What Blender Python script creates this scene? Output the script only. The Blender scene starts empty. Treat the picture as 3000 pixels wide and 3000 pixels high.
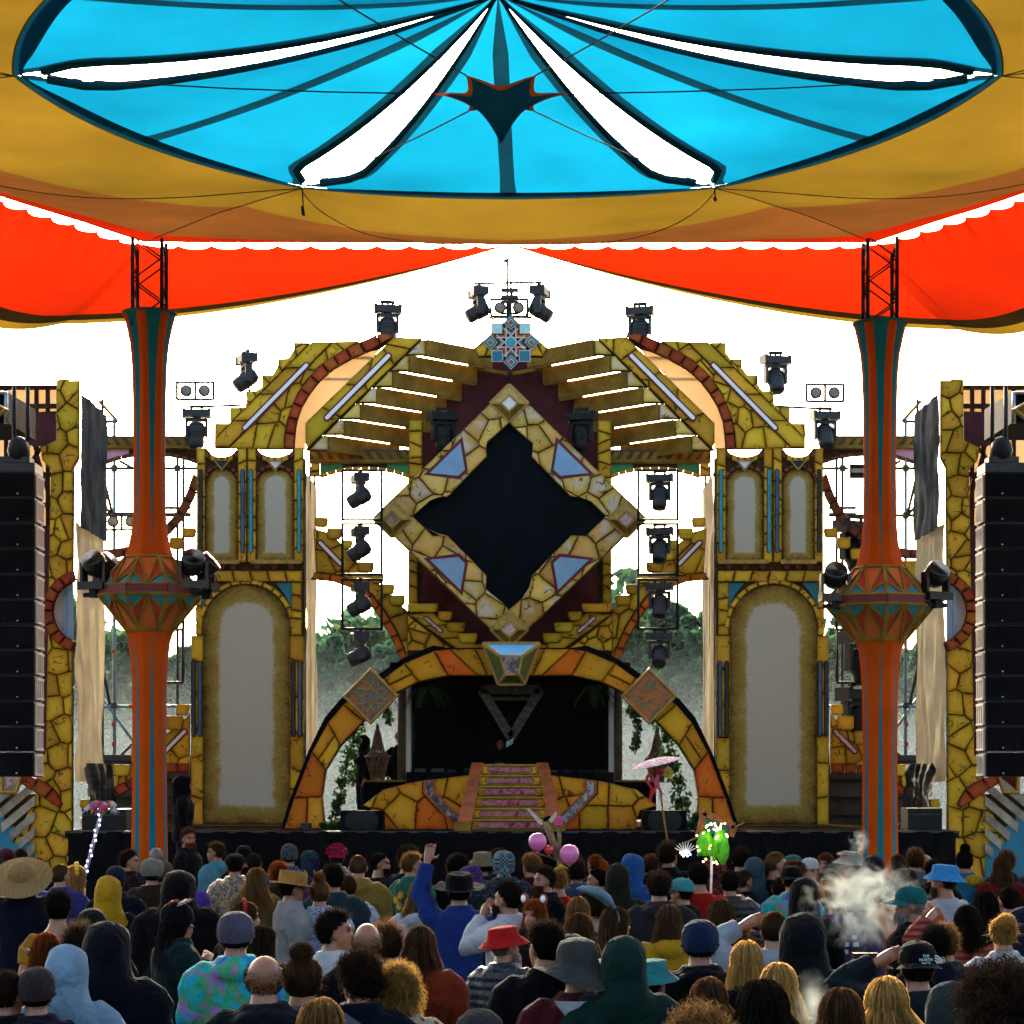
import bpy, bmesh, math, random
from mathutils import Vector, Matrix, noise
R = math.radians
rnd = random.Random(7)
HAZE_D = .00005

# ---------------------------------------------------------------- camera, sky, sun, exposure
F, HZ, HC, CX = 6600.0, 2290.0, 2.55, 1494.0      # focal length and horizon row in photo pixels, eye height in metres
sc = bpy.context.scene
col = sc.collection
cam_d = bpy.data.cameras.new('camera'); cam = bpy.data.objects.new('camera', cam_d); col.objects.link(cam)
cam.location = (0, 0, HC); cam.rotation_euler = (R(90), 0, 0)
cam_d.sensor_width = 36; cam_d.lens = F / 3000 * 36; cam_d.shift_y = (HZ - 1500) / 3000
cam_d.clip_end = 5000; cam_d.clip_start = 0.1
sc.camera = cam

SUN_EL, SUN_AZ = R(21), R(-6)                     # azimuth measured from +Y (behind the stage) towards +X
world = bpy.data.worlds.new('World'); sc.world = world; world.use_nodes = True
wn = world.node_tree; wn.nodes.clear()
sky = wn.nodes.new('ShaderNodeTexSky'); sky.sky_type = 'NISHITA'; sky.sun_disc = False
sky.sun_elevation = SUN_EL; sky.sun_rotation = SUN_AZ
sky.air_density = 1.0; sky.dust_density = 7.0; sky.ozone_density = 0.6
bg = wn.nodes.new('ShaderNodeBackground'); bg.inputs['Strength'].default_value = 0.15
wo = wn.nodes.new('ShaderNodeOutputWorld')
wn.links.new(sky.outputs[0], bg.inputs[0]); wn.links.new(bg.outputs[0], wo.inputs[0])
sun_d = bpy.data.lights.new('sun', 'SUN'); sun_d.energy = 3.0; sun_d.angle = R(0.6); sun_d.color = (1, .86, .66)
sun = bpy.data.objects.new('sun', sun_d); col.objects.link(sun)
to_sun = Vector((math.sin(SUN_AZ) * math.cos(SUN_EL), math.cos(SUN_AZ) * math.cos(SUN_EL), math.sin(SUN_EL)))
sun.rotation_euler = to_sun.to_track_quat('Z', 'Y').to_euler(); sun.location = (0, 60, 30)
sc.view_settings.view_transform = 'Standard'; sc.view_settings.look = 'None'
sc.view_settings.exposure = 2.3; sc.view_settings.gamma = 1.0; sc.view_settings.use_curve_mapping = False
sc.cycles.max_bounces = 7; sc.cycles.diffuse_bounces = 4; sc.cycles.glossy_bounces = 3
sc.cycles.transmission_bounces = 4; sc.cycles.transparent_max_bounces = 8; sc.cycles.volume_bounces = 1
sc.cycles.use_denoising = True
sc.cycles.use_adaptive_sampling = True; sc.cycles.adaptive_threshold = .03
sc.cycles.sample_clamp_indirect = 6

# ---------------------------------------------------------------- helpers
def W(px, py, Y): return Vector(((px - 1500) * Y / F, Y, HC + (HZ - py) * Y / F))
def WX(px, Y): return (px - 1500) * Y / F
def WZ(py, Y): return HC + (HZ - py) * Y / F
def mir(m):                      # m=1 keeps the left half of the stage, m=-1 mirrors it to the right
    return (lambda px: px) if m == 1 else (lambda px: 2 * CX - px)

def tag(o, label=None, cat=None, group=None, kind=None):
    if label: o['label'] = label
    if cat: o['category'] = cat
    if group: o['group'] = group
    if kind: o['kind'] = kind
    return o

def place(o, parent):
    col.objects.link(o)
    if parent is not None:
        o.parent = parent
        off = parent.location.copy() if parent.parent is None else Vector((0, 0, 0))
        o.matrix_parent_inverse = Matrix.Translation(-off)
    return o

def thing(name, label, cat, loc=(0, 0, 0), group=None):
    o = bpy.data.objects.new(name, None); o.location = loc; o.empty_display_size = .1
    col.objects.link(o)
    return tag(o, label, cat, group)

def mesh(name, verts, faces, mat, smooth=False):
    me = bpy.data.meshes.new(name)
    me.from_pydata([tuple(v) for v in verts], [], faces)
    mats = mat if isinstance(mat, (list, tuple)) else [mat]
    for m_ in mats: me.materials.append(m_)
    if smooth: me.shade_smooth()
    me.update()
    return me

def mk(name, verts, faces, mat, parent=None, smooth=False, kind=None):
    o = bpy.data.objects.new(name, mesh(name, verts, faces, mat, smooth))
    place(o, parent)
    if kind: o['kind'] = kind
    return o

class MB:                        # collects shapes for ONE mesh
    def __init__(s): s.v, s.f, s.mi, s.cur = [], [], [], 0
    def add(s, vs, fs):
        n = len(s.v); s.v += [Vector(v) for v in vs]; s.f += [tuple(i + n for i in f) for f in fs]; s.mi += [s.cur] * len(fs); return s
    def box(s, a, b):
        x0, y0, z0 = a; x1, y1, z1 = b
        return s.add([(x0,y0,z0),(x1,y0,z0),(x1,y1,z0),(x0,y1,z0),(x0,y0,z1),(x1,y0,z1),(x1,y1,z1),(x0,y1,z1)],
                     [(0,3,2,1),(4,5,6,7),(0,1,5,4),(1,2,6,5),(2,3,7,6),(3,0,4,7)])
    def bar(s, a, b, w, h=None, up=(0, 0, 1)):
        a, b = Vector(a), Vector(b); h = h or w; d = (b - a).normalized(); u = Vector(up)
        if abs(d.dot(u)) > .98: u = Vector((0, 1, 0))
        x = d.cross(u).normalized(); z = x.cross(d).normalized(); vs = []
        for p in (a, b):
            for sx, sz in ((-1,-1),(1,-1),(1,1),(-1,1)): vs.append(p + x*sx*w/2 + z*sz*h/2)
        return s.add(vs, [(0,1,2,3),(7,6,5,4),(0,4,5,1),(1,5,6,2),(2,6,7,3),(3,7,4,0)])
    def tube(s, pts, r, n=8, caps=True):
        pts = [Vector(p) for p in pts]; k = len(pts); rs = r if isinstance(r, (list, tuple)) else [r] * k
        vs, fs = [], []; prev = None
        for i, p in enumerate(pts):
            d = (pts[min(i+1, k-1)] - pts[max(i-1, 0)])
            if d.length < 1e-9: d = Vector((0, 0, 1))
            d.normalize()
            u = prev if prev is not None else (Vector((0, 0, 1)) if abs(d.z) < .9 else Vector((1, 0, 0)))
            x = d.cross(u)
            if x.length < 1e-5: x = d.cross(Vector((.3, .9, .2)))
            x.normalize(); z = x.cross(d).normalized(); prev = z
            for j in range(n):
                a = 2 * math.pi * j / n; vs.append(p + (x * math.cos(a) + z * math.sin(a)) * rs[i])
        for i in range(k - 1):
            for j in range(n): fs.append((i*n+j, i*n+(j+1) % n, (i+1)*n+(j+1) % n, (i+1)*n+j))
        if caps: fs += [tuple(range(n))[::-1], tuple(range((k-1)*n, k*n))]
        return s.add(vs, fs)
    def lathe(s, c, prof, n=16, axis=(0, 0, 1), caps=True):   # prof: (radius, distance along the axis)
        ax = Vector(axis).normalized(); u = Vector((1, 0, 0)) if abs(ax.x) < .9 else Vector((0, 1, 0))
        x = (u - ax * u.dot(ax)).normalized(); y = ax.cross(x); c = Vector(c); vs, fs = [], []
        for r, h in prof:
            for j in range(n):
                a = 2*math.pi*j/n; vs.append(c + ax*h + (x*math.cos(a) + y*math.sin(a))*r)
        k = len(prof)
        for i in range(k-1):
            for j in range(n): fs.append((i*n+j, i*n+(j+1) % n, (i+1)*n+(j+1) % n, (i+1)*n+j))
        if caps: fs += [tuple(range(n))[::-1], tuple(range((k-1)*n, k*n))]
        return s.add(vs, fs)
    def ball(s, c, r, n=10, k=6):
        rr = r if isinstance(r, (list, tuple)) else (r, r, r); vs, fs = [], []
        for i in range(k + 1):
            t = math.pi * i / k
            for j in range(n):
                a = 2*math.pi*j/n
                vs.append((c[0]+rr[0]*math.sin(t)*math.cos(a), c[1]+rr[1]*math.sin(t)*math.sin(a), c[2]+rr[2]*math.cos(t)))
        for i in range(k):
            for j in range(n): fs.append((i*n+j, (i+1)*n+j, (i+1)*n+(j+1) % n, i*n+(j+1) % n))
        return s.add(vs, fs)
    def prism(s, poly, Y0, Y1):  # poly: [(x,z)] world, extruded from Y0 (front) to Y1 (back)
        n = len(poly)
        vs = [(x, Y0, z) for x, z in poly] + [(x, Y1, z) for x, z in poly]
        return s.add(vs, [tuple(range(n)), tuple(range(n, 2*n))[::-1]] + [(i, (i+1) % n + 0, (i+1) % n + n, i + n) for i in range(n)])
    def grid(s, fn, nu, nv):
        vs = [fn(i / nu, j / nv) for j in range(nv + 1) for i in range(nu + 1)]
        return s.add(vs, [(j*(nu+1)+i, j*(nu+1)+i+1, (j+1)*(nu+1)+i+1, (j+1)*(nu+1)+i) for j in range(nv) for i in range(nu)])
    def build(s, name, mat, parent=None, smooth=False, kind=None, weld=False):
        me = mesh(name, s.v, s.f, mat, smooth)
        if any(s.mi): me.polygons.foreach_set('material_index', s.mi)
        bm = bmesh.new(); bm.from_mesh(me)
        if weld: bmesh.ops.remove_doubles(bm, verts=bm.verts, dist=1e-5)
        bmesh.ops.recalc_face_normals(bm, faces=bm.faces); bm.to_mesh(me); bm.free()
        o = bpy.data.objects.new(name, me); place(o, parent)
        if kind: o['kind'] = kind
        return o

def copy_tree(o, dx=None, parent=None):
    c = o.copy(); col.objects.link(c); c.parent = parent
    for ch in o.children: copy_tree(ch, parent=c)
    return c

# ---------------------------------------------------------------- materials
def _nt(name):
    m = bpy.data.materials.new(name); m.use_nodes = True; nt = m.node_tree
    b = nt.nodes['Principled BSDF']; return m, nt, b
def rgb(c): return (c[0], c[1], c[2], 1)

MATS = {}
def pm(name, c, rough=.75, var=.25, scale=9., bump=.15, metal=0., c2=None, spec=.4, obj_rand=0., trans=0., det=6, fine=60.):
    """painted / plain surface: two-tone noise, fine relief, optional per-object value shift"""
    if name in MATS: return MATS[name]
    m, nt, b = _nt(name); L = nt.links.new; N = nt.nodes.new
    tc = N('ShaderNodeTexCoord'); nz = N('ShaderNodeTexNoise'); nz.inputs['Scale'].default_value = scale; nz.inputs['Detail'].default_value = det
    nz.inputs['Roughness'].default_value = .65
    L(tc.outputs['Object'], nz.inputs['Vector'])
    cr = N('ShaderNodeValToRGB'); c2 = c2 or tuple(x * (1 - var * 1.6) for x in c); hi = tuple(min(1, x * (1 + var * .5)) for x in c)
    cr.color_ramp.elements[0].position = .3; cr.color_ramp.elements[1].position = .7
    cr.color_ramp.elements[0].color = rgb(c2); cr.color_ramp.elements[1].color = rgb(hi)
    L(nz.outputs['Fac'], cr.inputs[0]); out = cr.outputs[0]
    if obj_rand:
        oi = N('ShaderNodeObjectInfo'); mr = N('ShaderNodeMapRange'); mr.inputs[3].default_value = 1 - obj_rand; mr.inputs[4].default_value = 1 + obj_rand
        hs = N('ShaderNodeHueSaturation'); L(oi.outputs['Random'], mr.inputs[0]); L(mr.outputs[0], hs.inputs['Value']); L(out, hs.inputs['Color']); out = hs.outputs[0]
    L(out, b.inputs['Base Color']); b.inputs['Roughness'].default_value = rough; b.inputs['Metallic'].default_value = metal
    b.inputs['Specular IOR Level'].default_value = spec
    if bump:
        n2 = N('ShaderNodeTexNoise'); n2.inputs['Scale'].default_value = fine; n2.inputs['Detail'].default_value = 4; L(tc.outputs['Object'], n2.inputs['Vector'])
        bp = N('ShaderNodeBump'); bp.inputs['Strength'].default_value = bump; bp.inputs['Distance'].default_value = .02
        L(n2.outputs['Fac'], bp.inputs['Height']); L(bp.outputs[0], b.inputs['Normal'])
    MATS[name] = m
    return m

def stone_mat(name, base, hi, dark, edge_gamma=1.0, grey=None):
    """scenic-painted stone: airbrushed dark rim, lighter heart, painted cracks, a tint of its own for each block"""
    m, nt, b = _nt(name); L = nt.links.new; N = nt.nodes.new
    at = N('ShaderNodeAttribute'); at.attribute_name = 'rim'
    geo = N('ShaderNodeNewGeometry'); oi = N('ShaderNodeObjectInfo')
    add = N('ShaderNodeVectorMath'); add.operation = 'ADD'; L(geo.outputs['Position'], add.inputs[0]); L(oi.outputs['Random'], add.inputs[1])
    nz = N('ShaderNodeTexNoise'); nz.inputs['Scale'].default_value = 7; nz.inputs['Detail'].default_value = 8; nz.inputs['Roughness'].default_value = .7; L(add.outputs[0], nz.inputs['Vector'])
    # rim + noise -> paint ramp
    ma = N('ShaderNodeMath'); ma.operation = 'MULTIPLY_ADD'; ma.inputs[1].default_value = .9; ma.inputs[2].default_value = -.45; L(nz.outputs['Fac'], ma.inputs[0])
    sm = N('ShaderNodeMath'); sm.operation = 'ADD'; L(at.outputs['Fac'], sm.inputs[0]); L(ma.outputs[0], sm.inputs[1])
    cr = N('ShaderNodeValToRGB'); e = cr.color_ramp.elements; e[0].position = 0.0; e[0].color = rgb(dark); e[1].position = 1.0; e[1].color = rgb(hi)
    mid = cr.color_ramp.elements.new(.30); mid.color = rgb(base)
    L(sm.outputs[0], cr.inputs[0])
    # tint per stone
    hs = N('ShaderNodeHueSaturation'); mr = N('ShaderNodeMapRange'); mr.inputs[3].default_value = .72; mr.inputs[4].default_value = 1.18
    L(oi.outputs['Random'], mr.inputs[0]); L(mr.outputs[0], hs.inputs['Value']); L(cr.outputs[0], hs.inputs['Color'])
    mh = N('ShaderNodeMath'); mh.operation = 'MULTIPLY'; mh.inputs[1].default_value = 7.31; L(oi.outputs['Random'], mh.inputs[0])
    fr = N('ShaderNodeMath'); fr.operation = 'FRACT'; L(mh.outputs[0], fr.inputs[0])
    mr2 = N('ShaderNodeMapRange'); mr2.inputs[3].default_value = .482; mr2.inputs[4].default_value = .51; L(fr.outputs[0], mr2.inputs[0]); L(mr2.outputs[0], hs.inputs['Hue'])
    out = hs.outputs[0]
    if grey:
        n3 = N('ShaderNodeTexNoise'); n3.inputs['Scale'].default_value = 3.2; L(add.outputs[0], n3.inputs['Vector'])
        r3 = N('ShaderNodeValToRGB'); r3.color_ramp.elements[0].position = .5; r3.color_ramp.elements[1].position = .66; L(n3.outputs['Fac'], r3.inputs[0])
        mm = N('ShaderNodeMath'); mm.operation = 'MULTIPLY'; L(r3.outputs[0], mm.inputs[0]); L(at.outputs['Fac'], mm.inputs[1])
        mg = N('ShaderNodeMix'); mg.data_type = 'RGBA'; L(mm.outputs[0], mg.inputs[0]); L(out, mg.inputs[6]); mg.inputs[7].default_value = rgb(grey); out = mg.outputs[2]
    # painted cracks
    wn_ = N('ShaderNodeTexNoise'); wn_.inputs['Scale'].default_value = 4; wn_.inputs['Detail'].default_value = 5; L(add.outputs[0], wn_.inputs['Vector'])
    wv = N('ShaderNodeVectorMath'); wv.operation = 'MULTIPLY_ADD'; wv.inputs[1].default_value = (.5, .5, .5); L(wn_.outputs['Color'], wv.inputs[0]); L(add.outputs[0], wv.inputs[2])
    vo = N('ShaderNodeTexVoronoi'); vo.feature = 'DISTANCE_TO_EDGE'; vo.inputs['Scale'].default_value = 4.3; L(wv.outputs[0], vo.inputs['Vector'])
    n4 = N('ShaderNodeTexNoise'); n4.inputs['Scale'].default_value = 5.5; n4.inputs['Detail'].default_value = 2; L(add.outputs[0], n4.inputs['Vector'])
    gt = N('ShaderNodeMapRange'); gt.inputs[1].default_value = .52; gt.inputs[2].default_value = .7; gt.inputs[3].default_value = 0; gt.inputs[4].default_value = .055; L(n4.outputs['Fac'], gt.inputs[0])
    lt = N('ShaderNodeMath'); lt.operation = 'LESS_THAN'; L(vo.outputs['Distance'], lt.inputs[0]); L(gt.outputs[0], lt.inputs[1])
    mk_ = N('ShaderNodeMix'); mk_.data_type = 'RGBA'; sc_ = N('ShaderNodeMath'); sc_.operation = 'MULTIPLY'; sc_.inputs[1].default_value = .8; L(lt.outputs[0], sc_.inputs[0])
    L(sc_.outputs[0], mk_.inputs[0]); L(out, mk_.inputs[6]); mk_.inputs[7].default_value = rgb(tuple(x * .6 for x in dark))
    L(mk_.outputs[2], b.inputs['Base Color']); b.inputs['Roughness'].default_value = .85; b.inputs['Specular IOR Level'].default_value = .08
    n5 = N('ShaderNodeTexNoise'); n5.inputs['Scale'].default_value = 30; n5.inputs['Detail'].default_value = 6; L(add.outputs[0], n5.inputs['Vector'])
    bp = N('ShaderNodeBump'); bp.inputs['Strength'].default_value = .35; bp.inputs['Distance'].default_value = .02; L(n5.outputs['Fac'], bp.inputs['Height']); L(bp.outputs[0], b.inputs['Normal'])
    MATS[name] = m
    return m

def canvas(name, c, tc=None, fac=.6, var=.12, scale=1.2):
    """thin stretch fabric: part of the light passes through"""
    m, nt, b = _nt(name); L = nt.links.new; N = nt.nodes.new
    nt.nodes.remove(b); out = nt.nodes['Material Output']
    geo = N('ShaderNodeNewGeometry'); nz = N('ShaderNodeTexNoise'); nz.inputs['Scale'].default_value = scale; nz.inputs['Detail'].default_value = 4; L(geo.outputs['Position'], nz.inputs['Vector'])
    def shade(cc):
        cr = N('ShaderNodeValToRGB'); cr.color_ramp.elements[0].position = .3; cr.color_ramp.elements[1].position = .72
        cr.color_ramp.elements[0].color = rgb(tuple(x * (1 - var) for x in cc)); cr.color_ramp.elements[1].color = rgb(tuple(min(1, x * (1 + var)) for x in cc))
        L(nz.outputs['Fac'], cr.inputs[0]); return cr.outputs[0]
    d = N('ShaderNodeBsdfDiffuse'); t = N('ShaderNodeBsdfTranslucent'); mx = N('ShaderNodeMixShader'); mx.inputs[0].default_value = fac
    L(shade(c), d.inputs[0]); L(shade(tc or c), t.inputs[0]); L(d.outputs[0], mx.inputs[1]); L(t.outputs[0], mx.inputs[2])
    wv = N('ShaderNodeTexNoise'); wv.inputs['Scale'].default_value = 140; L(geo.outputs['Position'], wv.inputs['Vector'])
    bp = N('ShaderNodeBump'); bp.inputs['Strength'].default_value = .12; bp.inputs['Distance'].default_value = .01; L(wv.outputs['Fac'], bp.inputs['Height'])
    lw = N('ShaderNodeTexNoise'); lw.inputs['Scale'].default_value = .9; lw.inputs['Detail'].default_value = 1; lw.inputs['Distortion'].default_value = .2; L(geo.outputs['Position'], lw.inputs['Vector'])
    b2 = N('ShaderNodeBump'); b2.inputs['Strength'].default_value = .45; b2.inputs['Distance'].default_value = .12; L(lw.outputs['Fac'], b2.inputs['Height']); L(b2.outputs[0], bp.inputs['Normal'])
    L(bp.outputs[0], d.inputs['Normal']); L(b2.outputs[0], t.inputs['Normal'])
    L(mx.outputs[0], out.inputs['Surface']); MATS[name] = m
    return m

def emit(name, c, s):
    m, nt, b = _nt(name); b.inputs['Base Color'].default_value = rgb(c); b.inputs['Emission Color'].default_value = rgb(c); b.inputs['Emission Strength'].default_value = s
    MATS[name] = m; return m

M = MATS
stone_mat('stone', (.45, .265, .012), (.66, .43, .036), (.085, .048, .010))
stone_mat('stone_pale', (.50, .33, .05), (.68, .50, .14), (.085, .05, .012), grey=(.55, .54, .47))
stone_mat('stone_red', (.22, .045, .012), (.40, .10, .022), (.035, .008, .004))
stone_mat('stone_orange', (.42, .215, .010), (.56, .32, .022), (.075, .03, .007))
stone_mat('stone_rust', (.44, .12, .008), (.56, .18, .015), (.08, .02, .006))
stone_mat('stone_maroon', (.13, .045, .022), (.19, .07, .03), (.03, .01, .006))
pm('mortar', (.06, .033, .010), .9, .3, spec=.1)
pm('maroon', (.075, .020, .024), .9, .25, 3, spec=.1)
pm('maroon_trim', (.14, .012, .012), .6, .2)
pm('black_cloth', (.003, .0035, .005), .95, .4, 3, spec=.08)
pm('black_metal', (.006, .008, .010), .5, .3, 12, .05, spec=.18)
pm('dark_steel', (.030, .036, .040), .5, .3, 10, .05, metal=.2, spec=.3)
pm('steel', (.38, .40, .42), .38, .3, 10, .05, metal=.8)
pm('wood', (.25, .155, .022), .8, .4, 3, .3, c2=(.12, .068, .011), spec=.08)
pm('wood_dark', (.09, .05, .024), .8, .4, 4, .3)
pm('gold', (.42, .27, .040), .5, .35, 14, .1)
pm('white_slot', (.80, .82, .84), .3, .03, 4, 0)
pm('cyan_slot', (.012, .33, .43), .35, .25, 5, 0)
pm('blue_slot', (.015, .12, .22), .35, .4, 4, 0)
pm('dark_slot', (.008, .016, .022), .3, .4, 4, 0)
pm('pale_blue', (.22, .41, .60), .6, .1, 5, .05)
pm('teal', (.010, .10, .125), .75, .25, 4)
pm('teal_light', (.018, .20, .26), .75, .2, 4)
pm('orange_cloth', (.55, .11, .012), .8, .2, 3)
pm('red_cloth', (.38, .040, .010), .8, .2, 3)
pm('mustard_cloth', (.42, .24, .025), .8, .2, 3)
pm('screen_black', (.0025, .006, .009), .9, .3, 2, .02, spec=.06)
pm('cream_tex', (.62, .60, .53), .8, .1, 3)
canvas('fab_blue', (.002, .065, .13), (.002, .145, .255), .80, .25, .45)
canvas('fab_teal', (.006, .05, .075), (.004, .045, .08), .30, .2, 2)
canvas('fab_mustard', (.25, .155, .022), (.20, .115, .010), .45, .2, .6)
canvas('fab_tan', (.21, .085, .022), (.19, .062, .012), .42, .2, .6)
canvas('fab_red', (.28, .016, .003), (.30, .010, .001), .6, .10, .9)
canvas('fab_brown', (.055, .032, .010), (.03, .015, .004), .2, .2, 1)
canvas('fab_yellow', (.34, .22, .02), (.26, .15, .010), .4, .10, 1)
canvas('fab_orange_trim', (.48, .07, .008), (.4, .05, .006), .4, .1, 2)
canvas('gauze', (.60, .50, .34), (.55, .44, .28), .5, .08, 1)
# ---------------------------------------------------------------- ground, water, far trees come later; first the tent
TC = Vector((-.04, 20.7, 0)); RI, RO = 4.5, 9.3; ZI, ZO, ZA = HC + 6.5, HC + 6.88, HC + 7.23
def hexv(i, r, z): a = R(60 * i); return Vector((TC.x + r * math.cos(a), TC.y + r * math.sin(a), z))
def bulge(i, t, z, out=.40, dz=-.04):
    a, b = hexv(i, RI, z), hexv(i + 1, RI, z); mid = R(60 * i + 30)
    k = 4 * t * (1 - t)
    return a.lerp(b, t) + Vector((math.cos(mid), math.sin(mid), 0)) * out * k + Vector((0, 0, dz * k))
APEX = Vector((TC.x - .09, TC.y, ZA))

canopy = thing('canopy', 'blue inner tent roof of six stretched canvas segments with dark seams', 'tent roof', (TC.x, TC.y, ZI))
def blue_pt(i, u, v):
    q_ = max(0., min(1., v / .15)); g = .185 * q_ * q_ * (3 - 2 * q_)
    uu = .5 + (u - .5) * (1 - g)
    p = bulge(i, uu, ZI).lerp(APEX, v)
    p.z += -.20 * 4 * v * (1 - v) * (.55 + .45 * abs(2 * u - 1)) + .03 * math.sin(math.pi * u) * (1 - v)
    return p
def width_at(v): return max(.12, RI * (1 - v) * .9)
VT = .988
for i in range(6):
    hv = .052
    def hem(v): return min(.14, .12 / width_at(v))
    def sw(v): return min(.10, .085 / width_at(v))
    cuts = [lambda v: 0.0, lambda v: hem(v), lambda v: .5 - sw(v), lambda v: .5 + sw(v), lambda v: 1 - hem(v), lambda v: 1.0]
    names = ['seam_band', 'canvas_panel', 'seam_band', 'canvas_panel', 'seam_band']
    for k in range(5):
        a, b = cuts[k], cuts[k + 1]; blue = k in (1, 3)
        mb = MB(); mb.grid(lambda s, t: (lambda v: blue_pt(i, a(v) + (b(v) - a(v)) * s, v))(.003 + (VT - .003) * t), 10 if blue else 3, 24)
        mb.build(names[k], M['fab_blue'] if blue else M['fab_teal'], canopy, True)
        if k in (0, 4):      # padded edge of the segment: a rolled rim
            e = 0 if k == 0 else 1
            MB().tube([blue_pt(i, e, hv + (VT - hv) * t / 16) for t in range(17)], [.045 - .03 * t / 16 for t in range(17)], 6).build('rolled_edge', M['fab_teal'], canopy, True)
    mb = MB(); mb.grid(lambda s, t: blue_pt(i, s, hv * t * max(.45, 1 - abs(2*s - 1)**5) - .012) + Vector((0, 0, -.012)), 24, 2); mb.build('ring_band', M['fab_teal'], canopy, True)
MB().lathe(APEX + Vector((0, 0, -.12)), [(.05, 0.09), (.09, .10), (.10, .125), (.05, .14)], 12).build('crown_ring', M['dark_steel'], canopy, True)

roof = thing('outer_canopy', 'wide mustard, tan and red stretch tent roof around the blue centre', 'tent roof', (TC.x, TC.y, ZO))
def outer_line(i, t): return hexv(i, RO, ZO).lerp(hexv(i + 1, RO, ZO), t)
def roof_pt(i, u, v):
    a = blue_pt(i, u, -.008) + Vector((0, 0, -.013)); b = outer_line(i, u)
    p = a.lerp(b, v); s = math.sin(math.pi * v)
    d = min(abs(u - .5) * 2, 1)
    p.z += -.17 * s * (1 - d) ** .8 - .05 * s + .10 * s * d ** 3
    p.z += .012 * min(1, v * 5) * noise.noise(Vector((p.x * 1.1, p.y * 1.1, 3)))
    return p
for i in range(6):
    def b1(u): return .50 - .16 * (1 - math.sin(math.pi * u)) * (1 if i % 2 else .8)
    def b2(u): return .93 - .05 * abs(2 * u - 1)
    bands = [(lambda u: 0., b1, 'fab_mustard'), (b1, b2, 'fab_tan'), (b2, lambda u: 1., 'fab_red')]
    for lo, hi, mt in bands:
        mb = MB(); mb.grid(lambda s, t: roof_pt(i, s, lo(s) + (hi(s) - lo(s)) * t), 24, 10 if mt != 'fab_red' else 4)
        mb.build('canvas_panel', M[mt], roof, True)
    for (u0, v0, u1, v1) in ((0, 0, 0, 1), (0, 0, .5, 1), (1, 0, .5, 1)):
        pts = [roof_pt(i, u0 + (u1 - u0) * t / 14, v0 + (v1 - v0) * t / 14) + Vector((0, 0, -.004)) for t in range(15)]
        MB().tube(pts, .006, 5).build('seam_cord', M['wood_dark'], roof, True)

# lacing gap and the red sails that hang outside each mast
def mid_out(i): return hexv(i, RO, ZO).lerp(hexv(i + 1, RO, ZO), .5) + Vector((0, 0, -.03))
sail_labels = ['red stretch sail with yellow border outside the right mast', 'red stretch sail with yellow border outside the left mast']
for si, i in enumerate((1, 2)):
    corner = hexv(i, RO, ZO - .03); rad = Vector((math.cos(R(60*i)), math.sin(R(60*i)), 0))
    tip = corner + rad * 3.3; tip.z = HC + (6.34 if i == 1 else 6.42)
    sail = thing('sail', sail_labels[si], 'tent sail', tip[:])
    for half in (0, 1):
        mpt = mid_out(i - 1) if half == 0 else mid_out(i)
        nsc = 11
        outd = R(60 * i - 30) if half == 0 else R(60 * i + 30)
        outv = Vector((math.cos(outd), math.sin(outd), 0))
        def top(u):
            k = abs(math.sin(math.pi * nsc * u)) ** .7
            ed = min(1, u * 12, (1 - u) * 14)
            return mpt.lerp(corner, u) + outv * ((.04 + .11 * k) * ed) + Vector((0, 0, -.02 * k * ed))
        def bot(u):
            outer = (i == 1) == (half == 0)
            ctrl = tip.lerp(mpt, .45) + (Vector((0, 0, -1.15)) + outv * 1.2 if outer else Vector((0, 0, -.36)) + outv * .35)
            return (1-u)**2 * mpt + 2*u*(1-u) * ctrl + u*u * tip
        def sp(u, v):
            b0 = mpt.lerp(corner, u) + outv * .08 * min(1, u * 12, (1 - u) * 14)
            p = b0.lerp(bot(u), v) + (top(u) - b0) * (1 - v) ** 7; s = math.sin(math.pi * v)
            p.z += -.16 * s * u
            return p
        ranges = [(0, .76, 'fab_red', 8), (.76, .895, 'fab_brown', 3), (.895, 1, 'fab_yellow', 2)]
        for a, b, mt, nv in ranges:
            mb = MB(); mb.grid(lambda s, t: sp(s, a + (b - a) * t), 88, nv); mb.build('canvas_panel', M[mt], sail, True)
        for q in range(1, nsc):
            u = q / nsc; MB().tube([mpt.lerp(corner, u) + Vector((0, 0, .02)), top(u) + Vector((0, 0, -.005))], .008, 5).build('lacing_loop', M['black_metal'], sail)
    MB().tube([corner + rad * .3 + Vector((0, 0, -.05)), tip + Vector((0, 0, .0))], .01, 5).build('guy_rope', M['dark_steel'], sail)

# small hanging star under the centre
st = thing('hanging_star', 'small dark teal hexagonal fabric star with orange edge under the roof centre', 'fabric star', (TC.x - .04, TC.y, HC + 5.9))
SC = Vector((TC.x - .06, TC.y, HC + 6.30))
def star_rim(a, rin=0.):
    k = abs(((a / 60.) % 1.) - .0); t = (a / 60.) % 1.; s = 4 * t * (1 - t)
    return .62 * (1 - .42 * s ** .8) - rin
def star_pt(a, f):
    r = star_rim(a) * f; rr = r / .62
    z = -.44 * (1 - min(1, rr)) ** 3.0 - .03 * (1 - rr) 
    return SC + Vector((math.cos(R(a)) * r, math.sin(R(a)) * r, z + .02))
mb = MB(); mb.grid(lambda s, t: star_pt(360 * s, .02 + .86 * t), 72, 14); mb.build('fabric', M['fab_teal'], st, True)
mb = MB(); mb.grid(lambda s, t: star_pt(360 * s, .88 + .14 * t), 72, 2); mb.build('edge_band', M['fab_orange_trim'], st, True)
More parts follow.
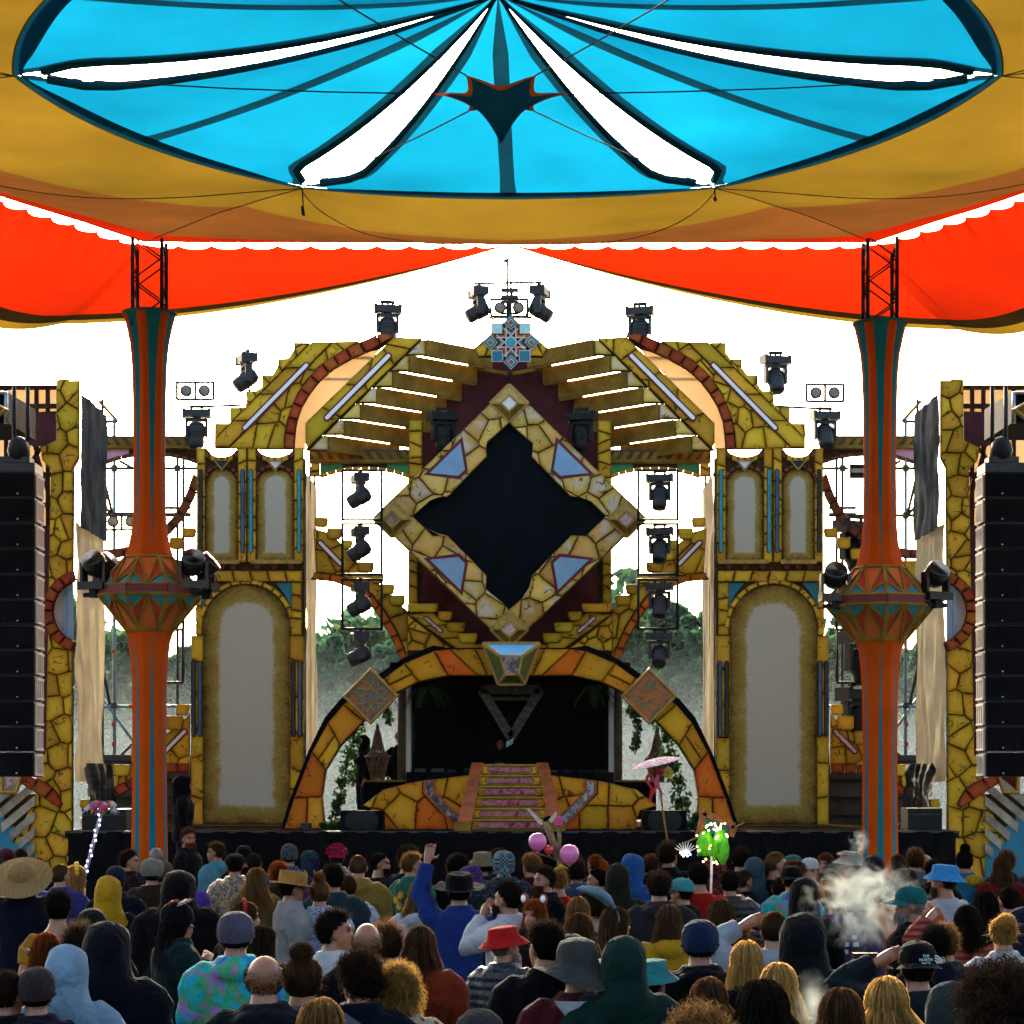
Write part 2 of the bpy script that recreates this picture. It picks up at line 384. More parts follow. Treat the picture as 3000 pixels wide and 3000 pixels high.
for k in range(6):
    a = star_pt(60 * k, 1.0); b = hexv(k, RI - .05, ZI - .01); mid = a.lerp(b, .5) + Vector((0, 0, -.035))
    MB().tube([a, a.lerp(b, .25) + Vector((0, 0, -.025)), mid, a.lerp(b, .75) + Vector((0, 0, -.025)), b], .0075, 5).build('rope', M['black_metal'], st)
for k, (fx, ln) in enumerate(((2, .20), (1, .10))):
    p = hexv(fx, RI, ZI - .02)
    MB().tube([p, p + Vector((.01, 0, -ln)), p + Vector((0, 0, -ln - .02))], .008, 5).tube([p + Vector((0, 0, -ln)), p + Vector((.015, 0, -ln - .10 + .06 * k))], .02, 6).build('rope_end', M['black_metal'], st)
for k in (1, 2):
    a = hexv(k, RI, ZI); b = hexv(k, RI - 1.1, ZI + .02)
    MB().tube([a, a.lerp(b, .3) + Vector((.03, 0, -.03)), a.lerp(b, .7) + Vector((-.02, 0, -.035)), b], .006, 5).build('rope_tail', M['black_metal'], st)

# ---------------------------------------------------------------- the two masts
def mast_fabric(name, down):
    m, nt, b = _nt(name); L = nt.links.new; N = nt.nodes.new
    at = N('ShaderNodeAttribute'); at.attribute_name = 'stripe'
    cr = N('ShaderNodeValToRGB'); cr.color_ramp.interpolation = 'CONSTANT'; e = cr.color_ramp.elements
    e[0].position = 0; e[0].color = rgb((.42, .058, .003)); e[1].position = .493; e[1].color = rgb((.02, .008, .004))
    e.new(.505).color = rgb((.008, .13, .17)); L(at.outputs['Fac'], cr.inputs[0])
    geo = N('ShaderNodeNewGeometry'); nz = N('ShaderNodeTexNoise'); nz.inputs['Scale'].default_value = 2.5; nz.inputs['Detail'].default_value = 6; L(geo.outputs['Position'], nz.inputs['Vector'])
    hs = N('ShaderNodeHueSaturation'); mr = N('ShaderNodeMapRange'); mr.inputs[3].default_value = .75; mr.inputs[4].default_value = 1.25; L(nz.outputs['Fac'], mr.inputs[0]); L(mr.outputs[0], hs.inputs['Value']); L(cr.outputs[0], hs.inputs['Color'])
    L(hs.outputs[0], b.inputs['Base Color']); b.inputs['Roughness'].default_value = .9; b.inputs['Specular IOR Level'].default_value = .04
    return m
MF = mast_fabric('mast_fabric', True)
YM = 28.7
def truss(x, y, z0, z1, parent, w=.37):
    cs = [(x + sx*w/2, y + sy*w/2) for sx in (-1, 1) for sy in (-1, 1)]
    for cxy in cs:
        ix, iy = x + (cxy[0]-x)*.62, y + (cxy[1]-y)*.62
        MB().tube([(ix, iy, z0), (ix, iy, z1-1.3)], .022, 8).build('inner_chord', M['black_metal'], parent, True)
        MB().tube([(cxy[0], cxy[1], z1-1.12), (cxy[0], cxy[1], z1)], .025, 8).build('truss_chord', M['black_metal'], parent, True)
    zz = z1 - 1.08; k = 0
    while zz < z1 - .05:
        h = .27
        for (a, b) in ((0, 2), (1, 3), (0, 1), (2, 3)):
            p, q = cs[a], cs[b]
            if k % 2: p, q = q, p
            MB().tube([(p[0], p[1], zz), (q[0], q[1], zz + h)], .011, 6).build('truss_brace', M['black_metal'], parent, True)
        zz += h; k += 1
def mast(cx, label, rot, zsh):
    t = thing('tent_mast', label, 'tent mast', (cx, YM, 0))
    S = YM / F
    def ring_mesh(name, prof, down, nseg=96):   # prof (halfwidth px, y px)
        vs, fs, st_ = [], [], []
        z_lo, z_hi = WZ(prof[-1][1], YM), WZ(prof[0][1], YM)
        n = nseg
        rows = []
        for k in range(len(prof) - 1):
            (r0, y0), (r1, y1) = prof[k], prof[k+1]; m_ = max(1, int(abs(y1 - y0) / 25))
            for j in range(m_): rows.append((r0 + (r1 - r0) * j / m_, y0 + (y1 - y0) * j / m_))
        rows.append(prof[-1])
        for r_, y_ in rows:
            z = WZ(y_, YM); t_ = (z - z_lo) / (z_hi - z_lo)
            for j in range(n):
                a = 2*math.pi*j/n; f = (a / (2*math.pi) * 6 + .5 + rot) % 1.0
                # six-sided stretch section, edges pulled in between the ribs
                rr = r_ * S * 1.03 * (math.cos(math.pi/6) / math.cos(((a + rot*math.pi/3 + math.pi/6) % (math.pi/3)) - math.pi/6)) ** .75
                vs.append((cx + rr*math.cos(a), YM + rr*math.sin(a), z))
                wdt = (.30 * t_ ** .9 if down else .30 * (1 - t_) ** .9 + .012)
                st_.append(max(0., min(1., .5 + (wdt - abs(f - .5)) * 2.2)))
        k = len(rows)
        for q in range(k-1):
            for j in range(n): fs.append((q*n+j, q*n+(j+1) % n, (q+1)*n+(j+1) % n, (q+1)*n+j))
        o = mk(name, vs, fs, MF, t, True)
        at = o.data.attributes.new('stripe', 'FLOAT', 'POINT'); at.data.foreach_set('value', st_)
        return o
    Z = zsh
    ring_mesh('upper_sleeve', [(76, 918+Z), (66, 960+Z), (56, 1010+Z), (50, 1080+Z), (47, 1200+Z), (46, 1350+Z), (47, 1500+Z), (52, 1560+Z), (60, 1600+Z), (70, 1634+Z)], True)
    ring_mesh('lower_sleeve', [(70, 1848+Z), (60, 1880+Z), (54, 1930+Z), (50, 2000+Z), (49, 2150+Z), (50, 2350+Z), (54, 2600+Z), (58, 2900+Z)], False)
    MB().lathe((cx, YM, WZ(918+Z, YM) - .02), [(.345, 0), (.35, .03), (.31, .04)], 24).build('top_cap', M['teal'], t, True)
    truss(cx, YM, .05, ZO + .02, t)
    # lantern: eight-sided double cone with battens and coloured panels
    lan = bpy.data.objects.new('lantern', None); place(lan, t)
    n = 8
    def lv(j, hw, y, off=0): a = 2*math.pi*(j + .5)/n + rot*.6; r = hw*S + off; return Vector((cx + r*math.cos(a), YM + r*math.sin(a), WZ(y+Z, YM)))
    tiers = [((72, 1636), (150, 1722), 1), ((154, 1748), (72, 1846), 0)]
    for (h0, y0), (h1, y1), up in tiers:
        for j in range(n):
            TL, TR, BL, BR = lv(j, h0, y0), lv(j+1, h0, y0), lv(j, h1, y1), lv(j+1, h1, y1)
            if not up: TL, TR, BL, BR = BL, BR, TL, TR       # wide edge = BL,BR
            Mp = BL.lerp(BR, .5); eL, eR = BL.lerp(TL, .42), BR.lerp(TR, .42); Tm = TL.lerp(TR, .5)
            nrm = (TR - TL).cross(BL - TL).normalized(); cen = (TL + TR + BL + BR) / 4
            if nrm.dot(cen - Vector((cx, YM, cen.z))) < 0: nrm = -nrm
            tris = [((TL, TR, Mp), 'orange_cloth'), ((TL, Mp, eL), 'red_cloth'), ((TR, eR, Mp), 'red_cloth'), ((eL, Mp, BL), 'teal_light'), ((eR, BR, Mp), 'teal_light')]
            for tri, mt in tris:
                mb = MB(); mb.add([p for p in tri] + [p - nrm*.01 for p in tri], [(0, 1, 2), (5, 4, 3), (0, 3, 4, 1), (1, 4, 5, 2), (2, 5, 3, 0)])
                mb.build('panel', M[mt], lan)
            b = MB()
            for a_, b_ in ((TL, Mp), (TR, Mp), (eL, Mp), (eR, Mp)): b.bar(a_ + nrm*.012, b_ + nrm*.012, .022, .022, nrm)
            for a_, b_ in ((TL, TR), (BL, BR)): b.bar(a_ + nrm*.010, b_ + nrm*.010, .032, .026, nrm)
            b.bar(TL, BL, .040, .04, nrm)
            b.build('batten', M['wood'], lan)
    for j in range(n):
        a, b_ = lv(j, 150, 1734), lv(j+1, 150, 1734); MB().bar(a, b_, .04, .105).build('belt', M['maroon_trim'], lan)
    MB().box((cx-.4, YM-.4, 0), (cx+.4, YM+.4, .06)).build('base_plate', M['steel'], t)
    return t
mastL = mast(WX(438, YM), 'orange and teal striped fabric tent mast with faceted lantern, left of the stage', .18, 0)
mastR = mast(WX(2578, YM), 'orange and teal striped fabric tent mast with faceted lantern, right of the stage', .62, 30)
# ---------------------------------------------------------------- flat-work helpers (polygons in photo pixels, laid on a plane at distance Y)
def wpoly(poly, Y): return [(WX(x, Y), WZ(y, Y)) for x, y in poly]
def area2(p): return sum(p[i][0]*p[(i+1) % len(p)][1] - p[(i+1) % len(p)][0]*p[i][1] for i in range(len(p))) / 2
def clean(p, eps=.004):
    q = []
    for v in p:
        if not q or math.hypot(v[0]-q[-1][0], v[1]-q[-1][1]) > eps: q.append(v)
    if len(q) > 2 and math.hypot(q[0][0]-q[-1][0], q[0][1]-q[-1][1]) <= eps: q.pop()
    return q
def inset(p, d):
    n = len(p); s = 1 if area2(p) > 0 else -1; out = []
    for i in range(n):
        a, b, c = p[i-1], p[i], p[(i+1) % n]
        e1 = (b[0]-a[0], b[1]-a[1]); e2 = (c[0]-b[0], c[1]-b[1]); l1 = math.hypot(*e1) or 1e-6; l2 = math.hypot(*e2) or 1e-6
        n1 = (-e1[1]/l1*s, e1[0]/l1*s); n2 = (-e2[1]/l2*s, e2[0]/l2*s)
        bx, by = n1[0]+n2[0], n1[1]+n2[1]; k = bx*bx+by*by
        if k < .15: out.append((b[0]+n1[0]*d*.5, b[1]+n1[1]*d*.5)); continue
        f = min(2*d/k, 1.8*d); out.append((b[0]+bx*f, b[1]+by*f))
    return out
def clip(p, a, b, c):            # keep a*x+b*y<=c
    out = []
    for i in range(len(p)):
        P, Q = p[i], p[(i+1) % len(p)]; fp, fq = a*P[0]+b*P[1]-c, a*Q[0]+b*Q[1]-c
        if fp <= 0: out.append(P)
        if (fp < 0 < fq) or (fq < 0 < fp):
            t = fp/(fp-fq); out.append((P[0]+(Q[0]-P[0])*t, P[1]+(Q[1]-P[1])*t))
    return out
def inside(p, x, y):
    r = False; j = len(p)-1
    for i in range(len(p)):
        if (p[i][1] > y) != (p[j][1] > y) and x < (p[j][0]-p[i][0])*(y-p[i][1])/(p[j][1]-p[i][1])+p[i][0]: r = not r
        j = i
    return r
def stone(parent, pw, Y, mat, depth=.035, gap=.003, bev=.009, name='stone', heart=.36):
    """one block: pw is a world (x,z) polygon"""
    p = clean(pw)
    if len(p) < 3 or abs(area2(p)) < .0012: return None
    if area2(p) < 0: p = p[::-1]
    p0 = inset(p, gap); p1 = inset(p, gap + bev)
    if area2(p1) <= 0: p1 = p0
    n = len(p); cx_, cz_ = sum(v[0] for v in p1)/n, sum(v[1] for v in p1)/n
    p2 = [(v[0]+(cx_-v[0])*heart, v[1]+(cz_-v[1])*heart) for v in p1]
    d = depth * rnd.uniform(.8, 1.2)
    vs = [(x, Y, z) for x, z in p0] + [(x, Y-d*.6, z) for x, z in p0] + [(x, Y-d, z) for x, z in p1] + [(x, Y-d-.003, z) for x, z in p2] + [(cx_, Y-d-.004, cz_)]
    fs = []
    for r_ in range(3):
        for i in range(n): fs.append((r_*n+i, r_*n+(i+1) % n, (r_+1)*n+(i+1) % n, (r_+1)*n+i))
    for i in range(n): fs.append((3*n+i, 3*n+(i+1) % n, 4*n))
    o = mk(name, vs, fs, M[mat], parent)
    at = o.data.attributes.new('rim', 'FLOAT', 'POINT'); at.data.foreach_set('value', [0.]*n + [.02]*n + [.17]*n + [.74]*n + [.95])
    return o
def voro(parent, polypx, Y, mat, size, depth=.035, asp=1.0, jit=.38, mats=None, name='stone', seed=0, gap=.003):
    rr = random.Random(seed + int(abs(polypx[0][0]) * 7 + abs(polypx[0][1])))
    p = wpoly(polypx, Y); s = size * Y / F
    xs = [v[0] for v in p]; zs = [v[1] for v in p]; seeds = []; r_ = 0; z = min(zs)
    while z < max(zs) + s:
        x = min(xs) - (s * .5 if r_ % 2 else 0)
        while x < max(xs) + s:
            seeds.append((x + s*(.5 + rr.uniform(-jit, jit)), z + s*asp*(.5 + rr.uniform(-jit, jit)))); x += s
        z += s*asp; r_ += 1
    for i, (sx, sz) in enumerate(seeds):
        c = p
        for j, (tx, tz) in enumerate(seeds):
            if i == j or abs(tx-sx) > 3.2*s or abs(tz-sz) > 3.2*s*max(1, asp): continue
            a, b = tx-sx, tz-sz; c = clip(c, a, b, (tx*tx+tz*tz-sx*sx-sz*sz)/2)
            if len(c) < 3: break
        if len(c) >= 3: stone(parent, c, Y, (rr.choice(mats) if mats else mat), depth, gap, name=name)
def board(parent, polypx, Y, mat='mortar', th=.06, name='backing_board'):
    return MB().prism(wpoly(polypx, Y), Y, Y + th).build(name, M[mat], parent)
def stack(parent, x0, x1, y0, y1, Y, mat, n, depth=.035, slant=.25, seed=1, name='stone'):
    rr = random.Random(seed + int(x0*3+y0)); ys = [(y0, y0)]
    for k in range(1, n):
        y = y0 + (y1-y0)*(k + rr.uniform(-.28, .28))/n; s = (x1-x0)*rr.uniform(-slant, slant); ys.append((y-s, y+s))
    ys.append((y1, y1))
    for k in range(n): stone(parent, wpoly([(x0, ys[k][0]), (x1, ys[k][1]), (x1, ys[k+1][1]), (x0, ys[k+1][0])], Y), Y, mat, depth, name=name)
def band(parent, line, hw, Y, mat, n, depth=.045, seed=3, name='stone', wob=.12):
    """voussoirs along a pixel polyline; hw half width (number or per-point list)"""
    rr = random.Random(seed + int(line[0][0])); L_ = [0.]
    for i in range(1, len(line)): L_.append(L_[-1] + math.hypot(line[i][0]-line[i-1][0], line[i][1]-line[i-1][1]))
    hws = hw if isinstance(hw, (list, tuple)) else [hw]*len(line)
    def at(t):
        s = t*L_[-1]
        for i in range(1, len(line)):
            if s <= L_[i] + 1e-9: break
        f = (s-L_[i-1])/(L_[i]-L_[i-1] or 1); a, b = line[i-1], line[i]
        def dirn(k):
            a_, b_ = line[max(0, k-1)], line[min(len(line)-1, k+1)]; return Vector((b_[0]-a_[0], b_[1]-a_[1])).normalized()
        d = dirn(i-1).lerp(dirn(i), f).normalized(); h = hws[i-1] + (hws[i]-hws[i-1])*f
        x, y = a[0]+(b[0]-a[0])*f, a[1]+(b[1]-a[1])*f
        return (x - d.y*h, y + d.x*h), (x + d.y*h, y - d.x*h)
    ts = [0.] + [(k + rr.uniform(-wob, wob))/n for k in range(1, n)] + [1.]
    for k in range(n):
        t0, t1 = ts[k], ts[k+1]; tm = (t0+t1)/2; A0, B0 = at(t0); A1, B1 = at(t1); Am, Bm = at(tm)
        stone(parent, wpoly([A0, Am, A1, B1, Bm, B0], Y), Y, mat, depth, name=name)
def slot(parent, p0, p1, w, Y, mat='white_slot', border=None, bw=4):
    def cap(a, b, h):
        d = Vector((b[0]-a[0], b[1]-a[1])).normalized(); nx, ny = -d.y, d.x; out = []
        for k in range(7): t = math.pi*(k/6) - math.pi/2; out.append((b[0] + h*(d.x*math.cos(t) + nx*math.sin(t)), b[1] + h*(d.y*math.cos(t) + ny*math.sin(t))))
        for k in range(7): t = math.pi*(k/6) + math.pi/2; out.append((a[0] + h*(d.x*math.cos(t) + nx*math.sin(t)), a[1] + h*(d.y*math.cos(t) + ny*math.sin(t))))
        return out
    if border: MB().prism(wpoly(cap(p0, p1, w/2+bw), Y), Y-.012, Y+.02).build('slot_frame', M[border], parent)
    MB().prism(wpoly(cap(p0, p1, w/2), Y), Y-.022, Y+.0).build('light_tube', M[mat], parent)
def frame(parent, poly, w, Y, d, mat, name='frame'):
    p = wpoly(poly, Y); q = inset(p if area2(p) > 0 else p[::-1], w); p = p if area2(p) > 0 else p[::-1]; n = len(p)
    vs = [(x, Y, z) for x, z in p] + [(x, Y-d, z) for x, z in inset(p, w*.25)] + [(x, Y-d, z) for x, z in inset(p, w*.75)] + [(x, Y, z) for x, z in q]
    return mk(name, vs, [(r_*n+i, r_*n+(i+1) % n, (r_+1)*n+(i+1) % n, (r_+1)*n+i) for r_ in range(3) for i in range(n)], M[mat], parent)
def plate(parent, poly, Y, mat, th=.01, name='panel'):
    return MB().prism(wpoly(poly, Y), Y - th, Y + .002).build(name, M[mat], parent)
def arch_poly(x0, x1, ytop, ybot, rise, n=14):
    cx_, rx = (x0+x1)/2, (x1-x0)/2
    return [(cx_ - rx*math.cos(math.pi*k/n), ytop + rise - rise*math.sin(math.pi*k/n)) for k in range(n+1)] + [(x1, ybot), (x0, ybot)]

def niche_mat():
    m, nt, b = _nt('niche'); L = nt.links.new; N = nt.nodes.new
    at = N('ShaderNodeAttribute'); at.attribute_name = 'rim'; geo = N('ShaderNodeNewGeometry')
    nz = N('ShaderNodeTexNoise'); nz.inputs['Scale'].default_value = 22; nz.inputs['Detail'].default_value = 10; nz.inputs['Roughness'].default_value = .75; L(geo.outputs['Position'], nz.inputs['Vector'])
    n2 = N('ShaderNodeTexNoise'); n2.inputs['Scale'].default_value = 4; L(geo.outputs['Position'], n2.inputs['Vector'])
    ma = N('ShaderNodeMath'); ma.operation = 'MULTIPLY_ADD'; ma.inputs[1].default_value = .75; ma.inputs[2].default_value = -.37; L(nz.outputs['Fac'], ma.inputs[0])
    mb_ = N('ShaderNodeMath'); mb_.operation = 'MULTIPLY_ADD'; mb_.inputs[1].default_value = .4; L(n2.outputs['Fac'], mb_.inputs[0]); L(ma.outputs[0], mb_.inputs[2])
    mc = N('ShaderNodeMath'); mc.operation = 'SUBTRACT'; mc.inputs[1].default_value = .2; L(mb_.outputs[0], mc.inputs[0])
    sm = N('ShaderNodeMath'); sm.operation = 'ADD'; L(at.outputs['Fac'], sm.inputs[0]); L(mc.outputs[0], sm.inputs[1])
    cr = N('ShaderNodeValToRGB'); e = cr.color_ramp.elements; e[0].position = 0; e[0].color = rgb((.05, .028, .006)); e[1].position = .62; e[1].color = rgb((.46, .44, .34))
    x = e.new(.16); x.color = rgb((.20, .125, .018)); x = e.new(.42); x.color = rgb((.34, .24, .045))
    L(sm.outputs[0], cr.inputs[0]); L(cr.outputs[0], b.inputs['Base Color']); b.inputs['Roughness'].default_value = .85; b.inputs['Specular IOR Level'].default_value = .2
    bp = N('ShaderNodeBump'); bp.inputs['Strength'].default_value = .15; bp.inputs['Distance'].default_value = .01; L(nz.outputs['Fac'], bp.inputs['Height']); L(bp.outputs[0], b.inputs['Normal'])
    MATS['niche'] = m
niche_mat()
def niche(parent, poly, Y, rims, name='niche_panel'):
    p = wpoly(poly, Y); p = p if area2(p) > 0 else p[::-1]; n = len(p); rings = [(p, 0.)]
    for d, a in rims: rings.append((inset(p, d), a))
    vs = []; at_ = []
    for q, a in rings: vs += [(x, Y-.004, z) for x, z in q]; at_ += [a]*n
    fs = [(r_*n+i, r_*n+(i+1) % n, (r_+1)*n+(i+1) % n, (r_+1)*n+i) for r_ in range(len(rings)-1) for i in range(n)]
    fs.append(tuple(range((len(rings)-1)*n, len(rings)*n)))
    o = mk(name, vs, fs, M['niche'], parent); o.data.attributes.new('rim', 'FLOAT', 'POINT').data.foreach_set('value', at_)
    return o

def iridescent(name, cols, scale=6, rough=.15, spec=.6, seed=0.):
    m, nt, b = _nt(name); L = nt.links.new; N = nt.nodes.new
    geo = N('ShaderNodeNewGeometry'); nz = N('ShaderNodeTexNoise'); nz.inputs['Scale'].default_value = scale; nz.inputs['Detail'].default_value = 5; nz.inputs['Distortion'].default_value = 1.6
    ad = N('ShaderNodeVectorMath'); ad.inputs[1].default_value = (seed, seed*2, seed); L(geo.outputs['Position'], ad.inputs[0]); L(ad.outputs[0], nz.inputs['Vector'])
    cr = N('ShaderNodeValToRGB'); cr.color_ramp.interpolation = 'LINEAR'; e = cr.color_ramp.elements; k = len(cols)
    e[0].position = .32; e[0].color = rgb(cols[0]); e[1].position = .68; e[1].color = rgb(cols[-1])
    for i in range(1, k-1): e.new(.32 + .36*i/(k-1)).color = rgb(cols[i])
    L(nz.outputs['Fac'], cr.inputs[0]); L(cr.outputs[0], b.inputs['Base Color']); b.inputs['Roughness'].default_value = rough; b.inputs['Specular IOR Level'].default_value = spec
    MATS[name] = m; return m
iridescent('foil_magenta', [(.10, .01, .05), (.30, .04, .14), (.24, .18, .13), (.34, .03, .12), (.16, .12, .10)], 5)
iridescent('foil_dark', [(.01, .012, .02), (.02, .05, .06), (.10, .03, .06), (.30, .33, .36), (.02, .02, .03)], 7)
iridescent('foil_green', [(.02, .04, .02), (.05, .12, .05), (.10, .10, .02), (.03, .16, .05), (.08, .06, .03)], 5)
iridescent('foil_bright', [(.02, .10, .14), (.40, .45, .46), (.05, .2, .24), (.30, .04, .10), (.5, .5, .48)], 6)
iridescent('mosaic_orange', [(.05, .05, .04), (.42, .10, .012), (.44, .12, .012), (.03, .09, .11), (.30, .20, .03)], 4)
iridescent('mosaic_grey', [(.03, .035, .03), (.12, .13, .12), (.06, .06, .05), (.40, .10, .012), (.05, .06, .05)], 4)
iridescent('foil_pink', [(.45, .40, .38), (.5, .22, .24), (.55, .52, .5), (.3, .1, .14)], 9)
pm('mirror_sky', (.02, .36, .62), .15, .12, 2, 0, spec=.7)
pm('mirror_aqua', (.10, .58, .55), .2, .2, 6, 0, c2=(.55, .65, .62), spec=.6)
pm('mirror_white', (.78, .80, .78), .2, .08, 6, 0, spec=.6)
pm('green_glass', (.01, .30, .06), .25, .2, 6, 0, spec=.6)
pm('pink_glass', (.75, .42, .55), .3, .08, 6, 0)
pm('blue_paint', (.012, .17, .27), .7, .12, 3)
pm('grey_tread', (.30, .27, .22), .85, .35, 5, .3, c2=(.14, .11, .08))
canvas('drape', (.40, .35, .24), (.34, .26, .14), .35, .2, 2.5)
canvas('drape_dark', (.05, .055, .06), (.02, .02, .02), .2, .5, 2)

# ---------------------------------------------------------------- towers
YT = 36.0
def drape_sheet(parent, x0, Ya, Yb, ytop, ybot, sgn, mat, name='drape', fold=.035, seed=0., xdrift=0.):
    z0, z1 = WZ(ybot, Ya), WZ(ytop, Ya)
    def fn(s, t):
        y = Ya + (Yb-Ya)*s; z = z0 + (z1-z0)*t
        w = fold*(math.sin(s*21 + 2.2*noise.noise(Vector((s*2, t*2, seed))) * 3 + seed) * .55 + noise.noise(Vector((s*4, t*4+seed, 2))) * .8 + .25*noise.noise(Vector((s*9, t*16+seed, 2))))
        return Vector((x0 + sgn*(.02 + w + xdrift*(1-t)), y, z))
    mb = MB(); mb.grid(fn, 26, 60); return mb.build(name, M[mat], parent, True)

def tower(m, side):
    X = mir(m); P = lambda pts: [(X(x), y) for x, y in pts]
    t = thing('stage_tower', f'tall yellow stone scenery tower with two small niches over one large, {side} of the centre', 'scenery tower', (X(730)*0 + WX(X(730), YT), YT, 1.85), 'stage towers')
    board(t, P([(576,2417),(576,1313),(605,1313),(625,1338),(675,1338),(697,1313),(752,1313),(775,1338),(840,1338),(862,1313),(890,1313),(892,1862),(892,2417)]), YT)
    board(t, P([(560,2417),(560,1862),(580,1862),(580,2417)]), YT+.004, th=.05)
    for (x0, x1, dm, sl) in ((604, 696, 'dark_slot', 0), (753, 860, 'mirror_white', 1)):
        ap = P(arch_poly(x0, x1, 1372, 1643, 46))
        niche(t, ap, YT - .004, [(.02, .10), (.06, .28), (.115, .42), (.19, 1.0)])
        cxn = (x0+x1)/2; rx = (x1-x0)/2
        line = P([(cxn - (rx+7)*math.cos(math.pi*k/12), 1372+46 - 53*math.sin(math.pi*k/12)) for k in range(13)])
        band(t, line, 7, YT, 'stone_maroon', 9, .045)
        # concave lintel of small bricks
        n = 6
        for k in range(n):
            a, b = x0-6 + (x1-x0+12)*k/n, x0-6 + (x1-x0+12)*(k+1)/n
            f = lambda x: 1318 + 22*math.sin(math.pi*(x-x0+6)/(x1-x0+12))
            stone(t, wpoly(P([(a, f(a)), (b, f(b)), (b, f(b)+20), (a, f(a)+20)]), YT), YT, 'stone_maroon' if k in (0, n-1) else 'stone_orange', .04, name='brick')
        tri = P([(cxn-27, 1347), (cxn+27, 1347), (cxn, 1382)])
        frame(t, tri, .035, YT-.05, .04, 'gold', 'keystone_frame'); plate(t, tri, YT-.055, dm, .004, 'keystone_mirror')
    for (x0, x1, s) in ((576, 603, 1), (697, 724, 2), (725, 752, 3), (861, 890, 4)):
        stack(t, *( (X(x0), X(x1)) if m == 1 else (X(x1), X(x0)) ), 1313, 1650, YT, 'stone', 7, .05, .3, s)
    for x, mt in ((588, 'dark_slot'), (711, 'blue_slot'), (735, 'cyan_slot'), (876, 'cyan_slot')):
        slot(t, (X(x), 1380), (X(x), 1614), 9, YT-.062, mt, 'stone_maroon', 2)
    for (x0, x1) in ((598, 702), (736, 884)):
        plate(t, P([(x0, 1641), (x1, 1641), (x1, 1653), (x0, 1653)]), YT-.02, 'gold', .10, 'ledge')
        for k in range(3):
            a = x0 + (x1-x0)*(k+.15)/3; plate(t, P([(a, 1653), (a+22, 1653), (a+16, 1668), (a+6, 1668)]), YT-.03, 'maroon_trim', .03, 'bracket')
    for k in range(6): stone(t, wpoly(P([(578+51.5*k, 1672), (578+51.5*(k+1), 1672), (578+51.5*(k+1)+(8 if k < 5 else 0), 1706), (578+51.5*k+(8 if k else 0), 1706)]), YT), YT, 'stone', .06)
    # large niche
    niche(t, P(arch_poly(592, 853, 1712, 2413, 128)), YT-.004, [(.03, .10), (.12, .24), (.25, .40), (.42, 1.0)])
    band(t, P([(722.5 - 137*math.cos(math.pi*k/20), 1842 - 138*math.sin(math.pi*k/20)) for k in range(21)]), 8, YT, 'stone', 13, .05)
    for q in ([(808, 1708), (853, 1708), (853, 1778), (835, 1742)], [(637, 1708), (592, 1708), (592, 1778), (610, 1742)]):
        plate(t, P(q), YT-.012, 'teal_light', .01, 'spandrel')
    for (x0, x1, ya, yb, n) in ((573, 593, 1706, 1862, 4), (853, 886, 1706, 1862, 4), (560, 597, 1862, 2417, 6), (849, 892, 1862, 2417, 6)):
        a, b = sorted((X(x0), X(x1))); stack(t, a, b, ya, yb, YT - (.03 if ya > 1800 else 0), 'stone', n, .05, .2, 5)
    for x, mt in ((567, 'dark_slot'), (586, 'blue_slot'), (859, 'dark_slot'), (879, 'blue_slot')):
        slot(t, (X(x), 1942), (X(x), 2152), 8, YT-.095, mt, 'stone_maroon', 3)
    sg = 1 if m == 1 else -1
    xe = WX(X(891), YT)
    drape_sheet(t, xe, YT+.1, YT+2.1, 1385, 2215, sg, 'drape', 'side_drape', .03, 1.+m)
    for k in range(3):
        MB().tube([(xe, YT + .15 + .9*k, 1.86), (xe, YT + .15 + .9*k, WZ(1340, YT))], .022, 6).build('scaffold_tube', M['dark_steel'], t, True)
    return t
tower(1, 'left'); tower(-1, 'right')

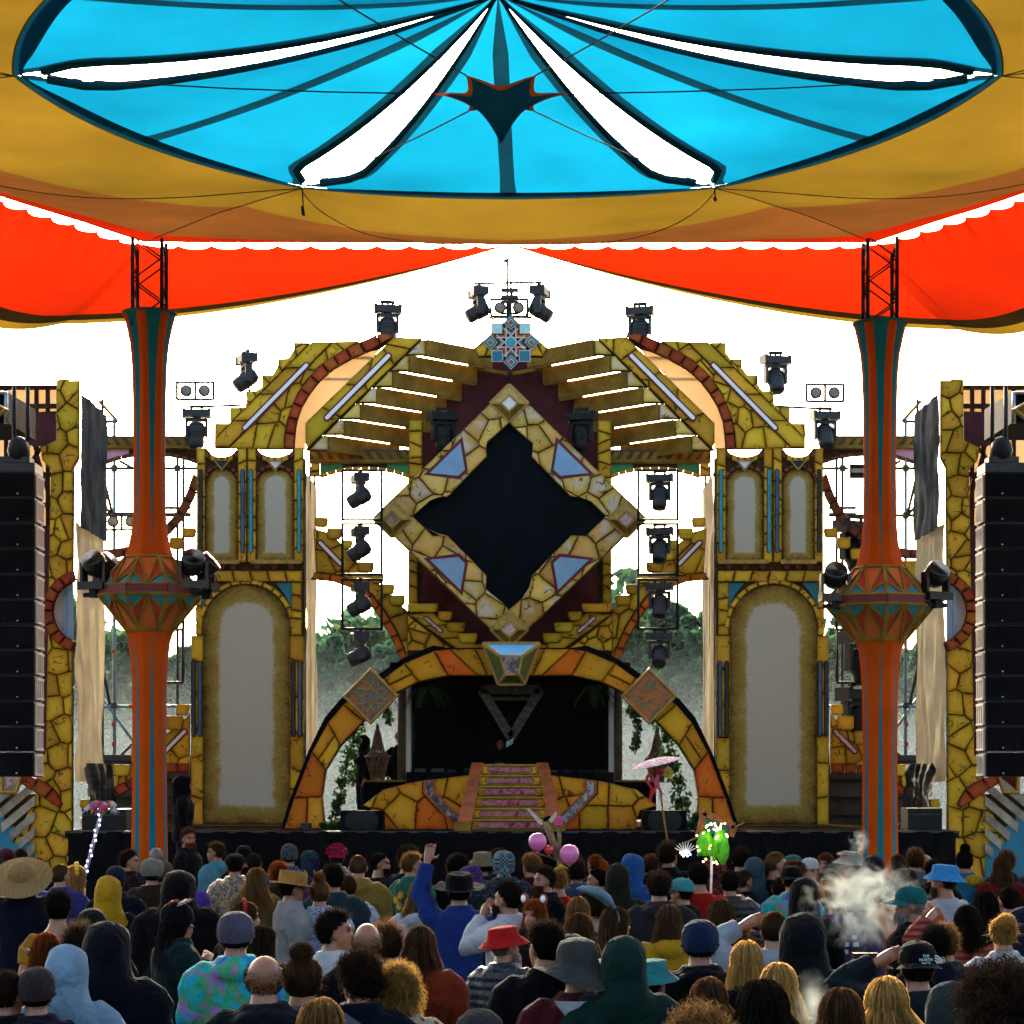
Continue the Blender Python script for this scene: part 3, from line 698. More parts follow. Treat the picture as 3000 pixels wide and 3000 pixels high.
# ---------------------------------------------------------------- stepped wings above the towers, with the plank beams
RO_ = [(833,1317),(837,1268),(845,1229),(861,1185),(876,1151),(898,1118),(936,1079),(991,1040),(1050,1003),(1087,990),(1135,986)]
RI_ = [(863,1317),(864,1296),(869,1240),(883,1196),(911,1151),(955,1095),(1001,1060),(1058,1035),(1115,1022),(1150,992)]
def wing(m, side):
    X = mir(m); P = lambda pts: [(X(x), y) for x, y in pts]
    t = thing('stepped_wing', f'stepped yellow stone wing with red arch and white tube lights above the {side} tower', 'scenery wing', (WX(X(900), YT), YT+.2, WZ(1317, YT)), 'stepped wings')
    steps = [(629,1313),(629,1241),(675,1241),(675,1194),(722,1194),(722,1147),(767,1147),(767,1099),(814,1099),(814,1052),(861,1052),(861,1004),(905,1004),(912,1010),(920,1003),(1050,999)]
    out = steps + RO_[::-1][2:]
    board(t, P(out), YT + .2)
    # strip that carries the tube, and stones either side of it
    d = Vector((181, -184)).normalized(); nrm = Vector((-d.y, d.x))
    c0 = Vector((640, 1313)); 
    A = [(654,1313),(629,1313),(629,1284),(905,1004),(960,1002),(676,1290)]
    def half(pt_a, pt_b, keep):
        a, b = pt_b[1]-pt_a[1], -(pt_b[0]-pt_a[0]); c = a*pt_a[0]+b*pt_a[1]
        q = out
        return clip(q, a, b, c) if keep else clip(q, -a, -b, -c)
    l1a, l1b = (605,1313), (915,1000); l2a, l2b = (672,1313), (975,1003)
    upper = half(l1a, l1b, False); lowr = half(l2a, l2b, True)
    # which side is which is decided by a probe point
    if not inside(upper, 690, 1200): upper = half(l1a, l1b, True)
    if not inside(lowr, 800, 1290): lowr = half(l2a, l2b, False)
    voro(t, P(upper), YT+.2, 'stone', 56, .04, seed=1)
    voro(t, P(lowr), YT+.2, 'stone', 60, .04, seed=2)
    strip = [(607,1311+0),(915,1000+2),(975,1003),(672,1311)]
    strip = clip(clip(strip, -1, 0, -629), 0, 1, 1313)
    n = 4
    for k in range(n):
        f = lambda t_: ((607+(915-607)*t_, 1311-309*t_), (672+(975-672)*t_, 1311-308*t_))
        a0, b0 = f(k/n); a1, b1 = f((k+1)/n); q = clip([a0, a1, b1, b0], -1, 0, -629)
        stone(t, wpoly(P(q), YT+.2), YT+.2, 'stone', .06)
    slot(t, (X(717), 1254), (X(898), 1070), 10, YT+.13, 'white_slot', 'maroon_trim', 5)
    mid = [((RO_[min(i, 10)][0]+RI_[min(i, 9)][0])/2, (RO_[min(i, 10)][1]+RI_[min(i, 9)][1])/2) for i in range(10)]
    mid.append((1148, 988))
    band(t, P(mid), [15,15,15,15,16,17,18,18,18,16,5], YT+.16, 'stone_red', 11, .07)
    board(t, P([(833,1317)] + RO_[1:] + RI_[::-1]), YT+.17, th=.04, name='arch_backing')
    plate(t, P(RI_[:9] + [(1100,1040),(895,1240),(895,1317)]), YT+.26, 'gauze', .006, 'gauze_panel')
    for yy in (1110, 1048): MB().bar(W(X(870), yy, YT+.3), W(X(1090), yy, YT+.3), .03).build('batten', M['wood_dark'], t)
    inner = [(895,1240),(1154,988),(1237,992),(903,1315),(895,1300)]
    board(t, P(inner), YT+.1)
    voro(t, P(inner), YT+.1, 'stone', 95, .05, seed=4)
    slot(t, (X(958), 1224), (X(1138), 1043), 11, YT+.03, 'white_slot', 'maroon_trim', 5)
    for k in range(7):
        a = (1234-47.9*k, 994+46.6*k); c = (1246-47.4*k, 995+46.6*k); b = (1246-47.4*k, 1038+46.6*k); e = (1193-47.9*k, 1038+46.6*k)
        q = P([a, c, b, e]); MB().prism(wpoly(P([(a[0]-16, a[1]), c, b, (e[0]-16, e[1])]), YT), YT+.105, YT+.17).build('backing_block', M['mortar'], t); stone(t, wpoly(q, YT), YT+.08, 'stone_pale', .05)
    for k in range(7):
        xl, xr = X(1247-47.4*k), X(1437-45.2*k); z1 = WZ(994+47*k, YT); z0 = z1 - .258
        a, b = Vector((WX(xl, YT+.05), YT+.05, 0)), Vector((WX(xr, 37.1), 37.1, 0))
        dn = (b-a).normalized(); px_ = Vector((dn.y, -dn.x, 0)) * .05
        vs = []
        for p in (a, b):
            for sgn in (1, -1):
                for z in (z0, z1): vs.append((p.x + px_.x*sgn, p.y + px_.y*sgn, z))
        mk('beam', vs, [(0,2,3,1),(4,5,7,6),(0,1,5,4),(2,6,7,3),(0,4,6,2),(1,3,7,5)], M['wood'], t)
        MB().bar(Vector((b.x, b.y-.02, z0-.02)) - dn*.5, Vector((b.x, b.y-.02, z0-.02)), .05, .04).build('beam_bracket', M['wood'], t)
    return t
wing(1, 'left'); wing(-1, 'right')

# ---------------------------------------------------------------- bridges and flying buttresses
def bridge(m, side, inner):
    X = mir(m); P = lambda pts: [(X(x), y) for x, y in pts]
    Yb = 36.5
    if inner:
        t = thing('scenery_bridge', f'inner brown chevron bridge with green glass corners between centre and {side} tower', 'scenery bridge', (WX(X(1055), Yb), Yb, WZ(1397, Yb)))
        x0, x1, ya, yb, blk = 908, 1200, 1322, 1350, (911, 938)
    else:
        t = thing('scenery_bridge', f'outer brown chevron bridge with pink glass corner between {side} tower and side wall', 'scenery bridge', (WX(X(430), Yb), Yb, WZ(1365, Yb)))
        x0, x1, ya, yb, blk = 282, 580, 1282, 1308, (285, 311)
    plate(t, P([(x0, ya), (x1, ya), (x1, yb), (x0, yb)]), Yb+.2, 'wood_dark', .2, 'beam')
    n = 10
    for k in range(n):
        a, b = x0 + (x1-x0)*k/n, x0 + (x1-x0)*(k+.55)/n; s = (x1-x0)/n*.5
        plate(t, P([(a, ya+2), (b, ya+2), (b+s, yb-2), (a+s, yb-2)]), Yb, 'wood', .012, 'chevron')
    plate(t, P([(x0, yb), (x1, yb), (x1, yb+9), (x0, yb+9)]), Yb+.1, 'wood', .16, 'moulding')
    y2 = yb+9; xl = blk[1]; span = x1 - xl
    stack(t, *sorted((X(blk[0]), X(blk[1]))), y2, y2+38, Yb, 'stone', 2, .08)
    cv = lambda x: y2 + 14 + 24*abs(2*(x-xl)/span - 1)**2.2
    line = P([(xl + span*k/16, cv(xl + span*k/16)) for k in range(17)])
    band(t, line, 6, Yb+.02, 'stone_orange' if inner else 'stone_maroon', 11, .08)
    for k in range(16):
        a, b = xl+span*k/16, xl+span*(k+1)/16
        if min(cv(a), cv(b)) - 5 > y2 + 5:
            e = (k < 4 or k > 11); g = 'green_glass' if inner else 'pink_glass'
            plate(t, P([(a, y2), (b, y2), (b, cv(b)-5), (a, cv(a)-5)]), Yb+.05, g if e and (inner or k < 4) else 'mortar', .02, 'corner_glass')
        elif inner: plate(t, P([(a, y2), (b, y2), (b, cv(b)-4), (a, cv(a)-4)]), Yb+.05, 'mortar', .02, 'fill_board')
def buttress(m, side):
    X = mir(m); P = lambda pts: [(X(x), y) for x, y in pts]
    Yb = 36.6
    t = thing('flying_buttress', f'inner curved stone flying buttress with white tube light, {side} of the diamond', 'buttress', (WX(X(1180), Yb), Yb, WZ(1930, Yb)))
    ring = [(918,1688),(985,1695),(1040,1715),(1085,1755),(1120,1800),(1150,1850),(1172,1900),(1190,1945)]
    body = [(918,1548),(963,1560),(1000,1592),(1050,1650),(1092,1690),(1150,1750),(1196,1792),(1196,1935)] + [(x+8, y-10) for x, y in ring[::-1]]
    board(t, P(body), Yb); voro(t, P(body), Yb, 'stone', 64, .04, seed=5)
    band(t, P(ring), 11, Yb, 'stone_rust', 9, .06)
    board(t, P([(x-9, y+9) for x, y in ring] + [(x+9, y-9) for x, y in ring[::-1]]), Yb+.004, th=.05, name='arch_backing')
    for (x0, y0, x1, y1) in ((922,1516,963,1546),(958,1548,1002,1582),(1003,1582,1034,1612),(1012,1610,1062,1644),(1046,1646,1097,1678),(1085,1681,1126,1711),(1119,1711,1157,1743),(1140,1743,1188,1776)):
        stone(t, wpoly(P([(x0+3,y0),(x1-2,y0+1),(x1,y0+10),(x1-3,y1-5),(x1-8,y1),(x0+8,y1),(x0,y1-7),(x0,y0+6)]), Yb), Yb-.0, 'stone', .10)
    slot(t, (X(938), 1590), (X(998), 1652), 9, Yb-.045, 'white_slot', 'maroon_trim', 5)
    # outer upper and lower buttress
    Yb = 36.8
    t = thing('flying_buttress', f'outer upper curved stone flying buttress behind the {side} tent mast', 'buttress', (WX(X(300), Yb), Yb, WZ(1700, Yb)))
    ring = [(578,1395),(560,1450),(528,1512),(490,1555),(440,1590),(390,1612),(340,1622),(282,1625)]
    band(t, P(ring), 14, Yb, 'stone_maroon', 10, .06, name='stone'); board(t, P([(x-10, y-10) for x, y in ring] + [(x+6, y+10) for x, y in ring[::-1]]), Yb+.004, th=.05)
    for (x0, y0, x1, y1) in ((533,1546,576,1576),(497,1574,538,1610),(452,1606,500,1642),(405,1632,455,1672),(345,1640,408,1690),(284,1642,347,1700)):
        stone(t, wpoly(P([(x0+3,y0),(x1-2,y0+1),(x1,y0+10),(x1-3,y1-5),(x1-8,y1),(x0+8,y1),(x0,y1-7),(x0,y0+6)]), Yb), Yb+.02, 'stone', .09)
    slot_y = 36.8
    t = thing('flying_buttress', f'outer lower stone stair buttress with tube light behind the {side} tent mast', 'buttress', (WX(X(300), Yb), Yb, 1.86))
    ring = [(556,2250),(487,2249),(430,2262),(380,2298),(330,2325),(290,2360),(262,2410)]
    band(t, P(ring), 15, Yb, 'stone_red', 9, .06)
    body = [(556,2090),(538,2110),(487,2150),(440,2190),(383,2250),(340,2290),(295,2320),(250,2365),(235,2412),(262,2412),(290,2352),(330,2318),(380,2290),(430,2255),(487,2240),(556,2240)]
    board(t, P(body), Yb); voro(t, P(body), Yb, 'stone', 60, .04, seed=6)
    for (x0, y0, x1, y1) in ((518,2062,556,2096),(487,2096,539,2140),(434,2140,490,2182),(385,2182,437,2238),(334,2238,385,2275),(295,2272,352,2306),(258,2306,314,2336),(236,2340,268,2372)):
        stone(t, wpoly(P([(x0+3,y0),(x1-2,y0+1),(x1,y0+10),(x1-3,y1-5),(x1-8,y1),(x0+8,y1),(x0,y1-7),(x0,y0+6)]), Yb), Yb+.0, 'stone', .10)
    slot(t, (X(484), 2201), (X(541), 2143), 9, Yb-.045, 'white_slot' if m == 1 else 'foil_pink', 'maroon_trim', 5)
for m, s in ((1, 'left'), (-1, 'right')): bridge(m, s, True); bridge(m, s, False); buttress(m, s)

# ---------------------------------------------------------------- centre: back wall, columns, diamond, finial
YCW = 37.2
cw = thing('back_wall', 'dark maroon scenery back wall behind the diamond frame', 'scenery wall', (WX(1494, YCW), YCW, WZ(1905, YCW)))
board(cw, [(1235,1905),(1235,1215),(1415,1052),(1494,1042),(1573,1052),(1753,1215),(1753,1905)], YCW, 'maroon', .08, 'wall_panel')
MB().bar(W(1400, 1079, 37), W(1492, 1096, 37), .06, .06).build('rafter', M['wood'], cw); MB().bar(W(1588, 1079, 37), W(1496, 1096, 37), .06, .06).build('rafter', M['wood'], cw)
MB().bar(W(1494, 1092, 36.9), W(1494, 1112, 36.9), .08, .08).build('clamp', M['black_metal'], cw)
for m, s in ((1, 'left'), (-1, 'right')):
    X = mir(m); P = lambda pts: [(X(x), y) for x, y in pts]; Yc = 36.4
    t = thing('stone_column', f'narrow yellow stone column rising behind the {s} side of the diamond frame', 'column', (WX(X(1216), Yc), Yc, WZ(1905, Yc)))
    a, b = sorted((X(1197), X(1238))); board(t, [(a,1905),(b,1905),(b,1232),(a,1232)], Yc, th=.3); stack(t, a, b, 1232, 1400, Yc, 'stone', 5, .05, .25)
    stack(t, *sorted((X(1196), X(1224))), 1400, 1770, Yc, 'stone', 9, .05, .25)
    Yc = 36.1
    t = thing('stone_plinth', f'yellow brick plinth with stepping stones and tube light under the {s} side of the diamond', 'plinth', (WX(X(1216), Yc), Yc, WZ(1950, Yc)))
    poly = [(1194,1797),(1282,1797),(1440,1890),(1440,1908),(1194,1908)]
    board(t, P([(1194,1768)]+poly[1:3]+[(1440,1950),(1194,1950)]), Yc, th=.3)
    low = clip(poly, (1822-1797)*0 + 111, -132, 111*1194-132*1797+132*0 + 0)
    voro(t, P([(1194,1800),(1330,1908),(1194,1908)]), Yc, 'stone', 52, .04, .55, seed=7)
    for k in range(3):
        f = lambda u, w: (1196 + 150*u + 38*w, 1800 + 108*u - 3*w)
        stone(t, wpoly(P([f(k/3, 0), f(k/3, 1.9), f((k+1)/3, 1.9), f((k+1)/3, 0)]), Yc), Yc, 'stone', .055)
    stone(t, wpoly(P([(1382,1886),(1440,1886),(1440,1908),(1372,1908)]), Yc), Yc, 'stone', .045)
    slot(t, (X(1248), 1811), (X(1291), 1849), 8, Yc-.06, 'foil_pink', 'maroon_trim', 4)
    for (x0, y0, x1, y1) in ((1194,1768,1286,1797),(1282,1791,1327,1821),(1308,1823,1366,1854),(1342,1854,1400,1886)):
        stone(t, wpoly(P([(x0+2,y0),(x1-2,y0+1),(x1,y0+8),(x1-3,y1-6),(x1-10,y1),(x0+10,y1),(x0+1,y1-8),(x0,y0+6)]), Yc), Yc, 'stone', .13)

YD = 35.5; DX, DY = 1492, 1513
dia = thing('diamond_frame', 'large stone diamond frame around a black screen at the stage centre', 'diamond frame', (WX(DX, YD), YD, WZ(1898, YD)))
def dq(sx, sy, pts): return [(DX + sx*x, DY + sy*y) for x, y in pts]
SIDE = [(-397,0),(0,-385),(0,-272),(-68,-212),(-65,-174),(-181,-55),(-223,-57),(-282,0)]
plate(dia, [(DX-300,DY),(DX,DY-290),(DX+300,DY),(DX,DY+290)], YD+.02, 'screen_black', .02, 'screen')
for sx in (1, -1):
    for sy in (1, -1):
        s = dq(sx, sy, SIDE); board(dia, s, YD-.06, th=.34); voro(dia, s, YD-.06, 'stone_pale', 66, .045, seed=10+sx*2+sy, jit=.42)
        k = dq(sx, sy, [(-233,-127),(-143,-215),(-130,-137),(-150,-119)]); ko = dq(sx, sy, [(-250,-122),(-137,-233),(-121,-133),(-146,-108)])
        plate(dia, ko, YD-.10, 'maroon_trim', .018, 'glass_border'); plate(dia, k, YD-.12, 'pale_blue', .008, 'glass_pane')
for (ax, ay, mt) in ((-343,8,'mosaic_orange'),(0,-332,'mirror_white'),(344,8,'foil_pink'),(0,330,'foil_pink')):
    g = [(DX+ax-55, DY+ay), (DX+ax, DY+ay-54), (DX+ax+55, DY+ay), (DX+ax, DY+ay+54)]; gi = [(DX+ax-25, DY+ay), (DX+ax, DY+ay-24), (DX+ax+25, DY+ay), (DX+ax, DY+ay+24)]
    gem = bpy.data.objects.new('corner_gem', None); place(gem, dia)
    for i in range(4):
        a, b, c, d_ = g[i], g[(i+1) % 4], gi[(i+1) % 4], gi[i]; Yo, Yi = YD-.11, YD-.24
        V = [W(*a, Yo), W(*b, Yo), W(*c, Yi), W(*d_, Yi)]
        mk('facet', V, [(0,1,2,3)], M['wood' if i in (2, 3) else 'gold'], gem)
        MB().bar(V[0], V[3], .03, .03).build('frame_bar', M['gold'], gem); MB().bar(V[0], V[1], .035, .05).build('frame_bar', M['gold'], gem); MB().bar(V[3], V[2], .028, .03).build('frame_bar', M['gold'], gem)
    plate(gem, gi, YD-.235, mt, .004, 'mirror')
fin = thing('finial', 'gold gable crowned by a star rosette of coloured squares at the stage top', 'finial', (WX(1494, 36), 36, WZ(1040, 36)))
Yf = 35.9
board(fin, [(1390,1020),(1497,925),(1605,1020),(1590,1045),(1400,1045)], Yf, th=.1); voro(fin, [(1390,1020),(1497,925),(1605,1020),(1590,1045),(1400,1045)], Yf, 'stone', 40, .03, seed=8)
ros = bpy.data.objects.new('rosette', None); place(ros, fin); RX, RY, Yr = 1497, 1003, Yf-.10
plate(ros, [(RX+46*math.cos(math.pi*k/4+math.pi/8), RY+46*math.sin(math.pi*k/4+math.pi/8)) for k in range(8)], Yr+.02, 'stone_maroon', .02, 'rosette_board')
for k in range(4):
    a = math.pi/2*k; x, y = RX+60*math.cos(a), RY+58*math.sin(a)
    for r_, mt, dd in ((22, 'steel', 0), (19.5, 'teal_light', .006), (11.5, 'cream_tex', .012), (8.5, 'teal', .018), (6, 'orange_cloth', .024)):
        plate(ros, [(x-r_, y), (x, y-r_), (x+r_, y), (x, y+r_)], Yr-dd, mt, .008, 'square_tile')
    b = a + math.pi/4; x, y = RX+58*math.cos(b)*.98, RY+58*math.sin(b)*.98; up = math.sin(b) < 0
    for r_, mt, dd in ((17, 'maroon_trim' if up else 'steel', 0), (14.5, 'mirror_aqua' if up else 'blue_paint', .007)):
        plate(ros, [(x-r_, y-r_), (x+r_, y-r_), (x+r_, y+r_), (x-r_, y+r_)], Yr-dd, mt, .008, 'square_tile')
    for q, mt in ((a, 'grey_tread'), (b, 'orange_cloth')):
        cx_, cy_ = RX+30*math.cos(q), RY+30*math.sin(q); ux, uy = math.cos(q), math.sin(q); vx, vy = -uy, ux
        f = lambda u, v: (cx_+ux*u+vx*v, cy_+uy*u+vy*v)
        plate(ros, [f(-10,0), f(6,-15), f(14,-15), f(0,0), f(14,15), f(6,15)], Yr-.002, mt, .008, 'chevron_tile')
    for s_ in (-14, 14):
        p, q = (RX-44*math.cos(a)+s_*-math.sin(a), RY-44*math.sin(a)+s_*math.cos(a)), (RX+44*math.cos(a)+s_*-math.sin(a), RY+44*math.sin(a)+s_*math.cos(a))
        if k < 2: MB().bar(W(*p, Yr-.014), W(*q, Yr-.014), .018, .014, (0,1,0)).build('lattice_bar', M['cream_tex'], ros)
        p, q = (RX-44*math.cos(b)+s_*-math.sin(b), RY-44*math.sin(b)+s_*math.cos(b)), (RX+44*math.cos(b)+s_*-math.sin(b), RY+44*math.sin(b)+s_*math.cos(b))
        if k < 2: MB().bar(W(*p, Yr-.018), W(*q, Yr-.018), .018, .014, (0,1,0)).build('lattice_bar', M['cream_tex'], ros)
plate(ros, [(RX+14*math.cos(math.pi*k/4+math.pi/8), RY+14*math.sin(math.pi*k/4+math.pi/8)) for k in range(8)], Yr-.03, 'cyan_slot', .01, 'centre_tile')
# ---------------------------------------------------------------- stage deck, proscenium arch, booth
ZS = 1.85
deck = thing('stage_deck', 'black-draped stage platform with dark shiny floor', 'stage deck', (0, 35, 0))
MB().box((-6.35, 32.0, 1.75), (6.35, 39.5, ZS)).build('floor', pm('deck_floor', (.030, .020, .010), 1., .4, 3, .05, spec=0.), deck)
def skirt_fn(s, t):
    x = -6.3 + 12.6*s; return Vector((x, 31.97 + .02*math.sin(x*17) + .01*math.sin(x*41+1), 1.84*t))
mb = MB(); mb.grid(skirt_fn, 300, 1); mb.build('skirt_cloth', M['black_cloth'], deck, True)
MB().bar((-6.35, 31.985, 1.835), (6.35, 31.985, 1.835), .03, .03).build('edge_trim', M['dark_steel'], deck)
for m in (1, -1):
    a, b = sorted((WX(mir(m)(268), 37.6), WX(mir(m)(578), 37.6)))
    MB().box((a, 37.6, ZS), (b, 37.7, WZ(2212, 37.6))).build('rear_panel', pm('rear_grey', (.045, .042, .036), .9, .3, 5), deck)
    for k in range(4): MB().box((a, 37.55, ZS + .12 + .3*k), (b, 37.6, ZS + .15 + .3*k)).build('panel_rail', M['black_metal'], deck)
def pbox(parent, x0, y0, x1, y1, Y, d, mat, name):
    a, b = W(x0, y1, Y), W(x1, y0, Y); return MB().box((min(a.x, b.x), Y, a.z), (max(a.x, b.x), Y+d, b.z)).build(name, M[mat], parent)

YA = 33.2
OUT = [(833,2429),(862,2338),(914,2203),(961,2118),(1007,2064),(1127,1986),(1185,1944),(1272,1907),(1318,1902),(1494,1900)]
INN = [(952,2429),(943,2334),(955,2255),(999,2184),(1065,2114),(1152,2035),(1227,1998),(1313,1980),(1400,1980),(1494,1980)]
arch = thing('proscenium_arch', 'broad orange stone arch framing the DJ booth', 'arch', (0, YA, ZS))
MATA = ['stone_rust','stone_rust','stone_orange','stone_orange','stone_orange','stone_orange','stone_orange','stone_rust','stone_orange']
for m in (1, -1):
    X = mir(m); P = lambda pts: [(X(x), y) for x, y in pts]
    board(arch, P(OUT + INN[::-1]), YA, th=.25)
    board(arch, P([(x-10 if i < 6 else x-4, y-(16 if 2 < i < 8 else 4)) for i, (x, y) in enumerate(OUT)] + OUT[::-1]), YA+.3, 'black_cloth', .8, 'shadow_backing')  # black backing pushed past the arch edge, drawn as its dark shadow band
    rr = random.Random(4)
    for i in range(9):
        a, b, c, d_ = OUT[i], OUT[i+1], INN[i+1], INN[i]
        L2 = lambda p, q, t: (p[0]+(q[0]-p[0])*t, p[1]+(q[1]-p[1])*t)
        if i == 0:
            e, f = L2(a, d_, .55), L2(b, c, .5)
            stone(arch, wpoly(P([a, b, f, e]), YA), YA, 'stone_rust', .05); stone(arch, wpoly(P([e, f, c, d_]), YA), YA, 'stone_orange', .05)
        elif i in (2, 5):
            e, f = L2(a, d_, .45), L2(b, c, .55)
            stone(arch, wpoly(P([a, b, f, e]), YA), YA, 'stone_orange', .05); stone(arch, wpoly(P([e, f, c, d_]), YA), YA, 'stone_orange', .05)
        elif i == 8:
            e, f = L2(a, b, .42), L2(d_, c, .30)
            stone(arch, wpoly(P([a, e, f, d_]), YA), YA, 'stone_orange', .05); stone(arch, wpoly(P([e, b, c, f]), YA), YA, 'stone_orange', .05)
        else: stone(arch, wpoly(P([a, b, c, d_]), YA), YA, MATA[i], .05)
# keystone gem
ks = bpy.data.objects.new('keystone_gem', None); place(ks, arch)
KO = [(1415,1885),(1581,1885),(1536,2004),(1460,2004)]; KI = [(1465,1922),(1530,1922),(1519,1976),(1481,1976)]
YK0, YK1 = YA-.10, YA-.42
KM = ['mirror_sky','foil_green','foil_green','foil_green']
for i in range(4):
    V = [W(*KO[i], YK0), W(*KO[(i+1) % 4], YK0), W(*KI[(i+1) % 4], YK1), W(*KI[i], YK1)]
    mk('facet', V, [(0,1,2,3)], M[KM[i]], ks)
    MB().bar(V[0], V[3], .035, .035).build('frame_bar', M['gold'], ks); MB().bar(V[0], V[1], .04, .05).build('frame_bar', M['gold'], ks); MB().bar(V[3], V[2], .03, .03).build('frame_bar', M['gold'], ks)
mk('facet', [W(x, y, YK1-.005) for x, y in KI], [(0,1,2,3)], M['foil_dark'], ks)
# tilted square ornaments on the haunches
for m, s in ((1, 'left'), (-1, 'right')):
    X = mir(m); Yo = YA-.12; cx_, cy_ = X(1086), 2039
    o = thing('square_ornament', f'tilted gold-framed mosaic square with star lattice on the {s} haunch of the arch', 'ornament', tuple(W(cx_, cy_+85, Yo)))
    sq = [(cx_-84, cy_), (cx_, cy_-85), (cx_+84, cy_), (cx_, cy_+85)]
    plate(o, sq, Yo+.05, 'mosaic_grey' if m == 1 else 'mosaic_orange', .02, 'mosaic_panel'); frame(o, sq, .05, Yo+.03, .06, 'gold', 'gold_frame')
    for k in range(8):
        a0 = math.pi/4*k; 
        for r0, r1, dw in ((16, 32, math.pi/8), (32, 46, math.pi/8)):
            for sg in (1, -1):
                p = (cx_+r0*math.cos(a0+ (dw if r0 < 20 else 0)*sg), cy_+r0*math.sin(a0+(dw if r0 < 20 else 0)*sg)); q = (cx_+r1*math.cos(a0+(0 if r0 < 20 else dw*.75*sg)), cy_+r1*math.sin(a0+(0 if r0 < 20 else dw*.75*sg)))
                MB().bar(W(*p, Yo+.02), W(*q, Yo+.02), .014, .02, (0,1,0)).build('lattice_bar', M['gold'], o)
# stairs
stair = thing('stair', 'orange-sided stage stair with six magenta mirror slots in its risers', 'stair', (0, 32.1, ZS))
SX = 1494
top_z, n = WZ(2240, 33.3), 6
for k in range(n):
    z0 = ZS + (top_z-ZS)*k/n; z1 = ZS + (top_z-ZS)*(k+1)/n; y0 = 32.12 + .2*k
    hw = .56 - .028*k
    st_ = MB().box((WX(SX, 32.5)-hw, y0, z0+.002), (WX(SX, 32.5)+hw, 33.5, z1)).build('step', M['wood'], stair)
    cz = (z0+z1)/2; cxw = WX(SX, 32.5)
    pts = [(cxw-hw, z0+.012), (cxw+hw, z0+.012), (cxw+hw, z1-.02), (cxw-hw, z1-.02)]
    stone(stair, pts, y0, 'stone', .018, .004, .008, 'riser_stone', .3)
    def capw(h, L_): return [(cxw+L_+h*math.cos(t), cz+h*math.sin(t)) for t in [-math.pi/2+math.pi*j/6 for j in range(7)]] + [(cxw-L_-h*math.cos(t), cz-h*math.sin(t)) for t in [-math.pi/2+math.pi*j/6 for j in range(7)]]
    MB().prism(capw(.046, hw-.13), y0-.030, y0).build('slot_frame', M['maroon_trim'], stair)
    MB().prism(capw(.036, hw-.13), y0-.036, y0-.025).build('mirror_strip', M['foil_magenta'], stair)
    MB().box((cxw-hw, y0-.03, z1-.014), (cxw+hw, y0+.2, z1+.004)).build('nosing', M['gold'], stair)
for m in (1, -1):
    xo = lambda v: WX(SX, 32.5) - m*v
    prof = [(32.02, ZS), (32.02, ZS+.13), (33.25, top_z+.03), (33.5, top_z+.03), (33.5, ZS)]
    b = MB()
    for (i0, i1, yA) in ((0, 0, 0),):
        vsi = []; 
        for y, z in prof:
            f = (z-ZS)/(top_z-ZS); vsi += [(xo(.565-.165*f), y, z), (xo(.77-.20*f), y, z)]
        k = len(prof); fs = [(2*i, 2*i+1, (2*i+3) % (2*k), (2*i+2) % (2*k)) for i in range(k)] + [tuple(2*i for i in range(k)), tuple(2*i+1 for i in range(k))[::-1]]
        b.add(vsi, fs)
    b.build('cheek_wall', pm('rust_paint', (.32, .075, .012), .7, .5, 6, .25, c2=(.12, .05, .012)), stair)
    MB().box((min(xo(.56), xo(.79)), 31.995, ZS), (max(xo(.56), xo(.79)), 32.03, ZS+.135)).build('cheek_foot', M['wood'], stair)
# booth front wings
for m, s in ((1, 'left'), (-1, 'right')):
    X = mir(m); P = lambda pts: [(X(x), y) for x, y in pts]; Yw = 33.0
    t = thing('booth_front', f'sloping orange stone booth front with slanted mirror strip, {s} of the stair', 'booth front', (WX(X(1250), Yw), Yw, ZS))
    poly = [(1062,2360),(1123,2313),(1197,2294),(1239,2286),(1392,2268),(1392,2431),(1123,2431),(1123,2380)]
    board(t, P(poly), Yw, th=.2); 
    voro(t, P([(1062,2360),(1123,2313),(1197,2294),(1239,2286),(1239,2325),(1340,2431),(1123,2431),(1123,2380)]), Yw, 'stone_orange', 78, .05, seed=11, mats=['stone_orange','stone_orange','stone','stone_rust'])
    voro(t, P([(1272,2282),(1392,2268),(1392,2425),(1350,2400),(1272,2320)]), Yw, 'stone_orange', 84, .05, seed=12)
    sp_ = [(1240,2287),(1276,2283),(1276,2318),(1357,2398),(1357,2430),(1336,2430),(1240,2322)]
    plate(t, P(sp_), Yw-.03, 'rust_paint', .045, 'strip_frame')
    plate(t, P([(1248,2292),(1268,2290),(1268,2320),(1350,2402),(1350,2422),(1340,2422),(1248,2320)]), Yw-.074, 'foil_dark' if m == 1 else 'foil_bright', .006, 'mirror_strip')
# booth: table, dark box behind, posts
booth = thing('dj_booth', 'black DJ table with decks and equipment behind the stair', 'DJ booth', (0, 34.5, ZS))
pbox(booth, 1190, 2262, 1798, 2310, 34.4, .7, 'black_cloth', 'table_front'); MB().box((WX(1190, 34.4), 34.4, ZS), (WX(1798, 34.4), 35.1, WZ(2300, 34.4))).build('table_base', M['black_cloth'], booth)
rr = random.Random(5)
for k in range(12):
    x = 1215 + 48*k; w = rr.uniform(22, 38); h = rr.uniform(5, 13)
    pbox(booth, x, 2262-h, x+w, 2262, 34.6, .35, rr.choice(['black_metal', 'black_metal', 'dark_steel']), 'deck_unit')
for m in (1, -1):
    X = mir(m); a, b = sorted((X(1062), X(1188))); pbox(booth, a, 2285, b, 2291, 34.6, .6, 'wood', 'side_table_top'); pbox(booth, a+4, 2291, b-4, 2400, 34.7, .4, 'black_cloth', 'side_table_cloth')
box = thing('black_box', 'black drape enclosure behind the DJ booth', 'drape', (0, 36.4, ZS))
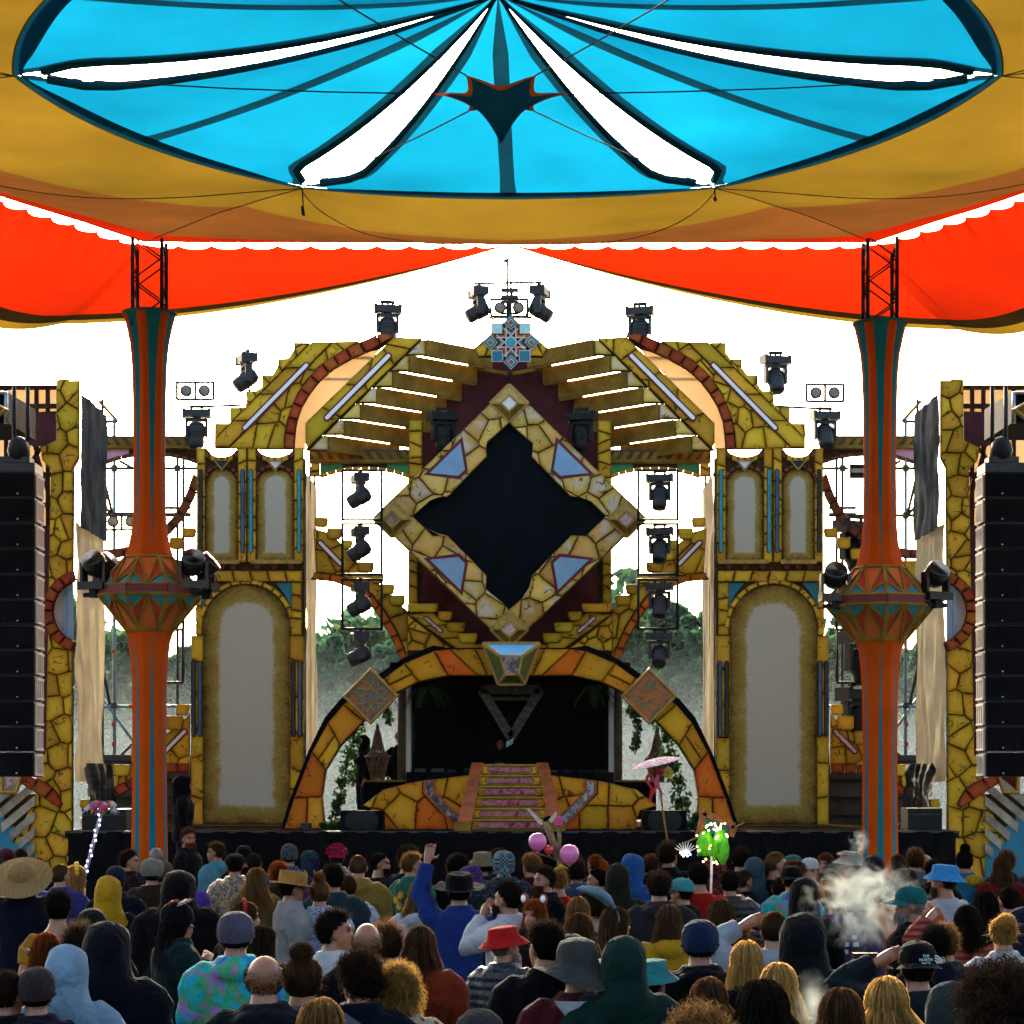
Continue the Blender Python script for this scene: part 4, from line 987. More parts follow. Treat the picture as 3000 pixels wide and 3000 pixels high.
MB().box((WX(1204, 36.4), 36.4, ZS), (WX(1796, 36.4), 36.5, WZ(1940, 36.4))).build('rear_drape', M['black_cloth'], box)
MB().box((WX(1150, 34.2), 33.5, WZ(1958, 33.6)), (WX(1840, 34.2), 36.4, WZ(1942, 33.6))).build('ceiling_drape', M['black_cloth'], box)
for m in (1, -1):
    X = mir(m); x = WX(X(1216), 35.6); MB().box((x-.02, 34.9, ZS), (x+.02, 36.4, WZ(1960, 34))).build('side_drape', M['black_cloth'], box)
    for px, mt, w in ((1178, 'wood_dark', .07), (1196, 'cream_tex', .05)):
        MB().tube([(WX(X(px), 34.8), 34.8, ZS), (WX(X(px), 34.8), 34.8, WZ(2010, 34.8))], w, 8).build('post', M[mt], box, True)
prism = thing('hanging_prism', 'dim triangular foil prism hanging in the dark booth', 'prism', tuple(W(1497, 2150, 34.6)))
TP = [W(1411, 2020, 34.6), W(1583, 2020, 34.6), W(1497, 2160, 34.6)]
iridescent('foil_dim', [(.010, .006, .008), (.05, .03, .03), (.015, .01, .012), (.09, .07, .06), (.01, .008, .01)], 7, .3, .2)
for i in range(3): MB().bar(TP[i], TP[(i+1) % 3], .14, .10, (0, 1, 0)).build('prism_bar', M['foil_dim'], prism)
MB().bar(W(1425, 2047, 34.6), W(1569, 2047, 34.6), .05, .05).build('prism_bar', M['foil_dim'], prism)
pr2 = thing('foil_shard', 'small bright blue foil shard below the hanging prism', 'foil', tuple(W(1494, 2185, 34.5)))
mk('shard', [W(1482,2190,34.5), W(1484,2172,34.5), W(1506,2162,34.5), W(1502,2180,34.5), W(1494,2176,34.44)], [(0,4,1),(1,4,2),(2,4,3),(3,4,0)], M['mirror_aqua'], pr2)

# monitor wedges and boxes at the stage edge
def wedge(x0, x1, y0, label):
    Yw = 32.25; a, b = WX(x0, Yw), WX(x1, Yw); z1 = WZ(y0, Yw)
    t = thing('floor_monitor', label, 'speaker', ((a+b)/2, Yw, ZS))
    MB().prism([(0, 0)]*0 or [(a, ZS), (b, ZS), (b, z1), (a, z1)], Yw, Yw+.5).build('cabinet', M['black_cloth'], t)
    g = MB(); g.box((a+.03, Yw-.012, ZS+.04), (b-.03, Yw, z1-.04)); g.build('grille', M['black_cloth'], t)
    for k in range(2): MB().lathe(((a*(1.3-.6*k)+b*(.7+.6*k))/2, Yw-.012, (ZS+z1)/2), [(.15, 0), (.15, .006), (.05, .012)], 16, (0, -1, 0)).build('cone', M['black_metal'], t)
wedge(997, 1122, 2375, 'black floor speaker beside the left foot of the arch'); wedge(1884, 2012, 2375, 'black floor speaker beside the right foot of the arch')
for (x, y0, w, lb) in ((895, 2412, 29, 'small black box lamp in front of the left arch foot'), (2130, 2414, 24, 'small black box lamp in front of the right arch foot')):
    t = thing('box_lamp', lb, 'lamp', tuple(W(x, 2437, 32.1))); a, b = W(x-w/2, 2436, 32.1), W(x+w/2, y0, 32.1)
    MB().box((a.x, 32.1, ZS), (b.x, 32.3, b.z)).build('housing', M['black_metal'], t); MB().box((a.x+.02, 32.09, ZS+.02), (b.x-.02, 32.1, b.z-.02)).build('lens', M['dark_slot'], t)
for (x0, x1, y0, lb) in ((240, 370, 2370, 'low black flight case at the left end of the stage'), (2660, 2760, 2368, 'low black flight case at the right end of the stage')):
    t = thing('flight_case', lb, 'case', tuple(W((x0+x1)/2, 2436, 32.6))); a, b = W(x0, 2436, 32.6), W(x1, y0, 32.6)
    MB().box((a.x, 32.6, ZS), (b.x, 33.2, b.z)).build('body', M['black_metal'], t); MB().bar((a.x, 32.59, b.z-.09), (b.x, 32.59, b.z-.09), .02).build('lid_rail', M['dark_steel'], t)

pm('tread_pale', (.38, .34, .27), .85, .3, 5, .3, c2=(.22, .18, .13))
# ---------------------------------------------------------------- side walls with half-moon windows, drapes, PA
YS = 34.0
def side_wall(m, side):
    X = mir(m); P = lambda pts: [(X(x), y) for x, y in pts]
    t = thing('side_wall', f'ragged yellow stone side wall with half-moon window at the {side} edge of the stage', 'scenery wall', (WX(X(180), YS), YS, 0))
    up = [(166,1113),(200,1110),(203,1116),(233,1115),(233,1340),(217,1372),(215,1692),(190,1700),(160,1725),(143,1750),(145,1650),(147,1520),(150,1378),(124,1348),(119,1312),(166,1290)]
    lo = [(143,1835),(165,1865),(200,1890),(214,1895),(213,2786),(0,2786),(-60,2786),(-60,2560),(40,2470),(104,2330),(110,2240),(135,2210),(138,2000)]
    mid_l = [(143,1720),(150,1690),(150,1900),(143,1870)]
    board(t, P(up), YS); board(t, P(lo), YS); voro(t, P(up), YS, 'stone', 52, .05, 1.15, seed=20); voro(t, P(lo), YS, 'stone', 62, .05, 1.1, seed=21)
    arc = lambda r, a0, a1, n: [(250 - r*math.cos(R(a0+(a1-a0)*k/n)), 1792 - r*math.sin(R(a0+(a1-a0)*k/n))) for k in range(n+1)]
    band(t, P(arc(108, -72, 72, 16)), 17, YS-.01, 'stone_red', 8, .09); board(t, P(arc(122, -74, 74, 12) + arc(96, 74, -74, 12)), YS-.006, th=.05, name='arch_backing')
    plate(t, P(arc(97, -69, 69, 16)), YS+.05, 'white_slot' if 0 else 'cream_tex', .01, 'window_pane')
    for px in (190, 208): MB().bar(W(X(px), 1705, YS+.02), W(X(px), 1880, YS+.02), .05, .02).build('window_bar', M['pale_blue'], t)
    # gem, red curve and painted stair at the foot
    arc2 = [(62,2278),(90,2292),(125,2310),(155,2332),(180,2362)]
    band(t, P(arc2), [14, 18, 22, 20, 8], YS-.04, 'stone_red', 3, .08)
    g = [(0,2246),(80,2243),(52,2326),(0,2326)]; frame(t, P(g), .07, YS-.08, .10, 'gold', 'gem_frame'); plate(t, P(g), YS-.085, 'foil_pink' if m == 1 else 'stone_rust', .01, 'gem_mirror')
    bl = [(-60,2388),(13,2388),(13,2420),(42,2420),(42,2471),(96,2471),(101,2500),(101,2786),(-60,2786)]
    plate(t, P(bl), YS-.06, 'blue_paint', .03, 'painted_panel')
    board(t, P([(-60,2326),(103,2326),(103,2560),(-60,2786)]), YS-.03, 'mortar', .03)
    for k in range(6):
        x0, y0 = -46 + 25*k, 2362 + 25*k; L_ = 103 - x0
        plate(t, P([(x0, y0), (103, y0 - .82*L_), (103, y0 - .82*L_ + 27), (x0 + 4, y0 + 27)]), YS-.066-.005*k, 'grey_tread' if k % 2 else 'tread_pale', .03, 'tread')
    # inward return: black cloth above, pale crumpled cloth below
    sg = 1 if m == 1 else -1
    xe = WX(X(232), YS)
    r = thing('return_drape', f'grey and cream cloth return on the inner side of the {side} stone wall', 'drape', (xe, YS+1, ZS))
    drape_sheet(r, xe, YS+.06, YS+2.2, 1150, 1545, sg, 'drape_dark', 'upper_cloth', .022, 3+m)
    drape_sheet(r, xe - sg*.08, YS+.06, YS+2.3, 1530, 2290, sg, 'drape', 'lower_cloth', .05, 5+m, xdrift=.0)
    drape_sheet(r, xe + sg*.07, YS+.06, YS+2.4, 2235, 2430, sg, 'black_cloth', 'hem_cloth', .04, 8+m, xdrift=.1)
    # gauze and frame behind the PA
    b = thing('gauze_screen', f'framed beige and maroon gauze screen behind the {side} speaker stack', 'screen', (WX(X(60), 36), 36, ZS))
    plate(b, P([(-120,1140),(170,1140),(170,1545),(-120,1545)]), 36.05, 'gauze', .01, 'gauze'); plate(b, P([(60,1210),(165,1205),(165,1300),(100,1310),(60,1290)]), 35.9, 'maroon', .02, 'maroon_flat'); plate(b, P([(95,1540),(150,1540),(148,2230),(100,2230)]), 34.4, 'maroon', .03, 'maroon_strip')
    for yy in (1135, 1190, 1390, 1480): MB().bar(W(X(-120), yy, 35.95), W(X(168), yy, 35.95), .07).build('rail', M['stone_maroon'], b)
    for px in (18, 107, 140): MB().bar(W(X(px), 1130, 35.95), W(X(px), 1550, 35.95), .06).build('upright', M['stone_maroon'], b)
    for (p, q) in (((60, 1390), (140, 1290)), ((100, 1300), (150, 1480)), ((40, 1480), (120, 1390))): MB().bar(W(X(p[0]), p[1], 35.92), W(X(q[0]), q[1], 35.92), .05).build('brace', M['stone_maroon'], b)
side_wall(1, 'left'); side_wall(-1, 'right')

def line_array(m, side):
    X = mir(m); Yp = 31.4; sg = 1 if m == 1 else -1
    t = thing('line_array', f'tall hanging stack of black loudspeaker modules at the {side} edge', 'loudspeaker', (WX(X(20), Yp), Yp, WZ(2245, Yp)))
    x_in = WX(X(102), Yp); x_out = WX(X(-110), Yp)
    zt = WZ(1376, Yp); h = 74.5*Yp/F
    for k in range(12):
        y = Yp - .02*max(0, k-6)*.6; z1 = zt - .04 - h*k; z0 = z1 - h + .012
        mod = bpy.data.objects.new('speaker_module', None); place(mod, t)
        a, b = sorted((x_in, x_out))
        MB().box((a, y, z0), (b, y+.55, z1)).build('cabinet', M['black_metal'], mod)
        MB().box((a+.02, y-.012, z0+.015), (b-.02, y, z1-.015)).build('grille', M['black_cloth'], mod)
        MB().lathe((WX(X(52), Yp), y-.012, z0+.05), [(.012, 0), (.012, .006)], 8, (0,-1,0)).build('badge', M['steel'], mod)
        e = x_in + sg*.015
        rg = MB()
        for q in range(4): rg.bar((e, y+.06+.13*q, z0+.03), (e, y+.06+.13*q, z1-.03), .035, .03)
        rg.bar((e, y+.04, z1-.04), (e, y+.52, z1-.04), .03); rg.bar((e, y+.04, z0+.03), (e, y+.52, z0+.03), .03)
        rg.build('rigging_plate', M['cream_tex'], mod)
    MB().box((min(x_in, x_out), Yp, zt-.03), (max(x_in, x_out), Yp+.55, zt+.10)).build('bumper_frame', M['dark_steel'], t)
    for px in (30, 70):
        MB().tube([(WX(X(px), Yp), Yp+.25, zt+.1), (WX(X(px), Yp), Yp+.25, zt+1.2)], .03, 8).build('chain', M['black_metal'], t, True)
    MB().ball((WX(X(45), Yp), Yp+.2, zt+.30), (.16, .16, .2)).build('chain_hoist', M['black_metal'], t, True)
    MB().box((WX(X(40), Yp)-.22, Yp+.1, zt+.12), (WX(X(40), Yp)+.2, Yp+.4, zt+.2)).build('hoist_hook', M['dark_steel'], t)
    c = thing('roof_cover', f'black boxed cover above the {side} speaker stack with pale pipe', 'cover', (WX(X(20), 32), 32, zt + .9))
    MB().add([W(X(-60),1150,32), W(X(25),1150,32), W(X(104),1200,34.2), W(X(-60),1200,34.2), W(X(-60),1240,32), W(X(25),1240,32), W(X(104),1290,34.2), W(X(-60),1290,34.2)], [(0,1,2,3),(4,7,6,5),(0,4,5,1),(1,5,6,2),(2,6,7,3),(3,7,4,0)]).build('cover_box', M['black_cloth'], c)
    MB().tube([W(X(18),1150,31.95), W(X(18),1240,31.95)], .03, 8).tube([W(X(-40),1150,31.95), W(X(22),1152,31.95)], .025, 8).build('pipe', M['steel'], c, True)
    gm = thing('corner_gem', f'gold faceted corner gem at the {side} picture edge above the speakers', 'ornament', tuple(W(X(-10), 1225, 31.7)))
    q = [(-60,1195),(-30,1168),(27,1200),(-10,1228),(-60,1228)]
    frame(gm, [(X(x), y) for x, y in q], .05, 31.7, .08, 'gold', 'gold_frame'); plate(gm, [(X(x), y) for x, y in q], 31.72, 'wood', .02, 'facet')
line_array(1, 'left'); line_array(-1, 'right')

# ---------------------------------------------------------------- scaffolding behind the stage
pm('scaffold_blue', (.12, .24, .30), .4, .25, 6, .05, metal=.4)
def scaffold(m, side):
    X = mir(m); Ysc = 38.2
    t = thing('scaffolding', f'bare tube scaffolding between the {side} side wall and tower', 'scaffold', (WX(X(350), Ysc), Ysc, 0))
    tb = lambda p, q, mt='dark_steel', r=.026, Y2=None: MB().tube([W(X(p[0]), p[1], Ysc), W(X(q[0]), q[1], Y2 or Ysc)], r, 8).build('tube', M[mt], t, True)
    tb((335, 1225), (335, 2420), 'scaffold_blue', .03); tb((300, 1170), (300, 2420)); tb((520, 1335), (520, 2420)); tb((537, 1340), (537, 1990)); tb((290, 1175), (345, 1235), 'wood'); tb((285, 1235), (345, 1235))
    tb((282, 1372), (600, 1372)); tb((282, 1510), (560, 1510)); tb((480, 1488), (560, 1488)); tb((480, 1506), (560, 1506))
    tb((290, 1340), (330, 1510)); tb((285, 1460), (335, 1515)); tb((350, 1350), (400, 1378)); tb((290, 1510), (300, 1640)); tb((280, 2070), (600, 2068), 'scaffold_blue'); tb((282, 1850), (322, 2065)); tb((275, 2010), (400, 2185), 'scaffold_blue'); tb((270, 2120), (295, 2280)); tb((285, 2280), (480, 2090))
    for (px, py, mt) in ((333, 1908, 'red_cloth'), (333, 2122, 'red_cloth'), (333, 2180, 'red_cloth'), (384, 2069, 'red_cloth')):
        MB().tube([W(X(px), py-6, Ysc-.001), W(X(px), py+6, Ysc-.001)] if px == 333 else [W(X(px-6), py, Ysc), W(X(px+6), py, Ysc)], .036, 8).build('coupler', M[mt], t, True)
    for (px, py) in ((335, 1372), (335, 1510), (520, 1510), (335, 2068), (300, 1510), (520, 1372)):
        MB().box(tuple(W(X(px), py, Ysc) - Vector((.05, .05, .05))), tuple(W(X(px), py, Ysc) + Vector((.05, .04, .05)))).build('coupler', M['dark_steel'], t)
    # thin hanging ladder beside the tower
    l = thing('light_ladder', f'black pipe light ladder beside the outer edge of the {side} tower', 'light ladder', tuple(W(X(530), 2005, 37.4)))
    for (p, q) in (((535, 1840), (535, 2000)), ((480, 2000), (537, 2000)), ((515, 1845), (537, 1845)), ((537, 1660), (537, 1845))):
        MB().tube([W(X(p[0]), p[1], 37.4), W(X(q[0]), q[1], 37.4)], .022, 8).build('pipe', M['black_metal'], l, True)
scaffold(1, 'left'); scaffold(-1, 'right')

# ---------------------------------------------------------------- lamps
def moving_head(p, label, tilt=0., pan=0., s=1., group='moving head lamps', up=False, mat='dark_steel', pole=None):
    """p: clamp point; hangs below it (or stands above when up). tilt: degrees of the head from straight down, pan about the vertical"""
    t = thing('moving_head', label, 'stage lamp', tuple(p), group); sg = -1 if not up else 1
    B = M[mat]; rot = Matrix.Rotation(R(pan), 3, 'Z')
    def tr(v): return Vector(p) + rot @ (Vector((v[0], v[1], v[2]*(-sg) if False else v[2])) * s)
    def put(mb, name, mt, par=t, smooth=False):
        mb.v = [tr(v) for v in mb.v]; return mb.build(name, mt, par, smooth)
    z = lambda d: sg*d
    b = MB(); b.box((-.18, -.13, min(z(.06), z(.18))), (.18, .13, max(z(.06), z(.18)))); put(b, 'base', B)
    for q in (-1, 1):
        b = MB(); b.add([(q*.18, -.14, z(.05)), (q*.24, -.14, z(.04)), (q*.235, -.14, z(.20)), (q*.17, -.14, z(.16)), (q*.18, .14, z(.05)), (q*.24, .14, z(.04)), (q*.235, .14, z(.20)), (q*.17, .14, z(.16))], [(0,1,2,3),(7,6,5,4),(0,4,5,1),(1,5,6,2),(2,6,7,3),(3,7,4,0)])
        put(b, 'rain_flap', B)
    b = MB(); b.tube([(-.09, 0, z(.0)), (-.09, 0, z(.07))], .022, 8); b.tube([(.09, 0, z(0)), (.09, 0, z(.07))], .022, 8); b.box((-.12, -.03, min(z(-.03), z(.02))), (.12, .03, max(z(-.03), z(.02)))); put(b, 'clamp', M['black_metal'])
    b = MB(); b.lathe((0, 0, z(.18)), [(.07, 0), (.07, z(.05))], 12)
    for q in (-1, 1): b.box((q*.17-.025, -.06, min(z(.2), z(.52))), (q*.17+.025, .06, max(z(.2), z(.52))))
    b.box((-.19, -.06, min(z(.2), z(.25))), (.19, .06, max(z(.2), z(.25)))); put(b, 'yoke', B)
    d = Vector((0, -math.sin(R(tilt)), sg*math.cos(R(tilt)))); c = Vector((0, 0, z(.46)))
    hd = MB(); hd.lathe(c - d*.20, [(.06, 0), (.12, .02), (.145, .08), (.145, .24), (.13, .26), (.135, .34), (.125, .42), (.12, .425)], 16, d); h = put(hd, 'head', B, t, True)
    ln = MB(); ln.lathe(c + d*.222, [(.115, 0), (.10, .012), (.06, .02)], 16, d); put(ln, 'lens', M['dark_slot'], h, True)
    fn = MB()
    for q in range(3): fn.lathe(c - d*(.13-.06*q), [(.152, 0), (.152, .012)], 16, d)
    put(fn, 'cooling_rib', M['black_metal'], h)
    if pole is not None: MB().tube([p, pole], .02, 8).build('pole', M['black_metal'], t, True)
    return t
def blinder(p, label, s=1.):
    t = thing('blinder_lamp', label, 'stage lamp', tuple(p), 'two-lens blinder lamps'); x, y, z = p
    b = MB()
    for q in (-1, 1): b.bar((x-.16*s, y, z+q*.075*s), (x+.16*s, y, z+q*.075*s), .035); b.bar((x+q*.16*s, y, z-.08*s), (x+q*.16*s, y, z+.08*s), .04)
    b.bar((x, y, z-.08*s), (x, y, z+.08*s), .04); b.build('housing', M['black_metal'], t)
    for q in (-1, 1):
        o = MB().lathe((x+q*.08*s, y+.06, z), [(.03*s, 0), (.052*s, .04), (.054*s, .07)], 16, (0,-1,0)).build('reflector', M['dark_steel'], t, True)
        MB().lathe((x+q*.08*s, y-.012, z), [(.042*s, 0), (.03*s, .008)], 16, (0,-1,0)).build('lens', M['grey_tread'], o, True)
    return t
def hang(px, py, Y, *a, **k): return moving_head(W(px, py, Y), *a, **k)
# crown of the stage
hang(1401, 838, 36.6, 'grey moving head lamp tilted left beside the top mast of the stage', 60, -75, 0.9, pole=W(1445, 935, 36.6))
hang(1582, 836, 36.6, 'grey moving head lamp tilted right beside the top mast of the stage', 55, 75, 0.9, pole=W(1537, 935, 36.6))
hang(1135, 886, 36.3, 'grey moving head lamp pointing down at the top of the left red arch', 8, 10, 0.95, pole=W(1160, 992, 36.3))
hang(1875, 892, 36.3, 'grey moving head lamp pointing down at the top of the right red arch', 10, -10, 0.95, pole=W(1832, 1000, 36.3))
hang(722, 1032, 36.4, 'grey moving head lamp tilted left above the steps of the left wing', 50, -70, 0.95, pole=W(733, 1180, 36.4))
hang(2272, 1035, 36.4, 'grey moving head lamp facing down above the steps of the right wing', 25, 15, 0.95, pole=W(2262, 1185, 36.4))
hang(576, 1192, 36.4, 'grey moving head lamp pointing down at the outer end of the left wing', 5, 5, 0.95, pole=W(725, 1186, 36.4))
hang(2417, 1198, 36.4, 'grey moving head lamp facing front at the outer end of the right wing', 28, 10, 0.95, pole=W(2262, 1190, 36.4))
blinder(W(572, 1145, 36.4), 'two-lens blinder lamp above the outer left wing lamp', 1.85); blinder(W(2417, 1151, 36.4), 'two-lens blinder lamp above the outer right wing lamp', 1.85)
blinder(W(1492, 902, 36.5), 'two-lens blinder lamp on the top mast above the rosette', 1.85); blinder(W(357, 1528, 38.0), 'two-lens blinder lamp on the scaffolding left of the left mast', 1.85)
tm = thing('top_mast', 'thin black pipe mast with cross bar and strobe at the stage top', 'light mast', tuple(W(1490, 990, 36.7)))
for (p, q) in (((1486, 758), (1486, 990)), ((1497, 812), (1497, 985)), ((1388, 831), (1596, 826)), ((1425, 932), (1558, 930)), ((1467, 919), (1520, 918))):
    MB().tube([W(p[0], p[1], 36.75), W(q[0], q[1], 36.75)], .02, 8).build('pipe', M['black_metal'], tm, True)
MB().tube([W(1475, 764, 36.75), W(1490, 764, 36.75)], .03, 6).build('clamp', M['black_metal'], tm)
sb = bpy.data.objects.new('strobe', None); place(sb, tm)
for (y0, y1) in ((844, 854), (864, 886)): MB().box(tuple(W(1467, y1, 36.6)), tuple(W(1519, y0, 36.6) + Vector((0, .12, 0)))).build('strobe_body', M['dark_steel'], sb)
for x in (1467, 1483, 1499, 1515): MB().box(tuple(W(x, 866, 36.62)), tuple(W(x+4, 852, 36.62) + Vector((0, .08, 0)))).build('strobe_bar', M['dark_steel'], sb)
hang(1298, 1200, 35.6, 'black profile lamp hanging under the left plank beams', 12, 20, .95, mat='black_metal', group='black profile lamps')
hang(1704, 1200, 35.6, 'black profile lamp hanging under the right plank beams', 12, -20, .95, mat='black_metal', group='black profile lamps')
# ladders of lamps either side of the diamond
ords = ['topmost', 'second from the top', 'third from the top', 'lowest']
for m, s in ((1, 'left'), (-1, 'right')):
    X = mir(m); Yl = 34.9
    l = thing('light_ladder', f'hanging pipe light ladder between the {s} tower and the diamond', 'light ladder', tuple(W(X(1060), 1845, Yl)))
    for (a, b) in ((1378, 1523), (1535, 1683), (1698, 1842)):
        for (p, q) in (((1003, a), (1003, b)), ((1118, a), (1118, b)), ((1000, b), (1122, b)), ((1000, a), (1122, a))):
            MB().tube([W(X(p[0]), p[1], Yl), W(X(q[0]), q[1], Yl)], .020, 8).build('pipe', M['black_metal'], l, True)
    for k, y in enumerate((1382, 1538, 1700, 1846)):
        hang(X(1055), y, Yl, f'moving head lamp on the {s} light ladder, {ords[k]} of its four', (58, 55, 60, 62)[k] if m == 1 else (20, 30, 25, 45)[k], -78 if m == 1 else -12, .86)
for (px, py, lb) in ((2505, 1515, 'upper black moving head lamp half hidden behind the right mast'), (2520, 1840, 'middle black moving head lamp half hidden behind the right mast'), (2512, 2006, 'lowest black moving head lamp half hidden behind the right mast')):
    hang(px, py, 37.0, lb, 25, 30, 1.35, mat='black_metal')
fx = thing('flood_lamp', 'dark flood lamp hanging under the right outer bridge', 'stage lamp', tuple(W(2515, 1355, 37)))
MB().box(tuple(W(2490, 1398, 37)), tuple(W(2536, 1360, 37) + Vector((0, .2, 0)))).build('housing', M['black_metal'], fx); MB().box(tuple(W(2494, 1384, 36.98)), tuple(W(2532, 1372, 36.98) + Vector((0, .02, 0)))).build('lens', M['steel'], fx)
# beam lamps clamped on the mast lanterns
def mast_lamp(px, py, Y, label, yaw, s=1.):
    p = W(px, py, Y); t = thing('beam_lamp', label, 'stage lamp', tuple(p), 'black beam lamps on the mast lanterns'); rot = Matrix.Rotation(R(yaw), 3, 'Z'); B = M['black_gloss']
    def put(mb, n, mt, par=t, sm=True): mb.v = [p + rot @ (v*s) for v in mb.v]; return mb.build(n, mt, par, sm)
    d = Vector((0, -.8, .6)); h = put(MB().lathe(Vector((0, .02, .25)) - d*.15, [(.05, 0), (.12, .03), (.15, .10), (.15, .24), (.14, .28)], 16, d), 'head', B)
    put(MB().lathe(Vector((0, .02, .25)) + d*.131, [(.12, 0), (.08, -.015), (.02, -.02)], 14, d), 'lens', M['dark_slot'], h)
    b = MB()
    for q in (-1, 1): b = MB(); b.box((q*.17-.02, -.05, .02), (q*.17+.02, .07, .28)); put(b, 'yoke_arm', B, t, False)
    pass; put(MB().box((-.19, -.11, -.07), (.19, .13, .03)), 'base', B, t, False)
    b = MB(); b.tube([(-.16, 0, -.13), (.16, 0, -.13)], .03, 8); b.box((-.05, -.05, -.17), (.05, .05, -.07)); put(b, 'clamp', M['black_metal'], t, False)
pm('black_gloss', (.008, .009, .010), .25, .2, 10, 0, spec=.35)
for (px, py, Y, lb, yaw) in ((277, 1712, 28.45, 'outer front beam lamp on the left mast lantern', -25), (312, 1716, 28.9, 'outer rear beam lamp on the left mast lantern', 60), (565, 1708, 28.45, 'inner front beam lamp on the left mast lantern', 15), (607, 1716, 28.85, 'inner rear beam lamp on the left mast lantern', 80),
                             (2447, 1746, 28.45, 'inner beam lamp on the right mast lantern', 5), (2743, 1742, 28.45, 'outer beam lamp on the right mast lantern', 30)):
    mast_lamp(px, py, Y, lb, yaw, 1.0)

# ---------------------------------------------------------------- plants and props on stage
def leafmat(name, c):
    m, nt, b = _nt(name); nt.nodes.remove(b); N = nt.nodes.new; L = nt.links.new
    oi = N('ShaderNodeNewGeometry'); cr = N('ShaderNodeValToRGB'); cr.color_ramp.elements[0].color = rgb(tuple(x*.45 for x in c)); cr.color_ramp.elements[1].color = rgb(tuple(x*1.3 for x in c)); L(oi.outputs['Random Per Island'], cr.inputs[0])
    d, t_, mx = N('ShaderNodeBsdfDiffuse'), N('ShaderNodeBsdfTranslucent'), N('ShaderNodeMixShader'); mx.inputs[0].default_value = .4
    L(cr.outputs[0], d.inputs[0]); L(cr.outputs[0], t_.inputs[0]); L(d.outputs[0], mx.inputs[1]); L(t_.outputs[0], mx.inputs[2]); L(mx.outputs[0], nt.nodes['Material Output'].inputs['Surface']); MATS[name] = m
leafmat('leaf', (.035, .075, .028)); leafmat('leaf_far', (.045, .12, .06)); leafmat('leaf_far2', (.075, .13, .045))
pm('bark', (.06, .045, .03), .9, .4, 6, .4)
def leafball(mb, c, r, n, s, rr, aspect=2.):
    for _ in range(n):
        while True:
            v = Vector((rr.uniform(-1, 1), rr.uniform(-1, 1), rr.uniform(-1, 1)))
            if .25 < v.length < 1: break
        p = Vector(c) + Vector((v.x*r[0], v.y*r[1], v.z*r[2])); a = Vector((rr.gauss(0, 1), rr.gauss(0, 1), rr.gauss(0, 1))).normalized(); b = a.cross(Vector((rr.gauss(0, 1), rr.gauss(0, 1), rr.gauss(0, 1)))).normalized()
        q = s*rr.uniform(.6, 1.3); mb.add([p - a*q, p + b*q/aspect, p + a*q, p - b*q/aspect], [(0, 1, 2, 3)])
def vine(label, pts, r, n, s, Y, name='hanging_plant', seed=0):
    rr = random.Random(seed+3); P3 = [W(x, y, Y) for x, y in pts]; t = thing(name, label, 'plant', tuple(P3[-1])); mb = MB()
    for i in range(len(P3)-1):
        k = max(2, int((P3[i+1]-P3[i]).length/ (r*.8)))
        for j in range(k): leafball(mb, P3[i].lerp(P3[i+1], j/k) + Vector((rr.gauss(0, r*.2), 0, rr.gauss(0, r*.2))), (r*rr.uniform(.6, 1.2),)*3, n, s, rr)
    mb.build('foliage', M['leaf'], t); MB().tube(P3, .012, 5).build('stem', M['bark'], t)
vine('leafy vine trailing inside the left leg of the arch', [(1060,2090),(1040,2150),(1020,2220),(1005,2300),(985,2380),(975,2430)], .13, 40, .05, 33.7, seed=1)
vine('leafy vine trailing inside the right leg of the arch', [(1930,2090),(1950,2150),(1965,2220),(1985,2300),(2000,2380),(2015,2432)], .16, 50, .05, 33.7, seed=2)
vine('short vine drooping below the left square ornament', [(1128,2070),(1140,2095),(1142,2125)], .07, 26, .045, 33.3, seed=3)
vine('short vine drooping below the right square ornament', [(1850,2080),(1866,2120),(1870,2170),(1860,2210)], .08, 26, .045, 33.3, seed=4)
vine('low dark greenery on the floor at the left arch foot', [(945,2425),(990,2425),(1020,2430)], .07, 40, .05, 32.8, seed=5)
vine('low dark greenery on the floor at the right arch foot', [(2020,2425),(2045,2400),(2050,2430)], .12, 40, .05, 32.8, seed=6)
def palm(label, px, py, Y, n, L_, down, seed=0):
    rr = random.Random(seed); c = W(px, py, Y); t = thing('palm_plant', label, 'plant', tuple(c))
    for k in range(n):
        a = 2*math.pi*k/n + rr.uniform(-.3, .3); mb = MB(); d = Vector((math.cos(a), math.sin(a)*.6, 0)); pts = []
        for j in range(9): f = j/8; pts.append(c + d*L_*f*.8 + Vector((0, 0, (.25*f - (.9 if down else .45)*f*f)*L_)))
        mb.tube(pts, [.012*(1-j/10) for j in range(9)], 4)
        for j in range(1, 9):
            dd = (pts[j]-pts[j-1]).normalized()
            for sg in (-1, 1):
                o = dd.cross(Vector((0, 0, 1))).normalized()*sg
                for e in (0, .5): p = pts[j-1].lerp(pts[j], e); tip = p + (o*.8 + dd*.7 - Vector((0, 0, .35))).normalized()*L_*.42*(1-j/14); w = dd*.014; mb.add([p-w, p+w, tip], [(0, 1, 2)])
        mb.build('frond', M['leaf'], t)
palm('palm fronds hanging inside the top left of the arch', 1250, 2010, 34.0, 7, .5, True, 1); palm('palm fronds hanging inside the top right of the arch', 1742, 2010, 34.0, 7, .5, True, 2); palm('small palm plant on the floor behind the left speaker', 1048, 2400, 33.4, 8, .45, False, 3)
palm('small palm plant against the right arch foot', 2085, 2330, 33.3, 7, .3, False, 4)
pm('rattan', (.16, .085, .04), .7, .4, 20, .2)
